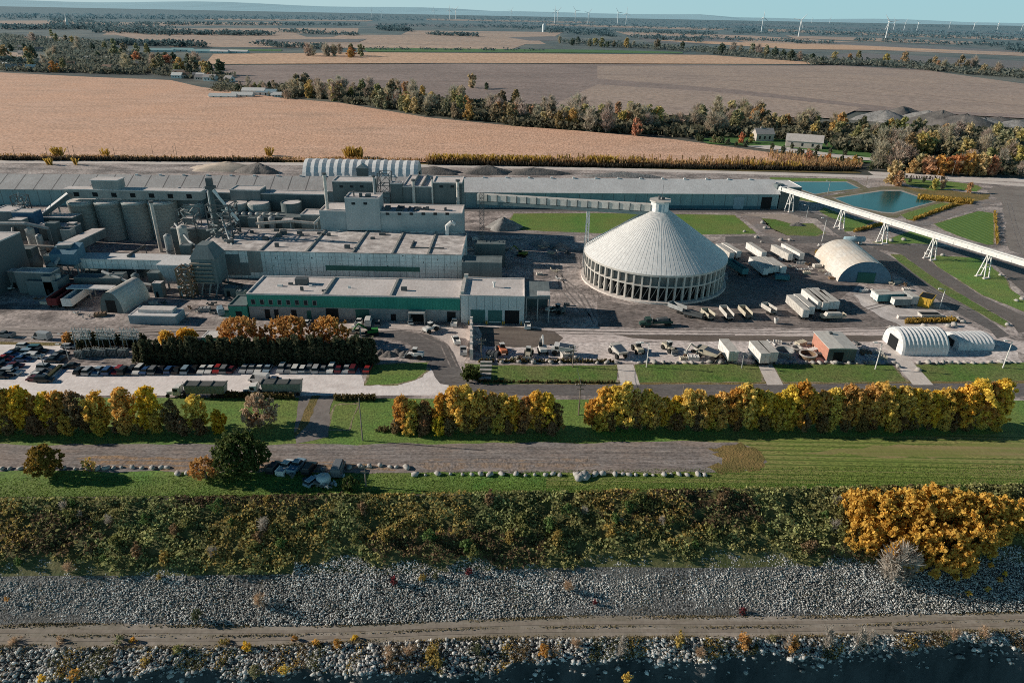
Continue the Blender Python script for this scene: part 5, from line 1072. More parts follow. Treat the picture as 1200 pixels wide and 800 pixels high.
# blue tank behind arched store
g = P(1000, 286); t = thing('tank_trailer', 'pale blue horizontal tank behind the arched store', 'tank', (g.x, g.y, 0), .05)
b = B(); b.tube((-4.6,0,2.3),(4.6,0,2.3),1.25,n=20); b.build('tank', PALEBLUE, t, True); b = B()
for x in (-3,3): b.box(x-.3,x+.3,-1,1,0,1.4)
b.build('saddle', CONC, t); b = B(); b.tube((0,0,3.4),(0,0,4.1),.5); b.build('hatch', STEEL, t)
# railcars under the canopy
for a, c_, m, lb in (((63,362),(89,344),MAROON,'dark red hopper railcar under the flat canopy'),((80,363),(105,345),WHITE,'white hopper railcar right of the red one'),):
    p0, p1 = P(*a), P(*c_); van_trailer(p0, p1, lb, m, open_=True, w=3.2, h=2.6, z0=1.2)
p0, p1 = P(52, 357), P(72, 346); t = thing('loading_ramp', 'sandy loading ramp left of the red railcar', 'ramp', tuple((p0+p1)/2)); b = B(); b.bar(p0-(p0+p1)/2+Vector((0,0,.6)), p1-(p0+p1)/2+Vector((0,0,1.4)), 3, 1); b.build('surface', SANDP, t)
# semi trucks
def cab(t, y, m, w=2.5):
    b = B(); b.hexa([(-w/2,y,.7),(w/2,y,.7),(w/2,y+1.9,.7),(-w/2,y+1.9,.7),(-w/2+.05,y,3.0),(w/2-.05,y,3.0),(w/2-.15,y+1.6,2.9),(-w/2+.15,y+1.6,2.9)]); b.hexa([(-w*.38,y+1.901,.7),(w*.38,y+1.901,.7),(w*.32,y+3.6,.7),(-w*.32,y+3.6,.7),(-w*.38,y+1.901,1.75),(w*.38,y+1.901,1.75),(w*.30,y+3.6,1.5),(-w*.30,y+3.6,1.5)]); c_ = b.build('cab', m, t)
    b = B(); b.hexa([(-w*.42,y+1.86,1.85),(w*.42,y+1.86,1.85),(w*.42,y+1.96,1.85),(-w*.42,y+1.96,1.85),(-w*.4,y+1.66,2.75),(w*.4,y+1.66,2.75),(w*.4,y+1.74,2.75),(-w*.4,y+1.74,2.75)])
    for s in (-1, 1): b.box(s*(w/2-.01)-.03, s*(w/2-.01)+.03, y+.5, y+1.5, 1.8, 2.6)
    b.build('cab_window', GLASS, c_)
    b = B()
    for s in (-1, 1): b.tube((s*(w/2-.1), y-.25, .8), (s*(w/2-.1), y-.25, 3.6), .09)
    b.build('exhaust', STEEL, t)
def dump_semi(u0, v0, u1, v1, label):
    p0, p1 = P(u0, v0), P(u1, v1); d = p1-p0; c_ = (p0+p1)/2; L_ = d.length
    t = thing('dump_truck', label, 'truck', (c_.x, c_.y, .05), math.atan2(-d.x, d.y)); f = L_/2; tb, tf = -f, f-5.6
    b = B(); b.hexa([(-1.1,tb+.3,1.2),(1.1,tb+.3,1.2),(1.1,tf-.2,1.2),(-1.1,tf-.2,1.2),(-1.3,tb,3.6),(1.3,tb,3.6),(1.3,tf,3.6),(-1.3,tf,3.6)])
    for i in range(10): y = tb+.5+i*(tf-tb-1)/9; b.hexa([(-1.17,y,1.2),(1.17,y,1.2),(1.17,y+.12,1.2),(-1.17,y+.12,1.2),(-1.37,y,3.55),(1.37,y,3.55),(1.37,y+.12,3.55),(-1.37,y+.12,3.55)])
    b.build('dump_body', mat('grey green truck body', (.30,.31,.27), (.24,.25,.21), .6), t)
    b = B(); b.box(-1.35, 1.35, tb-.05, tf+.05, 3.601, 3.75)
    for i in range(4): y = tb+(tf-tb)*i/3; b.box(-1.4, 1.4, y-.12, y+.12, 3.752, 3.95)
    b.build('tarpaulin', mat('dark tarpaulin', (.09,.10,.10), (.12,.125,.12), .8), t)
    b = B(); b.box(-.5, .5, tb+.3, f-.6, .75, 1.15); b.build('chassis', DSTEEL, t)
    cab(t, f-4.2, WHITE); wheels(t, (tb+1, tb+2.3, tb+3.6, f-5.2, f-4.0, f-.9), 2.5); return t
dump_semi(267, 464, 195, 463.5, 'white-cabbed dump truck with dark tarp, left of the two beside the trees')
dump_semi(355, 461.5, 284, 461.5, 'white-cabbed dump truck with dark tarp, right of the two by the lone pale tree')
def flatbed(p0, p1, label, m, cabm=None, load=None, name='flatbed_truck'):
    d = p1-p0; c_ = (p0+p1)/2; L_ = d.length; t = thing(name, label, 'truck' if cabm else 'trailer', (c_.x, c_.y, .06), math.atan2(-d.x, d.y)); f = L_/2
    tf = f-4.6 if cabm else f
    b = B(); b.box(-1.25, 1.25, -f, tf, 1.1, 1.35); b.box(-.4, .4, -f+.2, f-.5, .7, 1.09); b.build('bed', m, t)
    b = B()
    for s in (-1, 1): b.box(s*1.22-.05, s*1.22+.05, -f, tf, 1.351, 1.9)
    b.box(-1.16, 1.16, tf-.1, tf, 1.351, 2.3); b.build('side_rail', m, t)
    if load: b = B(); b.hexa([(-1.1,-f+1,1.36),(1.1,-f+1,1.36),(1.1,tf-1,1.36),(-1.1,tf-1,1.36),(-.8,-f+1.6,2.8),(.8,-f+1.6,2.8),(.8,tf-1.6,2.6),(-.8,tf-1.6,2.6)]); b.build('load', load, t)
    if cabm: cab(t, f-3.8, cabm)
    wheels(t, (-f+.9, -f+2.1)+((f-3.4, f-.9) if cabm else ()), 2.4); return t
q = lambda x, y: P(700+x/6, 320+y/6)
flatbed(q(520,365), q(290,375), 'dark green truck parked left of the trailers below the cone', mat('dark green paint', (.03,.07,.06)), mat('dark green paint', (.03,.07,.06)), DSTEEL)
def tipper(p0, p1, label, m=DWHITE):
    d = p1-p0; c_ = (p0+p1)/2; t = thing('tipper_trailer', label, 'trailer', (c_.x, c_.y, .06), math.atan2(-d.x, d.y)); L_ = d.length; f = L_/2
    b = B(); w = 1.25
    b.hexa([(-w,-f,1.2),(w,-f,1.2),(w,f-1,1.2),(-w,f-1,1.2),(-w,-f,1.4),(w,-f,1.4),(w,f-1,1.4),(-w,f-1,1.4)])
    for s in (-1, 1): b.box(s*w-.06, s*w+.06, -f, f-1, 1.401, 2.7)
    b.box(-w+.061, w-.061, f-1.15, f-1, 1.401, 2.9); b.build('body', m, t)
    b = B(); b.box(-w+.07, w-.07, -f+.05, f-1.16, 1.402, 1.5); b.build('bed_floor', DSTEEL, t)
    b = B(); b.box(-.4, .4, -f, f+1.4, .75, 1.19); b.build('chassis', DSTEEL, t); wheels(t, (-f+.8, -f+2), 2.3)
    return t
tipper(q(610,290), q(490,245), 'grey tipper trailer just in front of the cone store', STEEL)
flatbed(q(610,300), q(740,330), 'low dark flatbed trailer right of the grey tipper', DSTEEL, name='flatbed_trailer')
for i, (a, c_) in enumerate((((800,340),(735,290)),((930,340),(870,270)),((1060,330),(1000,268)))): tipper(q(*a), q(*c_), 'open dusty tipper trailer in the row below the cone, %s of three' % ORD[i], (CREAMY, DWHITE, CREAMY)[i])
q = lambda x, y: P(840+x/6, 270+y/6)
tipper(q(395,600), q(315,550), 'pale ladder-sided trailer at the right end of the tipper row', DWHITE); flatbed(q(730,630), q(890,625), 'long flatbed trailer with planks in front of the six white trailers', CREAMY, None, DWHITE, 'flatbed_trailer')
dump_bin(q(412,655), .1, 1.2, 1.2, 2.0, WHITE, 'small white upright box in the open yard', 'white_box', 'box')
# --- earth movers
def machine(kind, u, v, ang, label, m=CREAMY):
    g = P(u, v) if not isinstance(u, Vector) else u; t = thing(kind, label, cat={'wheel_loader':'loader','excavator':'excavator','quarry_truck':'dump truck','forklift':'forklift'}[kind], loc=(g.x, g.y, .05), rz=ang); t.scale = (.85,.85,.85)
    if kind == 'quarry_truck':
        b = B(); b.hexa([(-1.5,-3.2,2.0),(1.5,-3.2,2.0),(1.5,1.4,1.6),(-1.5,1.4,1.6),(-1.9,-4.0,3.2),(1.9,-4.0,3.2),(1.9,1.6,3.6),(-1.9,1.6,3.6)]); b.box(-1.8,1.8,1.4,3.3,3.5,3.7); bd = b.build('dump_body', m, t)
        b = B(); b.hexa([(-1.5,-3.4,3.25),(1.5,-3.4,3.25),(1.5,1.2,3.62),(-1.5,1.2,3.62),(-1.5,-3.4,3.3),(1.5,-3.4,3.3),(1.5,1.2,3.68),(-1.5,1.2,3.68)]); b.build('body_opening', mat('truck bed shade', (.05,.08,.12)), bd)
        b = B(); b.box(-1.5,1.5,1.8,4.2,1.2,2.4); b.build('bonnet', m, t); b = B(); b.box(-1.5,-.1,1.7,3.0,2.401,3.45); b.build('cab', GLASS, t)
        wr = 1.0; pos = ((-1.6,-2.2),(1.6,-2.2),(-1.6,2.9),(1.6,2.9))
    elif kind == 'wheel_loader':
        b = B(); b.box(-1.1,1.1,-3.2,-.2,1.0,2.3); b.box(-.8,.8,-.2,2.2,.9,1.7); b.build('body', m, t)
        c_ = B(); c_.box(-.75,.75,-.9,.5,2.301,3.6); cc = c_.build('cab', GLASS, t); c_ = B(); c_.box(-.85,.85,-1.0,.6,3.601,3.75); c_.build('cab_roof', WHITE, cc)
        b = B()
        for s in (-1, 1): b.bar((s*.7,.8,1.7),(s*.7,3.2,1.0),.3)
        b.build('lift_arm', m, t); b = B(); b.extr([(3.0,.3),(4.3,.1),(4.4,.25),(3.3,.5),(3.2,1.5),(3.0,1.5)],(0,0,0),'x',-1.5,1.5); b.build('bucket', STEEL, t)
        wr = .85; pos = ((-1.25,-2.1),(1.25,-2.1),(-1.25,1.6),(1.25,1.6))
    else:
        b = B(); b.box(-1.4,1.4,-1.8,1.6,1.2,2.2); b.box(-1.2,1.2,-2.4,-1.8,1.3,2.3); b.build('body', m, t); b = B(); b.box(-1.3,-.2,.1,1.6,2.201,3.4); b.build('cab', GLASS, t)
        b = B(); b.bar((.4,1.2,2.0),(.4,4.6,4.6),.5); b.bar((.4,4.6,4.6),(.4,6.6,2.2),.4); b.build('boom', m, t); b = B(); b.box(-.2,1.0,6.2,7.2,1.4,2.3); b.build('bucket', STEEL, t)
        for s in (-1, 1): b = B(); b.extr([(-2.2,.1),(2.2,.1),(2.5,.5),(2.2,.95),(-2.2,.95),(-2.5,.5)],(0,0,0),'x',s*1.4-.35,s*1.4+.35); b.build('crawler_track', TYRE, t)
        return t
    wb = B(); wb.tube((-.35,0,0),(.35,0,0),wr,n=14); wm_ = wb.mesh('wheel', [TYRE])
    for x, y in pos: o = link('wheel', wm_, t); o.location = (x, y, wr)
    return t
machine('quarry_truck', 724, 417, .35, 'pale quarry dump truck with blue-shaded bed at left of the front yard', DWHITE)
machine('wheel_loader', 747, 412, .2, 'cream wheel loader right of the quarry dump truck'); machine('wheel_loader', 784, 411, 3.6, 'cream loader with lowered bucket near the yard lamp'); machine('excavator', 819, 413, 2.2, 'pale excavator left of the angled white trailer', DWHITE)
machine('wheel_loader', 619, 418, 3.0, 'small cream loader near the left end of the front yard'); machine('excavator', 636, 413, .1, 'white excavator in the middle of the left front yard', WHITE); machine('wheel_loader', 588, 413, .3, 'orange loader at the left end of the front yard', ORANGE)
machine('wheel_loader', 505, 388, -.7, 'white loader on the dusty apron below the workshop porch', WHITE); machine('excavator', 436, 392, 1.8, 'bright green excavator on the yard left of the workshop apron', GREENM)
machine('quarry_truck', 830, 420, .9, 'small pale dumper below the excavator in the front yard', CREAMY); machine('wheel_loader', 486, 419, 1.4, 'white loader on the small lawn corner in the shade', WHITE)
machine('wheel_loader', 653, 366, .8, 'dark loader in the shade beside the lean-to', PANELD); machine('excavator', 612, 300, 1.2, 'yellow green excavator in the shaded yard behind the garage', mat('lime paint', (.22,.26,.05)))
g = P(666, 412); machine('quarry_truck', 660, 415, 1.4, 'white dumper at the right of the left front yard', WHITE)
# rings, tanks, crates and loose things of the front yard
def ring(u, v, r, h, m, label):
    g = P(u, v); t = thing('steel_ring', label, 'steel ring', (g.x, g.y, .05)); b = B(); b.lathe([(r,0),(r,h),(r-.25,h),(r-.25,.02)], 28, top=False); b.build('shell', m, t); b = B(); b.lathe([(r-.1,h-.25),(r+.15,h-.25),(r+.15,h+.05),(r-.3,h+.05)], 28, top=False); b.build('rim', DWHITE, t)
ring(918, 416, 2.7, 1.8, STEEL, 'pale steel ring tank lying in the front yard left of the red shed'); ring(946, 419, 2.5, 1.4, RUST, 'rusty steel ring next to the red shed'); ring(933, 411, 1.6, 1.2, DWHITE, 'smaller pale ring between the two big rings')
ry = random.Random(21)
def crate(u, v, s, m, label, k='steel_crate'):
    g = P(u, v); t = thing(k, label, 'crate' if k == 'steel_crate' else 'yard scrap', (g.x, g.y, .04), ry.uniform(-.6,.6)); b = B(); h = s*ry.uniform(.5,.9)
    if k == 'steel_crate':
        b.box(-s, s, -s*.6, s*.6, 0, h); b.build('body', m, t); b = B()
        for x in (-s, -s*.33, s*.33, s): b.box(x-.06, x+.06, -s*.63, s*.63, 0, h+.1)
        b.build('rib', m, t)
    else:
        for i in range(5): a = Vector((ry.uniform(-s,s), ry.uniform(-s,s)*.6, .15+ry.uniform(0,.7))); b.bar(a, a+Vector((ry.uniform(-s,s)*1.3, ry.uniform(-s,s)*.6, ry.uniform(0,.7))), ry.uniform(.2,.5))
        b.build('scrap', m, t)
    return t
spots = [(572,421),(577,417),(603,422),(612,421),(656,413),(664,418),(672,421),(800,421),(805,417),(812,421),(837,417),(842,412),(846,421),(851,418),(905,404),(911,402),(925,405),(938,404),(948,409),(952,412),(924,421),(960,417),(1008,411),(1014,415),(1022,418),(1029,414),(1004,405),(1034,420),(893,420),(879,418)]
for i, (u, v) in enumerate(spots):
    m = (DWHITE, DSTEEL, CREAMY, RUST, WHITE)[i % 5]; k_ = 'steel_crate' if i % 2 else 'scrap_heap'
    crate(u, v, ry.uniform(.9, 1.8), m, '%s %s in the front yard, %s along from its left end' % (('dusty pale','dark steel','cream','rusty','white')[i % 5], 'crate' if i % 2 else 'beams', ORD[i]), k_)['group'] = 'crates and scrap on the front yard'
for i, (u, v) in enumerate([(918,304),(925,306),(932,305),(938,309),(944,311),(950,316),(957,313),(963,319),(970,323),(974,327),(935,317),(928,314),(945,321),(910,321),(922,324),(1012,342),(1018,341),(1044,334),(1050,332),(1058,335),(960,289),(1062,340)]):
    crate(u, v, ry.uniform(.8, 1.7), (WHITE, DWHITE, CREAMY, STEEL, RUST)[i % 5], 'scrap or crate in the strip beside the arched store, %s from left' % ORD[i], 'steel_crate' if i % 3 == 0 else 'scrap_heap')['group'] = 'scrap beside the arched store'
for i, (u, v) in enumerate([(550,293),(558,290),(572,294),(590,293),(600,291),(606,295),(646,297),(652,296),(663,297),(556,281),(575,286),(640,291),(660,294),(648,292),(655,328),(632,322),(650,318),(660,362),(664,358),(645,365)]):
    crate(u, v, ry.uniform(.8, 1.9), (DWHITE, CREAMY, STEEL, DSTEEL, WHITE)[i % 5], 'loose steel or rubble between mill and cone, %s from the back left' % ORD[i], 'steel_crate' if i % 3 == 0 else 'scrap_heap')['group'] = 'scrap between mill and cone'
for i, (u, v) in enumerate([(180,356),(186,360),(194,357),(200,362),(224,362),(232,366),(240,364),(248,368),(165,362),(118,370),(100,372),(92,368),(60,340),(8,340),(45,352),(140,357),(212,372),(245,358),(280,368)]):
    crate(u, v, ry.uniform(.8, 1.8), (DWHITE, STEEL, DSTEEL, WHITE, RUST)[i % 5], 'loose scrap in the yard below the filter house, %s in the scatter' % ORD[i], 'steel_crate' if i % 3 == 0 else 'scrap_heap')['group'] = 'scrap below the filter house'
t = thing('concrete_barrier', 'stack of pale concrete beams in a row at the lawn corner', 'barrier', tuple(P(569, 436)));
for i in range(5): b = B(); b.box(-1.7, 1.7, -5+i*2.4, -3.9+i*2.4, .05, .75); b.build('beam', BOULD, t)
# --- poles and lamps
def pole(name, label, ub, vb, vt, kind='lamp', u_wire=None, r=.14, m=None, group=None):
    g = P(ub, vb); h = Zt(g, vt); t = thing(name, label, 'pole' if kind != 'lamp' else 'lamp post', (g.x, g.y, 0), 0, group)
    b = B(); b.tube((0,0,0), (0,0,h), r*1.3, r*.8, 8); b.build('shaft', m or (STEEL if kind == 'lamp' else WOODP), t)
    if kind == 'lamp': b = B(); b.bar((0,0,h-.1), (-1.6,0,h+.25), .14); b.build('arm', STEEL, t); b = B(); b.box(-2.5, -1.5, -.28, .28, h+.1, h+.35); b.build('lamp_head', WHITE, t)
    elif kind == 'utility':
        b = B(); b.box(-1.3, 1.3, -.1, .1, h-.9, h-.7); b.box(-.9, .9, -.1, .1, h-2.0, h-1.8); b.build('crossarm', WOODP, t)
        b = B()
        for x in (-1.2,-.5,.5,1.2): b.tube((x,0,h-.7),(x,0,h-.35),.08,n=6)
        b.build('insulator', DWHITE, t)
    elif kind == 'ball': b = B(); b.lathe([(.05,h),(.32,h+.15),(.32,h+.45),(.05,h+.65)], 10); b.build('lamp_head', WHITE, t)
    return t, Vector((g.x, g.y, h))
for i, (ub, vb, vt, lb) in enumerate(((1101,361,339,'lamp post beside the access road near the yellow bin'),(1025.5,432.5,402,'tall lamp post on the lawn left of the white ribbed shed'),(1175,431,400,'tall leaning lamp post at the right end of the front lawn'),(757.5,430,402,'lamp post on the lawn below the quarry dump truck'),(869,431.5,413,'lamp post below the angled white trailer'),(963,283,256,'tall lamp post left of the arched store'),(945,255,241,'short pole on the road by the first bridge trestle'),(970,227,212,'thin pole on the bank between the two ponds'),(53,434,416,'dark lamp post in the left car park'),(424,407,383,'tall lamp post in front of the green excavator'),(80,402,392,'small lamp post on the grass strip by the haul road'),(81,422,404,'lamp post at the corner of the substation'))):
    pole('lamp_post', 'thin '+lb, ub, vb, vt, 'lamp', m=WHITE if vt in (402, 400, 339, 256) else None)
for i, u in enumerate((219, 267, 318, 374, 418)): pole('hedge_lamp', 'short round-headed lamp in front of the cedar hedge, %s from the left' % ORD[i], u, 427, 419, 'ball', group='hedge lamps')
W1 = []
for i, (ub, vb, vt, lb) in enumerate(((678,486,448,'wooden utility pole between the golden trees beside the front road'),(564,421,396,'wooden pole at the left end of the front yard'),(671,430,404,'wooden pole at the right end of the left yard'),(429,569.5,544,'wooden pole on the grass below the asphalt lot'),(425,516,466,'dry leaning pale pole on the lawn by the drive'),(1115,207,188,'wooden pole before the orange woods'),(1133,206,188,'second wooden pole before the orange woods'),(1097,212,196,'third thin pole before the orange woods'),(1028,198,184,'wooden pole at the bend of the back road'),(1014,220,205,'thin pole beside the left pond'),(536,475,452,'slim pole at the parking exit'),(798,477,452,'slim sign pole on the road verge among the golden trees'))):
    _, q = pole('utility_pole', lb, ub, vb, vt, 'utility' if i in (0,1,2,3,5,6) else 'plain'); W1.append(q)
for i, (u, v, vt) in enumerate(((82,184,172),(88,184,170),(180,184,171),(205,186,171),(208,186,168),(135,184,173),(18,184,172),(56,184,170),(400,113,108),(475,126,118),(527,132,122),(610,146,132),(676,152,141))):
    pole('field_pole', 'thin weathered pole standing along the edge of the corn field, %s from the left' % ORD[i], u, v, vt, 'plain', r=.12, group='poles along the corn field')
def wire(label, pts, sag=1.2):
    b = B()
    for a, c_ in zip(pts[:-1], pts[1:]):
        prev = None
        for i in range(9):
            k_ = i/8; q = a.lerp(c_, k_)-Vector((0,0,sag*4*k_*(1-k_)))
            if prev is not None: b.bar(prev, q, .06)
            prev = q
    tag(b.build('overhead_wire', DSTEEL), label, 'wire')
wire('thin overhead wire from the yard pole to the roadside pole', [W1[2], W1[0]]); wire('second thin overhead wire from the front yard pole to the roadside pole', [W1[1]-Vector((0,0,.6)), W1[2]-Vector((0,0,.6))])
wire('overhead wire running along the lower edge of the tree belt', [Vector((P(u,v).x, P(u,v).y, 9)) for u, v in ((330,104),(400,113),(475,126),(527,132),(610,146))], 1)
# --- substation: three lattice gantries and transformers
for i, (u, v) in enumerate(((99, 411), (127, 411), (155, 411))):
    g = P(u, v); t = thing('substation_gantry', 'steel lattice gantry of the substation, %s from the left' % ORD[i], 'gantry', (g.x, g.y, 0)); b = B(); h = 6.8
    for sx in (-1.8, 1.8):
        for sy in (-1.2, 1.2): b.bar((sx, sy, 0), (sx*.8, sy*.5, h), .18)
    b.build('post', STEEL, t); b = B()
    for k_ in range(4):
        z = h-.2-k_*.9
        for s in (-1,1): b.bar((-2.6, s*.5, z), (3.0, s*.5, z+.3), .14)
    for k_ in range(8): x = -2.4+k_*.7; b.bar((x,-.6,h-2.8),(x+.8,.6,h),.1); b.bar((x+.8,-.6,h-2.8),(x,.6,h),.1)
    b.build('lattice', mat('pale galvanised', (.62,.61,.58)), t); b = B()
    for k_ in range(5): b.tube((-2+k_,0,h+.1),(-2+k_,0,h+.8),.12,n=6)
    b.build('insulator', DWHITE, t)
for i, (u, v) in enumerate(((104,417),(113,416),(122,417),(134,416),(146,417),(95,419))):
    g = P(u, v); t = thing('transformer', 'grey transformer box in the substation yard, %s in line' % ORD[i], 'transformer', (g.x, g.y, 0)); b = B(); b.box(-1.2,1.2,-.8,.8,.2,2.3); b.build('body', PANELM, t); b = B()
    for k_ in range(6): b.box(-1.1+k_*.4,-1.0+k_*.4,-1.1,-.81,.4,2.0)
    b.build('radiator', STEEL, t); b = B()
    for k_ in (-.7,0,.7): b.tube((k_,0,2.3),(k_,0,3.1),.12,n=6)
    b.build('bushing', RUST, t)
t = thing('curb_island', 'long dark hedge-planted kerb island at the right edge of the left car park', 'kerb', tuple(P(62, 438))); b = B(); a, c_ = P(53,447)-P(62,438), P(72,430)-P(62,438); b.bar(a+Vector((0,0,.2)), c_+Vector((0,0,.2)), 1.6, .4); b.build('kerb', CONC, t)
b = B(); b.bar(a+Vector((0,0,.6)), c_+Vector((0,0,.6)), 1.0, .6); b.build('planting', CEDAR, t)
# --- white dome tank near the parked pickups
g = P(379.5, 565); t = thing('dome_tank', 'white domed tank among the cars below the asphalt lot', 'tank', (g.x, g.y, 0)); b = B(); b.lathe([(1.55,0),(1.55,1.3)]+[(1.55*math.cos(a), 1.3+.8*math.sin(a)) for a in np.linspace(.2,1.5,6)], 20); b.build('shell', mat('pale tank', (.60,.66,.68), (.5,.57,.6), .8), t, True); b = B(); b.tube((0,0,2.0),(0,0,2.35),.3); b.build('hatch', STEEL, t)
for i, (u, v) in enumerate(((372,570),(388,567),(393,570),(360,563),(384,572),(400,558),(342,560),(330,557))): crate(u, v, ry.uniform(.5,1.0), (DSTEEL, STEEL, PALEBLUE)[i % 3], 'small dark crate or scrap around the white dome tank, %s of eight' % ORD[i], 'steel_crate' if i % 2 else 'scrap_heap')['group'] = 'scrap around the dome tank'
# --- boulders lining the asphalt lot and the yards
def rock_mesh(seed, flat=.7):
    r_ = np.random.default_rng(seed); ph = (1+5**.5)/2
    v = np.array([(-1,ph,0),(1,ph,0),(-1,-ph,0),(1,-ph,0),(0,-1,ph),(0,1,ph),(0,-1,-ph),(0,1,-ph),(ph,0,-1),(ph,0,1),(-ph,0,-1),(-ph,0,1)])/1.9
    f = np.array([(0,11,5),(0,5,1),(0,1,7),(0,7,10),(0,10,11),(1,5,9),(5,11,4),(11,10,2),(10,7,6),(7,1,8),(3,9,4),(3,4,2),(3,2,6),(3,6,8),(3,8,9),(4,9,5),(2,4,11),(6,2,10),(8,6,7),(9,8,1)])
    v = v*(1+r_.uniform(-.28,.28,(12,1)))+r_.uniform(-.1,.1,(12,3)); v = np.sign(v)*np.abs(v)**.75; v[:,2] *= flat; v[:,2] -= v[:,2].min()*.8; return v, f
RM = [npmesh('boulder', *rock_mesh(i, .75), [BOULD]) for i in range(8)]
bi = 0
def boulder(u, v, s, label, group, sx=1.0):
    global bi
    g = P(u, v); o = link('boulder', RM[bi % 8]); bi += 1; o.location = (g.x, g.y, -.05); o.rotation_euler = (0,0,ry.uniform(0,6)); o.scale = (s*sx, s, s); tag(o, label, 'boulder', group)
lb = 'pale boulder in the line along the front edge of the asphalt lot'
u = 3.0
while u < 830:
    v = 549 if u < 120 else (548.5 if u < 210 else (556.5 if u > 480 else 549.5))
    if 208 < u < 235: v = 556
    if 240 < u < 400: v = 551 if ry.random() < .4 else None
    if 400 <= u < 480: v = 546+abs(u-445)*.06
    if v: boulder(u, v+ry.uniform(-.8,.8), ry.uniform(.35,.75), lb, 'boulders edging the asphalt lot', ry.uniform(1,1.5))
    u += ry.uniform(7, 13) if u < 480 or u > 720 else ry.uniform(8, 18)
for u, v in ((684,558),(686,561),(680,560),(689,559),(676,558),(678,562)): boulder(u, v, ry.uniform(.6,1.1), 'boulder in the small cluster on the grass below the lot', 'cluster of boulders')
u = 700
while u < 1198:
    if not (723 < u < 741 or 886 < u < 902 or 1048 < u < 1072): boulder(u, 425.3+ry.uniform(-.6,.6), ry.uniform(.5,.85), 'pale block in the line along the front edge of the equipment yard', 'blocks edging the equipment yard', 1.5)
    u += ry.uniform(7, 12)
for i, (u, v) in enumerate(((608,425),(625,425),(645,425),(657,425),(588,425),(675,421),(1052,430),(1076,434),(953,426),(979,426),(1043,385),(1050,386),(1082,384),(1110,383),(1118,382),(1124,376),(1128,378),(1123,373),(1047,387),(1056,388),(893,262),(896,268),(872,272),(886,279),(892,284),(915,282),(925,282),(1091,301),(1104,300),(1152,304),(1156,305),(1172,323),(1191,353),(1197,351),(1180,381),(1086,299),(1044,283),(1059,282),(1040,281),(1004,280))): boulder(u, v, ry.uniform(.6,1.2), 'pale boulder at the edge of a yard or road on the plant site', 'boulders around the plant')
# --- wind turbines
def turbine(u, v_base, v_hub, label, ang, group=None):
    g = P(u, v_base); h = Zt(g, v_hub); k_ = h/95.0
    t = thing('wind_turbine', label, 'wind turbine', (g.x, g.y, 0), random.uniform(-.5,.5), group); m = mat('turbine white', (.72,.75,.76))
    b = B(); b.tube((0,0,0),(0,0,h),3.4*k_,2.2*k_,12); b.build('tower', m, t); b = B(); b.box(-2.4*k_,2.4*k_,-4*k_,8*k_,h-1.5*k_,h+3*k_); n_ = b.build('nacelle', m, t)
    b = B(); b.tube((0,-6*k_,h+1*k_),(0,-4*k_,h+1*k_),2.2*k_,n=10); hb = b.build('hub', m, t)
    for i in range(3):
        a = ang+i*2*math.pi/3; d = Vector((math.sin(a), 0, math.cos(a))); c_ = Vector((0,-5*k_,h+1*k_)); b = B(); b.tube(c_, c_+d*14*k_, 1.6*k_, 2.4*k_, 6); b.tube(c_+d*14*k_, c_+d*50*k_, 2.4*k_, .7*k_, 6); b.build('blade', m, t)
big = [(892,38,21,'white wind turbine on the plain right of the middle, left one of the pair'),(935.5,43.5,24,'large white wind turbine on the plain right of the middle, right one of the pair'),(1037.5,46,26,'largest white wind turbine at right, standing before a cluster of smaller ones'),
       (650,27,14,'white wind turbine near the middle of the horizon'),(689,28.5,15.5,'white wind turbine left of the close twin turbines on the horizon'),(723.5,29.5,15.5,'left turbine of the close twins on the horizon'),(733.5,29.5,15.8,'right turbine of the close twins on the horizon'),(653,26.5,13.5,'white wind turbine close beside the middle one'),(674,25,13,'slim wind turbine between the middle pair and the twins'),(527,23,12,'left turbine of the pair left of the middle of the horizon'),(534,23,11.5,'right turbine of the pair left of the middle of the horizon')]
for i, (u, vb, vt, lb) in enumerate(big): turbine(u, vb, vt, lb, i*.71)
for i, (u, vb, vt) in enumerate(((436,21,12),(447,21,14),(509,21,12),(599,22.5,12.5),(1047,35,25),(1059,36.5,26.5),(1074,37,27),(1112,34,27),(1140,36.5,27.5),(1168,37,28),(1196,38,30),(951,27,22),(972,28,22))): turbine(u, vb, vt, 'tiny faint white wind turbine far off on the horizon', i*.9, 'far wind turbines')
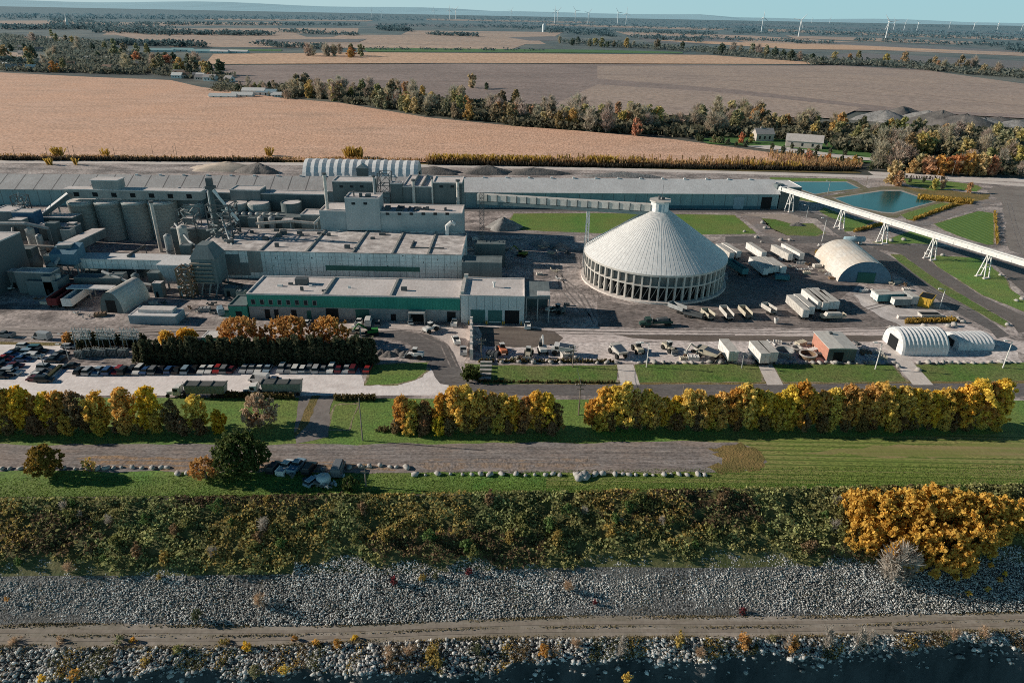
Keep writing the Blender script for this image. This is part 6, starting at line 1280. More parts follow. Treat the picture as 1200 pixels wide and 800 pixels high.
# ================================================================ VEGETATION
def leaf_quads(r_, cen, size, nrm=None, jit=.9, aspect=1.0):
    n = len(cen); d = r_.normal(size=(n,3))
    if nrm is not None: d = nrm*1.0+d*jit
    d /= np.linalg.norm(d, axis=1, keepdims=True)+1e-9
    a = np.cross(d, r_.normal(size=(n,3))); a /= np.linalg.norm(a, axis=1, keepdims=True)+1e-9; b_ = np.cross(d, a)
    s = size*r_.uniform(.6,1.35,(n,1)); a = a*s*aspect; b_ = b_*s*r_.uniform(.55,1,(n,1))
    v = np.stack([cen-a-b_*.5, cen+a*.25-b_, cen+a+b_*.5, cen-a*.25+b_], 1).reshape(-1,3); return v, np.arange(n*4).reshape(n,4)
def crown_pts(r_, h0, h1, w, nclump, per, cs, shape):
    th = r_.uniform(0, 2*np.pi, nclump); k = r_.uniform(0, 1, nclump)
    if shape == 'round': rr = np.sqrt(np.clip(1-(2*k-.85)**2/1.4, .02, 1))*np.sqrt(r_.uniform(.25,1,nclump))
    elif shape == 'cone': rr = (1.02-k)**.75*np.sqrt(r_.uniform(.35,1,nclump))
    else: rr = np.sqrt(np.clip(1-(2*k-.9)**2*.8, .02, 1))*np.sqrt(r_.uniform(.1,1,nclump))*(.75+.25*np.sin(3*th+k*5))
    ir = 1+.18*np.sin(2*th+1.7*k)+.12*np.sin(5*th)
    c_ = np.stack([w/2*rr*ir*np.cos(th), w/2*rr*ir*np.sin(th), h0+(h1-h0)*k], 1)
    d = r_.normal(size=(nclump, per, 3)); d /= np.linalg.norm(d, axis=2, keepdims=True); d[:,:,2] = d[:,:,2]*.8+.15
    p = c_[:,None,:]+d*cs*r_.uniform(.3,1.0,(nclump,per,1))*r_.uniform(.5,1.35,(nclump,1,1))*np.array([.85,.85,1.3])
    return p.reshape(-1,3), d.reshape(-1,3), c_
def limbs(h, w, h0, seed, r, n=6):
    b = B(); r_ = random.Random(seed); b.tube((0,0,-.2), (0,0,h*.55), r, r*.55, 7, caps=False)
    for i in range(n):
        a = i*2*math.pi/n+r_.uniform(-.4,.4); z = h0*.8+r_.uniform(0,.3)*h; e = Vector((math.cos(a)*w*.33, math.sin(a)*w*.33, min(h*.9, z+h*.33)))
        b.tube((0,0,z), e, r*.45, r*.12, 5, caps=False)
        q = Vector((0,0,z)).lerp(e, .55); b.tube(q, e+Vector((r_.uniform(-.1,.1)*w, r_.uniform(-.1,.1)*w, h*.14)), r*.25, r*.07, 4, caps=False)
    return b
def tree_parts(seed, h, w, h0, leafm, nclump, per, size, cs, shape='round', tr=.25):
    r_ = np.random.default_rng(seed); p, d, _ = crown_pts(r_, h0, h-cs*.5, w-cs, nclump, per, cs, shape)
    v, f = leaf_quads(r_, p, size, d); cm = npmesh('crown', v, f, [leafm]); tm = limbs(h, w, h0, seed, tr).mesh('trunk', [TRUNK]); return cm, tm
def far_tree(seed, h, w, h0, leafm, nclump, per, size, cs, shape='round', bare=False):
    r_ = np.random.default_rng(seed); p, d, c_ = crown_pts(r_, h0, h-cs*.4, w-cs*.6, nclump, per, cs, shape)
    if bare:
        d = d*.6+np.stack([c_[:,0].repeat(per), c_[:,1].repeat(per), np.full(len(p), h*.35)], 1)/h*1.6; d /= np.linalg.norm(d, axis=1, keepdims=True)
        s = r_.normal(size=d.shape); s = np.cross(d, s); s /= np.linalg.norm(s, axis=1, keepdims=True)
        L_ = size*r_.uniform(1.0,2.4,(len(p),1)); wd = size*.13
        v = np.stack([p-d*L_-s*wd*1.3, p-d*L_+s*wd*1.3, p+d*L_+s*wd*.5, p+d*L_-s*wd*.5], 1).reshape(-1,3); f = np.arange(len(p)*4).reshape(-1,4)
    else: v, f = leaf_quads(r_, p, size, d)
    b = limbs(h, w, h0, seed, h*.018, 4); tv = np.array(b.v); tf = np.array(b.f)+len(v)
    return npmesh('tree', np.vstack([v, tv]), np.vstack([f, tf]), [leafm, TRUNK], np.r_[np.zeros(len(f)), np.ones(len(tf))])
def put(name, label, cat, meshes, loc, s=(1,1,1), rz=0, group=None):
    if isinstance(meshes, tuple):
        t = thing(name, label, cat, loc, rz, group); t.scale = s; link('crown', meshes[0], t); link('trunk', meshes[1], t); return t
    o = link(name, meshes); o.location = loc; o.scale = s; o.rotation_euler = (0,0,rz); return tag(o, label, cat, group)
rv = random.Random(77)
# --- golden roadside row
ROW = {'gold': [tree_parts(100+i, 10.8, 7.2, .9, GOLD, 150, 30, .29, .75, 'wild') for i in range(4)], 'yg': [tree_parts(110+i, 10.4, 7.4, .9, GOLDG, 150, 30, .29, .75, 'wild') for i in range(4)],
       'brown': [tree_parts(120+i, 9.6, 7.0, 1.0, BROWNL, 140, 22, .26, .75, 'wild') for i in range(3)], 'orange': [tree_parts(130+i, 10.2, 6.4, .8, ORANGEL, 140, 30, .27, .7, 'wild') for i in range(3)]}
rowl = [(4,446,'yg'),(33,450,'gold'),(62,451,'gold'),(78,456,'orange'),(95,456,'brown'),(48,454,'orange'),(18,453,'gold'),(120,452,'yg'),(150,455,'gold'),(180,448,'gold'),(205,456,'brown'),(234,455,'gold'),
        (472,460,'orange'),(485,461,'gold'),(498,463,'brown'),(532,456,'gold'),(562,457,'gold'),(590,457,'yg'),(615,455,'orange'),(640,458,'gold'),(517,459,'orange'),(546,452,'gold'),(577,456,'orange'),(602,456,'gold'),(628,451,'gold'),(651,465,'brown'),
        (693,462,'orange'),(706,457,'gold'),(718,455,'gold'),(743,453,'gold'),(766,458,'gold'),(790,456,'gold'),(815,456,'yg'),(842,452,'gold'),(868,450,'gold'),(893,454,'gold'),(919,451,'yg'),(944,450,'gold'),(971,454,'gold'),(998,449,'gold'),(1023,447,'gold'),(1048,447,'gold'),(1073,450,'gold'),(1098,452,'yg'),(1123,450,'gold'),(1148,447,'orange'),(731,451,'gold'),(755,454,'gold'),(777,459,'gold'),(802,452,'gold'),(829,456,'gold'),(856,446,'orange'),(881,449,'gold'),(906,455,'gold'),(932,443,'orange'),(957,453,'orange'),(986,449,'orange'),(1010,446,'orange'),(1036,445,'gold'),(1061,448,'gold'),(1086,450,'gold'),(1111,453,'orange'),(1135,446,'gold'),(1161,444,'gold'),(-28,449,'yg'),(-60,450,'gold')]
nm = {'gold':'golden leaved','yg':'yellow and green','brown':'dark brown leaved','orange':'orange leaved'}
gl = lambda u: 'left roadside row' if u < 300 else ('middle roadside row' if u < 680 else 'right roadside row')
cnt = {}
for u, vt, k in sorted(rowl):
    g = P(u, 503 if u < 680 else 500); h = Zt(g, vt); me = rv.choice(ROW[k]); gn = gl(u); cnt[gn] = cnt.get(gn, 0)+1; s = h/(10.3)*rv.uniform(.76,1.0)
    put('roadside_tree', '%s tree, %s from the left in the %s' % (nm[k], ORD[cnt[gn]-1], gn), 'tree', me, (g.x, g.y, 0), (s*rv.uniform(.95,1.1), s*rv.uniform(.9,1.1), s), rv.uniform(0,6), 'trees of the roadside row')
    # undergrowth trees fill the foot of the row
for i, u in enumerate(list(range(2, 262, 17))+list(range(462, 664, 17))+list(range(700, 1180, 16))):
    g = P(u+rv.uniform(-4,4), 505 if u < 680 else 501); s = rv.uniform(.42,.6)
    put('row_bush', 'dark olive bush filling the foot of the roadside tree row', 'bush', rv.choice(ROW['brown']+ROW['yg'][:1])[0], (g.x, g.y-1.0+rv.uniform(-.8,.8), -.5), (s*1.1, s*1.1, s*1.05), rv.uniform(0,6), 'bushes under the roadside trees')
single = lambda s_, h, w, h0, m, n=90, per=30, sz=.32, cs=.9, shape='round': tree_parts(s_, h, w, h0, m, n, per, sz, cs, shape)
def near(label, u, vb, vt, ratio, m, seed, cat='tree', name='autumn_tree', shape='round', n=100, per=30, sz=.3, cs=.9):
    g = P(u, vb); h = Zt(g, vt); put(name, label, cat, single(seed, h, h*ratio, h*.1, m, n, per, sz, cs, shape), (g.x, g.y, 0)); return g, h
near('lone pale brown rounded tree beside the two dump trucks', 306, 500, 463, .9, TANL, 201)
near('large round orange brown tree at the left end of the hedge', 285, 406, 373, 1.4, RUSSET, 202, n=190, cs=.8); near('large round orange brown tree in the middle above the hedge', 340, 405, 372, 1.4, RUSSET, 203, n=190, cs=.8); near('round orange tree at the right above the hedge, by the workshop', 387, 403, 372, 1.25, ORANGEL, 204, n=170, cs=.8)
near('small golden tree by the white hut', 219, 400, 386, 1.5, GOLD, 205); near('tiny yellow tree left of the white hut', 196, 402, 389, 1.1, GOLD, 206); near('orange shrub tree growing up through the hedge', 285, 422, 402, .7, ORANGEL, 207); near('small brown tree left of the substation', 82, 403, 391, 1.0, RUSSET, 208)
near('broad dark green tree standing at the edge of the asphalt lot', 285, 555, 510, 1.12, GREENL, 209, 'tree', 'green_tree', n=170, per=40, sz=.3, cs=1.1); near('oval yellow green tree at the left end of the asphalt lot', 56, 556, 524, .95, mat('yellow olive leaves', (.24,.17,.035), (.33,.20,.04), .6, leaf=.4), 210, n=130, per=36, sz=.24, cs=.7)
near('rounded reddish shrub left of the green tree', 242, 560, 536, 1.2, RUSSET, 211, 'shrub', 'shrub', n=80, per=30, sz=.2, cs=.6); near('small thin yellow sapling between the boulders', 106, 552, 536, .8, GOLDG, 212, 'tree', 'sapling', n=26, per=12, sz=.2, cs=.4)
near('rounded yellow green shrub at the entry road corner', 552, 444, 430, 1.6, GREENL, 213, 'shrub', 'shrub', n=60, per=20)
near('tall yellow shrub by the parked pickups', 410, 573, 560, 1.2, GREENL, 215, 'shrub', 'shrub', n=40, per=20, sz=.22, cs=.5)
# --- cedar hedge
CED = [tree_parts(300+i, 5.2, 2.9, .1, CEDAR, 60, 22, .26, .55, 'cone', .14) for i in range(4)]
for i, u in enumerate(np.linspace(163, 436, 62)):
    g = P(u, 426.5+rv.uniform(-.5,.5)); h = Zt(g, 399+rv.uniform(-3.5,4.5) if u > 200 else 402+rv.uniform(-3,3)); s = h/5.2
    put('cedar_tree', 'dark cedar of the clipped dense hedge behind the parked cars', 'cedar', rv.choice(CED), (g.x, g.y+(i % 2)*1.3, 0), (s*1.05, s*1.05, s), rv.uniform(0,6), 'cedars of the hedge')
for i, u in enumerate(np.linspace(94, 172, 22)):
    g = P(u, 406+rv.uniform(-3,3)); s = rv.uniform(.6,.95)
    put('cedar_tree', 'dark evergreen among the substation gantries', 'cedar', rv.choice(CED), (g.x, g.y, 0), (s,s,s), rv.uniform(0,6), 'evergreens around the substation')
# --- belt of mixed trees beyond the corn field and the right-hand woods
BT = {'bare': [far_tree(400+i, 14, 11, 1.0, BARE, 60, 14, .9, 1.7, 'wild', True) for i in range(4)], 'olive': [far_tree(410+i, 13, 10.5, .6, BELTG, 50, 16, .75, 1.5, 'wild') for i in range(3)],
      'ochre': [far_tree(420+i, 13, 10, .6, BELTY, 50, 16, .7, 1.5, 'wild') for i in range(3)], 'orange': [far_tree(430+i, 12, 10, .6, BELTO, 50, 16, .7, 1.4, 'wild') for i in range(2)], 'dark': [far_tree(440+i, 12, 9, .3, BELTD, 50, 14, .75, 1.4, 'wild') for i in range(2)]}
kn = {'bare':'bare grey brown','olive':'olive leaved','ochre':'ochre leaved','orange':'orange leaved','dark':'dark leaved'}
def interp(pts, u):
    for (u0, v0), (u1, v1) in zip(pts[:-1], pts[1:]):
        if u0 <= u <= u1: return v0+(v1-v0)*(u-u0)/(u1-u0)
    return pts[-1][1] if u > pts[-1][0] else pts[0][1]
def belt(n, lo, hi, u0, u1, kinds, place, smin=.8, smax=1.35, pw=1.0):
    for i in range(n):
        u = rv.uniform(u0, u1); a, b_ = interp(lo, u), interp(hi, u); v = a+(b_-a)*rv.random()**pw; k = rv.choices(list(kinds), list(kinds.values()))[0]; g = P(u, v); s = rv.uniform(smin, smax)
        put('bare_tree' if k == 'bare' else 'woodland_tree', '%s tree in the %s' % (kn[k], place), 'tree', rv.choice(BT[k]), (g.x, g.y, 0), (s*rv.uniform(.9,1.25), s*rv.uniform(.9,1.2), s), rv.uniform(0,6), 'trees in the '+place)
lo = [(330,113),(400,119.5),(500,137),(600,147),(690,155),(800,164),(900,163),(960,160),(1010,166)]; hi = [(330,101),(430,107),(550,119),(640,131),(740,136),(850,133),(940,150),(1010,160)]
belt(150, lo, hi, 330, 890, {'bare':6,'olive':3,'ochre':3,'dark':.5,'orange':.4}, 'belt beyond the corn field', .95, 1.45)
belt(14, [(250,110),(340,118)], [(270,100),(340,104)], 270, 345, {'bare':3,'olive':2,'dark':2}, 'belt beyond the corn field', .6, .9)
belt(84, [(860,158),(930,158),(985,168),(1030,180),(1200,200)], [(860,142),(960,150),(1050,160),(1200,162)], 870, 1205, {'bare':5,'olive':4,'ochre':5,'dark':.6,'orange':.4}, 'woods on the right', .85, 1.3)
belt(16, [(1030,196),(1075,203),(1200,207)], [(1030,186),(1200,196)], 1030, 1205, {'bare':3,'ochre':2,'dark':2}, 'woods on the right', .6, .95)
for i, (u, v, vt) in enumerate(((1068,203,187),(1085,204,183),(1100,205,182),(1116,205,181),(1132,205,179),(1147,206,180),(1160,206,184))):
    g = P(u, v); h = Zt(g, vt); put('autumn_tree', 'bright orange tree by the road before the right woods, %s from left' % ORD[i], 'tree', BT['orange'][i % 2], (g.x,g.y,0), (h/12*1.15, h/12*1.15, h/12), i, 'bright orange trees by the road')
for i, (u, v, vt, k, lb) in enumerate(((1044,216,190,'ochre','tall yellow brown tree at the back corner of the right pond'),(1052,218,200,'ochre','shorter yellow brown tree beside the tall one at the pond'),(1094,222,209,'ochre','round ochre shrub tree on the bank right of the pond'),(1104,222,211,'ochre','second ochre shrub tree on the bank right of the pond'),(1135,226,214,'ochre','ochre shrub tree nearest the works road'),(1066,214,208,'dark','dark round bush behind the ochre trees'),(1082,214,208,'dark','second dark round bush behind the ochre trees'),
      (868,168,155,'orange','orange tree left of the house in the clearing'),(880,168,157,'ochre','ochre tree beside the house in the clearing'),(1000,196,182,'orange','orange brown tree at the right end of the brush'),(970,190,180,'orange','russet tree below the pale barn'),(985,192,181,'dark','dark tree below the pale barn'),(948,188,176,'orange','russet tree left below the pale barn'),(553,104,87,'ochre','tall pale yellow tree rising above the belt'),(570,106,96,'dark','dark round tree right of the tall yellow one'),(1020,200,190,'dark','dark bush at the road bend'),(246,94,85,'orange','red leaved tree at the field edge near the farm'))):
    g = P(u, v); h = Zt(g, vt); put('autumn_tree', lb, 'tree', rv.choice(BT[k]), (g.x,g.y,0), (h/12.5,h/12.5,h/12.5), i)
g = P(1046, 192)
for i, (u, v, vt) in enumerate(((1030,196,168),(1045,198,166),(1060,194,170))): g = P(u,v); h = Zt(g,vt); put('bare_tree', 'whitish bare tree at the road bend left of the orange trees, %s of three' % ORD[i], 'tree', BT['bare'][i], (g.x,g.y,0), (h/14*1.25,h/14*1.2,h/14), i)
belt(26, [(815,168),(960,186),(1040,196)], [(815,164),(960,178),(1040,190)], 815, 1040, {'dark':5,'olive':2,'ochre':1}, 'clearing around the houses', .3, .5)
# far belts and village
belt(60, [(0,84),(110,88),(170,88),(260,92)], [(0,44),(60,40),(120,50),(190,70),(260,84)], 0, 262, {'dark':5,'olive':3,'bare':3,'ochre':1,'orange':.6}, 'wooded village on the left', 1.2, 1.9)
belt(46, [(655,54),(830,63),(960,76),(1040,78),(1200,92)], [(650,48),(830,58),(940,70),(1040,72),(1200,87)], 655, 1205, {'bare':4,'ochre':2,'dark':2,'olive':3}, 'far belt behind the harvested field', 1.3, 2.2)
belt(12, [(355,69),(430,68)], [(360,64),(425,63)], 357, 428, {'bare':2,'orange':1,'olive':2}, 'copse at the end of the tan field', 1.3, 2.0)
# --- far woods that read as one mass
def far_woods(strips, m=WOODS, name='far_woods', per=12, seed=9):
    r_ = np.random.default_rng(seed); V = []
    for (u0, v0, u1, v1, th, n, hh) in strips:
        for i in range(n):
            k = r_.random(); g = P(u0+(u1-u0)*k, v0+(v1-v0)*k+r_.uniform(-th, th)); V.append((g.x, g.y, hh*r_.uniform(.7,1.3)))
    V = np.array(V); n = len(V); c_ = np.repeat(V[:,:3], per, 0); w = c_[:,2:3]*.55
    p = np.concatenate([c_[:,:2]+r_.normal(size=(n*per,2))*w, (c_[:,2:3]*r_.uniform(.15,.95,(n*per,1)))], 1)
    v, f = leaf_quads(r_, p, 1.0); cc = p.repeat(4, 0); v = cc+(v-cc)*np.repeat(c_[:,2:3], 4, 0)*.26
    return npmesh(name, v, f, [m])
st = [(0,20,560,22,3.2,900,16),(520,20,1200,33,1.6,900,16),(560,24,900,34,4,800,14),(860,35,1200,43,5,900,14),(60,27,200,38,5,260,15),(160,29,420,30,.7,200,16),(0,34,110,34,1.2,160,15),(110,38,310,41,1.0,120,14),(440,31,660,33,1.2,160,14),(445,35,480,36,1.4,90,18),(500,41,560,43,.6,60,14),(600,33,840,41,1.6,300,14),
      (380,58,640,60,.5,70,6),(640,37,720,42,1.8,160,15),(740,44,830,50,1.2,70,14),(800,45,950,50,1.0,90,12),(160,40,320,42,.7,110,14),(130,52,240,55,1.2,120,12),(1000,48,1200,55,1.6,120,13),(330,38,420,42,.8,50,14),(300,54,380,57,1.5,60,12),(930,51,980,52,.5,30,12),(1180,58,1200,62,1,30,14),(0,76,40,80,1.5,50,12)]
tag(link('far_woods', far_woods(st)), kind='stuff')
BU = mat('belt undergrowth leaves', (.22,.185,.11), (.14,.13,.075), .08, leaf=.5, haze=.5)
und = [(330,108,430,114,5,260,6),(400,113,520,128,8,420,6),(500,127,620,139,9,520,6),(600,139,700,146,9,420,6),(690,146,800,152,8,420,6),(790,152,900,150,10,420,6),(880,152,1010,162,9,420,6),(980,165,1205,172,12,1100,6),(1030,192,1205,200,6,700,4),(250,104,345,112,4,160,4.5),(1000,160,1205,164,5,500,6)]
tag(link('undergrowth', far_woods(und, BU, 'undergrowth', 14, 31)), kind='stuff')
vil = [(0,80,170,84,4,500,7),(100,66,200,80,9,600,8),(0,50,130,58,8,700,8),(60,64,150,72,8,500,8),(180,84,270,94,4,260,6),(660,50,830,60,2.5,260,9),(830,61,960,72,3,320,9),(950,74,1040,76,2.5,220,9),(1040,76,1205,90,3.5,420,8)]
tag(link('village_woods', far_woods(vil, mat('village wood leaves', (.15,.135,.075), (.22,.165,.08), .02, leaf=.45, haze=.9), 'village_woods', 12, 33)), kind='stuff')
# --- reeds and brush along the near edge of the corn field
def blades(name, specs, m, seed):
    r_ = np.random.default_rng(seed); P_, H_ = [], []
    for (u0, v0, u1, v1, th, n, hh) in specs:
        for i in range(n): k = r_.random(); g = P(u0+(u1-u0)*k, v0+(v1-v0)*k+r_.uniform(-th,th)); P_.append((g.x,g.y,0)); H_.append(hh*r_.uniform(.4,1.2))
    P_ = np.array(P_); H_ = np.array(H_)[:,None]; n = len(P_); d = r_.normal(size=(n,3))*.22; d[:,2] = 1; s = r_.normal(size=(n,3)); s[:,2] = 0; s /= np.linalg.norm(s,axis=1,keepdims=True); w = .05*H_+.16
    v = np.stack([P_-s*w*.6, P_+s*w*.6, P_+d*H_+s*w, P_+d*H_-s*w],1).reshape(-1,3); return tag(link(name, npmesh(name, v, np.arange(n*4).reshape(n,4), [m])), kind='stuff')
blades('brush', [(0,185.5,400,189.5,1.2,1600,2.6),(380,188,520,190.5,1,500,2.6),(500,191,1000,198,1.4,3000,4.0),(640,190.5,1000,196,2.6,900,5.0),(900,184,1010,196,4,500,4.0)], REED, 1)
blades('yellow_brush', [(505,190.5,640,192.5,1.3,1100,5.0),(640,192,760,194,1.2,220,5),(690,193,720,194,1,200,5.5),(850,196,940,199,1,120,5),(405,186,425,187.5,1,200,7),(64,184,74,185,.6,80,6),(120,184,128,185,.4,60,5),(313,184,318,185,.3,50,6),(55,193,62,193.5,.3,60,4),(87,193,91,193.5,.3,40,4)], REEDY, 2)
blades('dark_brush', [(0,187.5,330,189.5,.8,2600,2.4),(500,192.6,1000,200.5,.8,3800,2.6),(1050,209,1110,211,.5,120,2)], mat('dark brush', (.045,.04,.03), (.08,.065,.045), .1, leaf=.4), 3)
blades('bank_reeds', [(1075,232,1140,238,2,900,1.8),(1070,258,1120,240,1,700,1.5),(1165,250,1168,286,1.2,500,1.6),(1000,272,1040,262,1,400,1.4),(955,296,990,325,1.5,600,1.4),(1060,378,1120,376,1.8,700,1.2)], REEDY, 4)
blades('verge_weeds', [(392,468,440,468,1.6,800,1.3),(255,464.5,345,466.5,1.2,900,1.4),(560,447.5,720,448.5,.8,300,.8),(440,505,520,502,2,300,1.0),(560,424,720,424.5,.8,500,1.0)], mat('verge weeds', (.20,.15,.07), (.11,.10,.04), .4, leaf=.4), 5)
# --- foreground slope: scrub, rubble, shrubs
def slope_pt(x, t):      # t 0 at the grass edge .. 1 at the track
    y = eE(x)*(1-t)+eB1(x)*t; return y, -11.0*t
r_ = np.random.default_rng(42)
def scrub_edge(x): return .60+.035*np.sin(x*.09+1)+.03*np.sin(x*.23)+.035*np.sin(x*.51+2)+np.where((x>-62)&(x<-42), .09, 0)*1.0-np.where(x<-86,.03,0)
N_ = 62000; x = r_.uniform(-150, 150, N_); t = r_.uniform(-.015, 1, N_)**1.0*.66; keep = t < scrub_edge(x)-r_.exponential(.018, N_); keep &= (np.sin(x*.37+t*11)+.9*np.sin(x*.83-t*17+1)+.6*np.sin(x*1.7+t*23)) > -1.35; x, t = x[keep], t[keep]
y = (117.3+.055*x)*(1-t)+(93.6+.043*x)*t; z = -11*t
# humps of bushes: clumps are raised where a smooth field is high
hm = .5+.5*np.sin(x*.55+np.sin(y*.6)*1.5)*np.cos(y*.75+np.sin(x*.4)*1.2); hm2 = .5+.5*np.sin(x*1.3+2*np.sin(y*.9))*np.cos(y*1.5)
grow = np.clip((t+.015)/.06, 0, 1); zz_ = z+(.1+1.5*hm+.9*hm2)*grow*r_.uniform(.5,1.0,len(x))
p = np.stack([x, y+r_.normal(size=len(x))*.2, zz_], 1); nr = np.stack([np.zeros_like(x), -.4*np.ones_like(x), np.ones_like(x)], 1)
v, f = leaf_quads(r_, p, .27, nr, .8)
yel = ((np.sin(x*.045+.6)+.6*np.sin(x*.13+y*.2)+.5*hm-.6*(t*3-.6)**2) > 1.15) & (r_.random(len(x)) < .6)
yel |= (x > -60) & (x < -36) & (t > .08) & (t < .62) & (r_.random(len(x)) < .55)
yel |= (x > -30) & (x < -8) & (t < .4) & (r_.random(len(x)) < .5)
TANS = mat('brown scrub leaves', (.19,.125,.07), (.12,.085,.05), .3, leaf=.45)
brn = (~yel) & ((np.sin(x*.07+2.2)*np.cos(y*.3)+.4*hm2) > .55) & (r_.random(len(x)) < .75)
tag(link('scrub', npmesh('scrub', v, f, [SCRUB, SCRUBY, TANS], np.where(yel, 1, np.where(brn, 2, 0)))), kind='stuff')
# rubble stones
def rubble(name, pts, smin, smax, m):
    pts = np.asarray(pts); n = len(pts); bv = np.stack([rock_mesh(i+50, .7)[0] for i in range(16)]); bf = rock_mesh(50)[1]
    w = bv[r_.integers(0, 16, n)]; sc = smin+(smax-smin)*r_.random(n)**2.6
    w = w*np.stack([sc*r_.uniform(.8,1.6,n), sc, sc*r_.uniform(.55,1.1,n)], 1)[:,None,:]
    tl = r_.uniform(-.7,.7,n)[:,None]; a = r_.uniform(0,6.28,n)[:,None]
    X_, Y_, Z_ = w[...,0], w[...,1]*np.cos(tl)-w[...,2]*np.sin(tl), w[...,1]*np.sin(tl)+w[...,2]*np.cos(tl)
    w = np.stack([X_*np.cos(a)-Y_*np.sin(a), X_*np.sin(a)+Y_*np.cos(a), Z_], -1)+pts[:,None,:]
    f = bf[None]+(np.arange(n)*12)[:,None,None]
    return tag(link(name, npmesh(name, w.reshape(-1,3), f.reshape(-1,3), [m])), kind='stuff')
def f1():
    x_ = r_.uniform(-128, 130); t_ = r_.uniform(.5, 1.01); ed = float(scrub_edge(np.array([x_]))[0])
    if t_ < ed-.04*r_.random(): return None
    if 30 < x_ < 36 and r_.random() < .6: return None
    y_, z_ = slope_pt(x_, t_); return (x_, y_, z_-.05+.1*nz(x_, y_))
rubble('rubble', [q for q in (f1() for _ in range(90000)) if q], .055, .19, STONE)
def f2():
    x_ = r_.uniform(-125, 128); k = r_.random()**.8; y_ = eB2(x_)*(1-k)+eB3(x_)*k
    if r_.random() < .12+.12*math.sin(x_*.15+2): return None
    return (x_, y_, zB2(x_)*(1-k)+zB3(x_)*k+.12)
rubble('rubble_shoulder', [q for q in (f2() for _ in range(17000)) if q], .06, .36, STONE)
def f3():
    x_ = r_.uniform(-125, 128); k = r_.random()**3*.3; y_ = eB3(x_)-k*3; return (x_, y_-.2, zB3(x_)-k*14+.1)
def track_tufts(name, n, ks, m, size):
    xx = r_.uniform(-130, 130, n); kk = r_.choice(ks, n)+r_.normal(size=n)*.035; ok = np.sin(xx*.21+kk*9)+r_.normal(size=n)*.6 > -.1; xx, kk = xx[ok], kk[ok]
    a_ = np.array([eB1(q) for q in xx]); b2 = np.array([eB2(q) for q in xx]); yy = a_*(1-kk)+b2*kk; zz = np.array([zB1(q) for q in xx])+.05
    v, f = leaf_quads(r_, np.stack([xx, yy, zz], 1), size, np.tile([0,-.3,1.0],(len(xx),1)), .7); tag(link(name, npmesh(name, v, f, [m])), kind='stuff')
track_tufts('track_weeds', 16000, [.0,.02,.1,.5,.93,1.0,1.04], TRACKG, .13)
track_tufts('dry_track_weeds', 7000, [.0,.05,.52,.96,1.02], mat('dry track weeds', (.36,.28,.14), (.24,.20,.10), .4, leaf=.4), .12)
rubble('cliff_rubble', [q for q in (f3() for _ in range(1300)) if q], .1, .5, STONE)
# scruffy brush along the broken edge and sparse weeds between the stones
N_ = 46000; x = r_.uniform(-125,128,N_); k = r_.random(N_)**.7*1.08; cl = np.sin(x*.33+1)+.8*np.sin(x*.87)+.7*np.sin(x*1.9+k*4)+r_.normal(size=N_)*.6; ok = cl > .35; x, k = x[ok], k[ok]
b2 = np.array([eB2(q) for q in x]); b3 = np.array([eB3(q) for q in x]); zz = np.array([zB2(q) for q in x])*(1-k)+np.array([zB3(q) for q in x])*k+r_.uniform(.1,.75,len(x))
v, f = leaf_quads(r_, np.stack([x, b2*(1-k)+b3*k, zz], 1), .13, np.tile([0,-.2,1.0],(len(x),1)), 1.0)
BRUSH = [mat('brown edge brush', (.30,.21,.11), (.20,.15,.08), .5, leaf=.5), mat('gold edge brush', (.62,.42,.11), (.45,.30,.09), .5, leaf=.4), mat('olive edge brush', (.17,.17,.07), (.11,.115,.05), .5, leaf=.5)]
mi = np.where(np.sin(x*.5+2)+r_.normal(size=len(x))*.3 > .75, 1, np.where(np.sin(x*.27) > .1, 0, 2)); tag(link('edge_brush', npmesh('edge_brush', v, f, BRUSH, mi)), kind='stuff')
N_ = 9000; x = r_.uniform(-125,128,N_); t = r_.uniform(.55,1.0,N_); ok = (np.sin(x*.21+t*9)+.8*np.sin(x*.57-t*14)+r_.normal(size=N_)*.5) > 1.0; x, t = x[ok], t[ok]
v, f = leaf_quads(r_, np.stack([x, (117.3+.055*x)*(1-t)+(93.6+.043*x)*t, -11*t+r_.uniform(.05,.35,len(x))], 1), .12, np.tile([0,-.3,1.0],(len(x),1)), 1.0)
tag(link('slope_weeds', npmesh('slope_weeds', v, f, [BRUSH[2], BRUSH[0]], (r_.random(len(x)) < .4).astype(int))), kind='stuff')
SB = {k_: [far_tree(800+i*7+j, 2.4, 2.6, .1, m_, 26, 16, .17, .5, 'wild', k_ == 'twiggy') for j in range(2)] for i, (k_, m_) in enumerate((('olive', mat('olive bush leaves', (.30,.29,.10), (.20,.21,.075), .4, leaf=.45)), ('yellow', SCRUBY), ('brown', mat('brown bush leaves', (.36,.24,.13), (.25,.17,.10), .4, leaf=.45)), ('twiggy', WHITETW), ('green', mat('green bush leaves', (.17,.26,.08), (.13,.19,.06), .4, leaf=.45))))}
for i in range(72):
    x_ = r_.uniform(-108, 108); t_ = r_.uniform(.06, .56); k_ = ('olive','olive','green','yellow','brown','green','twiggy')[i % 7]; s_ = r_.uniform(.65, 1.35)
    y_, z_ = slope_pt(x_, t_); put('scrub_bush', '%s bush standing out of the scrub on the near slope' % k_, 'bush', SB[k_][i % 2], (x_, y_, z_+.2), (s_*1.2, s_, s_*.95), r_.uniform(0,6), 'bushes in the scrub')
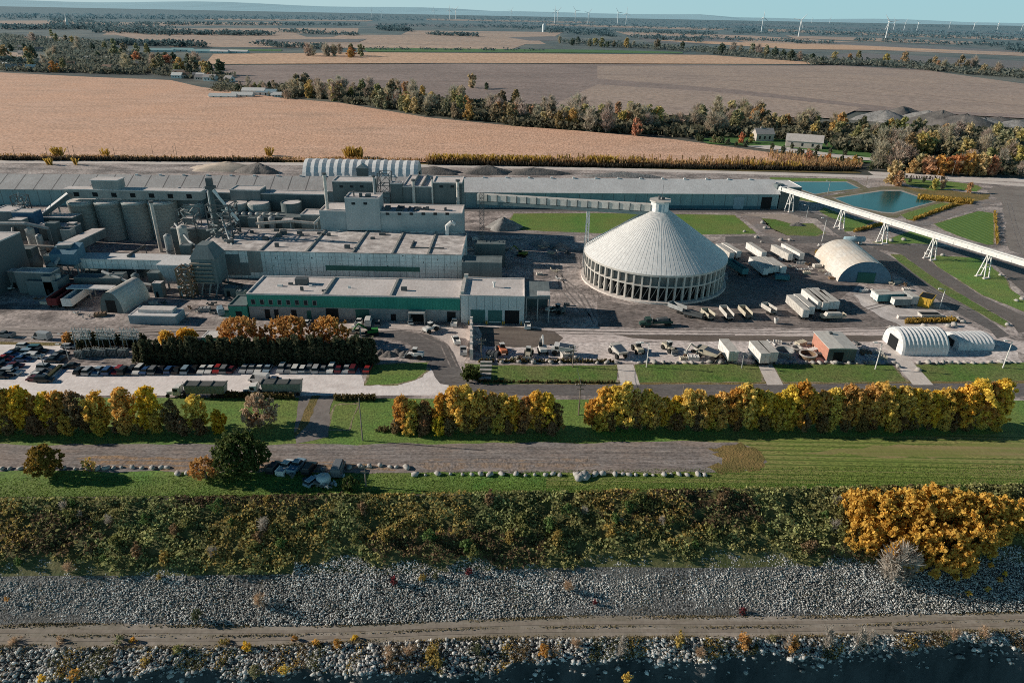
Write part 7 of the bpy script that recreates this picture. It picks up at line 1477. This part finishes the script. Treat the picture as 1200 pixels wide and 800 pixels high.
# golden thicket on the slope at right: overlapping small trees, each its own
TH = [tree_parts(500+i, 6.0, 8.0, .2, mat('bright gold leaves', (.90,.57,.12), (.76,.45,.10), .4, leaf=.30, c3=(.70,.44,.08), s3=.12), 95, 26, .30, .75, 'round', .16) for i in range(3)]
th = [(1003,590,5.0,7.5),(1010,625,5,7),(1030,600,6.2,9),(1040,636,5.4,8),(1062,598,6.6,9.5),(1075,628,6.2,9.5),(1092,596,6.6,9),(1105,640,6.2,9.5),(1118,600,6.4,9),(1135,628,6.0,9),(1146,598,6.0,8.5),(1160,620,5.0,7.5),(1172,600,5.2,7),(1084,652,5.0,7),(1122,655,4.6,6.5),(1055,650,4.0,6),(1198,606,3.2,6),(1210,590,3.4,6)]
sl = 11/24.
for i, (u, v, h, w) in enumerate(th):
    g = PL(u, v+14, 0, 117.3+.055*((u-600)*.16), sl)
    put('golden_tree', 'bright golden bushy tree in the thicket on the slope, %s of eighteen' % ORD[i], 'tree', TH[i % 3], (g.x, g.y, g.z-.2), (w/7.6, w/7.6, h/5.0), rv.uniform(0,6), 'golden thicket on the slope')
def sg(u, v): return PL(u, v, 0, 117.3+.055*((u-600)*.16), sl)
SH = {}
def shrub(label, u, v, s, m, g=None, ratio=1.2, name='shrub', n=24, per=16, twig=False, group=None):
    g = g or sg(u, v); key = (m.name, twig)
    if key not in SH:
        SH[key] = far_tree(600+len(SH), 2.0, 2.0*ratio, .05, m, n, per, .14 if not twig else .2, .4, 'wild', twig)
    put(name, label, 'shrub' if not name.endswith('tree') else 'tree', SH[key], (g.x, g.y, g.z-.05), (s, s, s), rv.uniform(0,6), group)
shrub('dark red shrub on the rubble slope left of centre', 462, 683, .9, REDL); shrub('small dark red shrub on the rubble right of centre', 697, 707, .55, REDL); shrub('dark red low shrub beside the track at right', 870, 719, .8, REDL); shrub('reddish shrub at the foot of the scrub near centre', 549, 672, .75, REDL)
shrub('yellow shrub alone on the left rubble slope', 186, 678, .6, SCRUBY); shrub('dark shrub at the foot of the left rubble slope', 232, 724, 1.0, BELTD); shrub('pale feathery tan shrub on the rubble slope', 305, 708, 1.2, TANL, twig=True); shrub('pinkish bare shrub at the scrub edge left', 82, 668, 1.0, TANL, twig=True); shrub('tan shrub in the rubble right of centre', 666, 690, 1.0, TANL, twig=True); shrub('small tan shrub beside the dark red one', 496, 679, .7, SCRUBY)
shrub('orange red low shrub in the scrub at left', 108, 620, .8, ORANGEL); shrub('small yellow shrub at the left edge of the scrub', 6, 602, .7, GOLD); shrub('orange tuft on the rubble slope at far left', 8, 703, .45, ORANGEL); shrub('dark shrub on the rubble near the centre', 510, 678, .7, BELTD)
for i, (u, v) in enumerate(((1160,664),(1159,654),(1171,681),(1156,692),(1134,697),(1177,674))): shrub('small orange bush on the rubble below the golden thicket, %s of six' % ORD[i], u, v, .6, GOLD, group='orange bushes below the thicket')
for i, (u, v, h) in enumerate(((1044,676,8.5),(1060,677,6.5))):
    g = sg(u, v); g.z += .1; put('bare_tree', ('white leafless tree standing before the golden thicket', 'smaller white leafless tree beside the taller one')[i], 'tree', far_tree(700+i, 7.5, 5.5, .4, WHITETW, 44, 9, .75, 1.0, 'wild', True), (g.x,g.y,g.z), (h/7.5,)*3)
# shrubs on the rubble shoulder below the track
gs = lambda u, v: P(u, v, -11.8)
NEARBY = lambda u: ('the far left corner of the track','the left end of the dark pit edge','the left third of the track','the middle-left of the ledge','the middle of the ledge','the track bend right of the middle','the leafless saplings at right','the right end of the ledge')[int(min(7, u//150))]
sh = [(158,742,.8,ORANGEL,0),(290,762,1.0,GOLD,0),(170,778,.8,SCRUBY,0),(262,756,1.0,SCRUBY,0),(345,748,.7,ORANGEL,0),(370,756,.8,GOLD,0),(395,758,1.0,ORANGEL,0),(334,788,.9,GOLD,0),(88,796,1.1,ORANGEL,0),(50,798,.8,GOLD,0),(72,748,.9,TANL,0),(508,768,1.3,SCRUBY,0),(512,780,1.1,SCRUBY,0),(636,766,1.2,ORANGEL,0),(675,760,1.0,TANL,1),(415,748,.7,GOLD,0),(870,758,1.5,RUSSET,0),(926,760,1.4,RUSSET,0),(735,798,1.0,GOLD,0),(905,752,.9,BELTG,0),(480,766,1.1,TANL,1),(455,770,1.1,TANL,1),(1115,748,1.2,TANL,1),(1150,745,1.1,TANL,1),(140,750,1.0,BELTG,0),(300,792,1.2,BELTG,0),(20,745,1.0,TANL,1),(560,765,1.0,BELTD,0),(210,765,1.0,BELTG,0),(820,768,1.0,TANL,1)]
for i, (u, v, s, m, tw_) in enumerate(sh):
    v += max(0, 757-.016*u-v)
    shrub('%s shrub on the rock edge, near %s' % (m.name.replace(' leaves','').replace(' shrub','').replace(' belt',''), NEARBY(u)), u, v, s, m, gs(u, v), twig=bool(tw_), group='shrubs on the rock edge')
for i, (u, v, h, m) in enumerate(((728,768,4.6,WHITETW),(795,758,4.4,SCRUBY),(922,760,3.6,WHITETW),(968,758,4.8,WHITETW),(1004,758,5.0,WHITETW),(1018,754,3.4,WHITETW),(1045,740,2.2,WHITETW))):
    g = gs(u, v); put('sapling', '%s sapling on the rock edge below the track, %s from the left' % ('pale leafless' if m is WHITETW else 'yellow leaved', ORD[i]), 'sapling', far_tree(720+i, 4.5, 2.2, .4, m, 30, 10, .3 if m is WHITETW else .2, .5, 'wild', m is WHITETW), (g.x,g.y,g.z), (h/4.5,)*3)
# rough grass on the foreground bank
N_ = 42000; x = r_.uniform(-135,140,N_); k = r_.random(N_); y0 = 117.3+.055*x; y = y0+.1+k**1.6*7.6; p = np.stack([x,y,np.full(N_,.06)],1)
v, f = leaf_quads(r_, p, .10, np.tile([0,-.3,1.0],(N_,1)), .7)
tag(link('rough_grass', npmesh('rough_grass', v, f, [mat('rough grass tufts', (.15,.26,.04), (.22,.30,.065), .25, leaf=.45)])), kind='stuff')

# ================================================================ LIGHT, SKY, CAMERA
SUN_EL, SUN_AZ = rad(21.5), math.atan2(-1, .11)         # low sun from the left, a little behind the plant
sd = Vector((math.sin(SUN_AZ)*math.cos(SUN_EL), math.cos(SUN_AZ)*math.cos(SUN_EL), math.sin(SUN_EL)))
sl_ = bpy.data.lights.new('sun', 'SUN'); sl_.energy = 5.0; sl_.angle = rad(.5); sl_.color = (1, .90, .77)
so = bpy.data.objects.new('sun', sl_); COL.objects.link(so); so.location = (-200, 20, 150); so.rotation_euler = (-sd).to_track_quat('-Z', 'Y').to_euler()
w = bpy.data.worlds.new('World'); w.cycles.sampling_method = 'MANUAL'; w.cycles.sample_map_resolution = 512; scene.world = w; w.use_nodes = True; nt = w.node_tree; bg = nt.nodes['Background']
sky = nt.nodes.new('ShaderNodeTexSky'); sky.sky_type = 'NISHITA'; sky.sun_disc = False; sky.sun_elevation = SUN_EL; sky.sun_rotation = SUN_AZ; sky.altitude = 100; sky.air_density = 1.0; sky.dust_density = .2; sky.ozone_density = 3.0
mx = nt.nodes.new('ShaderNodeMix'); mx.data_type = 'RGBA'; mx.blend_type = 'MULTIPLY'; mx.inputs[0].default_value = 1; mx.inputs[7].default_value = (.07, .32, .52, 1)
nt.links.new(sky.outputs[0], mx.inputs[6])
tcw = nt.nodes.new('ShaderNodeTexCoord'); sx_ = nt.nodes.new('ShaderNodeSeparateXYZ'); nt.links.new(tcw.outputs['Generated'], sx_.inputs[0])
cr_ = nt.nodes.new('ShaderNodeValToRGB'); nt.links.new(sx_.outputs['Z'], cr_.inputs['Fac'])     # teal horizon glow over the sky texture, its raised band added to brighten walls
el = cr_.color_ramp.elements; el[0].position = 0.0; el[0].color = (.275,.44,.475,1); el[1].position = .42; el[1].color = (.06,.2,.28,0)
for p_, c_ in ((.035,(.265,.445,.49,1)),(.09,(.30,.62,.72,1)),(.22,(.27,.62,.74,1))): e_ = el.new(p_); e_.color = c_
sc_ = nt.nodes.new('ShaderNodeVectorMath'); sc_.operation = 'SCALE'; sc_.inputs['Scale'].default_value = 27.0; nt.links.new(cr_.outputs['Color'], sc_.inputs[0])
vm = nt.nodes.new('ShaderNodeMix'); vm.data_type = 'RGBA'; nt.links.new(mx.outputs[2], vm.inputs[6]); nt.links.new(sc_.outputs[0], vm.inputs[7]); nt.links.new(cr_.outputs['Alpha'], vm.inputs[0])
lf = nt.nodes.new('ShaderNodeMapRange'); lf.inputs['From Min'].default_value = .35; lf.inputs['From Max'].default_value = -.75; lf.inputs['To Max'].default_value = .6; nt.links.new(sx_.outputs['X'], lf.inputs['Value'])
nb = nt.nodes.new('ShaderNodeMapRange'); nb.inputs['From Min'].default_value = .10; nb.inputs['From Max'].default_value = .0; nt.links.new(sx_.outputs['Z'], nb.inputs['Value'])
lm = nt.nodes.new('ShaderNodeMath'); lm.operation = 'MULTIPLY'; nt.links.new(lf.outputs['Result'], lm.inputs[0]); nt.links.new(nb.outputs['Result'], lm.inputs[1])
vp = nt.nodes.new('ShaderNodeMix'); vp.data_type = 'RGBA'; vp.inputs[7].default_value = (12.4, 13.6, 13.4, 1); nt.links.new(vm.outputs[2], vp.inputs[6]); nt.links.new(lm.outputs[0], vp.inputs[0])      # paler toward the sun side
nt.links.new(vp.outputs[2], bg.inputs['Color']); bg.inputs['Strength'].default_value = .05
cam = bpy.data.cameras.new('camera'); cam.lens = 24.0; cam.sensor_width = 36; cam.clip_start = 1; cam.clip_end = 200000
co = bpy.data.objects.new('camera', cam); COL.objects.link(co); scene.camera = co
M4 = Matrix(((CR.x, CU.x, -_f.x, 0), (CR.y, CU.y, -_f.y, 0), (CR.z, CU.z, -_f.z, HC), (0,0,0,1))); co.matrix_world = M4
scene.view_settings.view_transform = 'Standard'; scene.view_settings.look = 'None'; scene.view_settings.exposure = 0
scene.render.engine = 'CYCLES'; cy = scene.cycles; cy.max_bounces = 5; cy.diffuse_bounces = 2; cy.glossy_bounces = 2; cy.use_denoising = False; cy.filter_width = .95; cy.caustics_reflective = False; cy.caustics_refractive = False
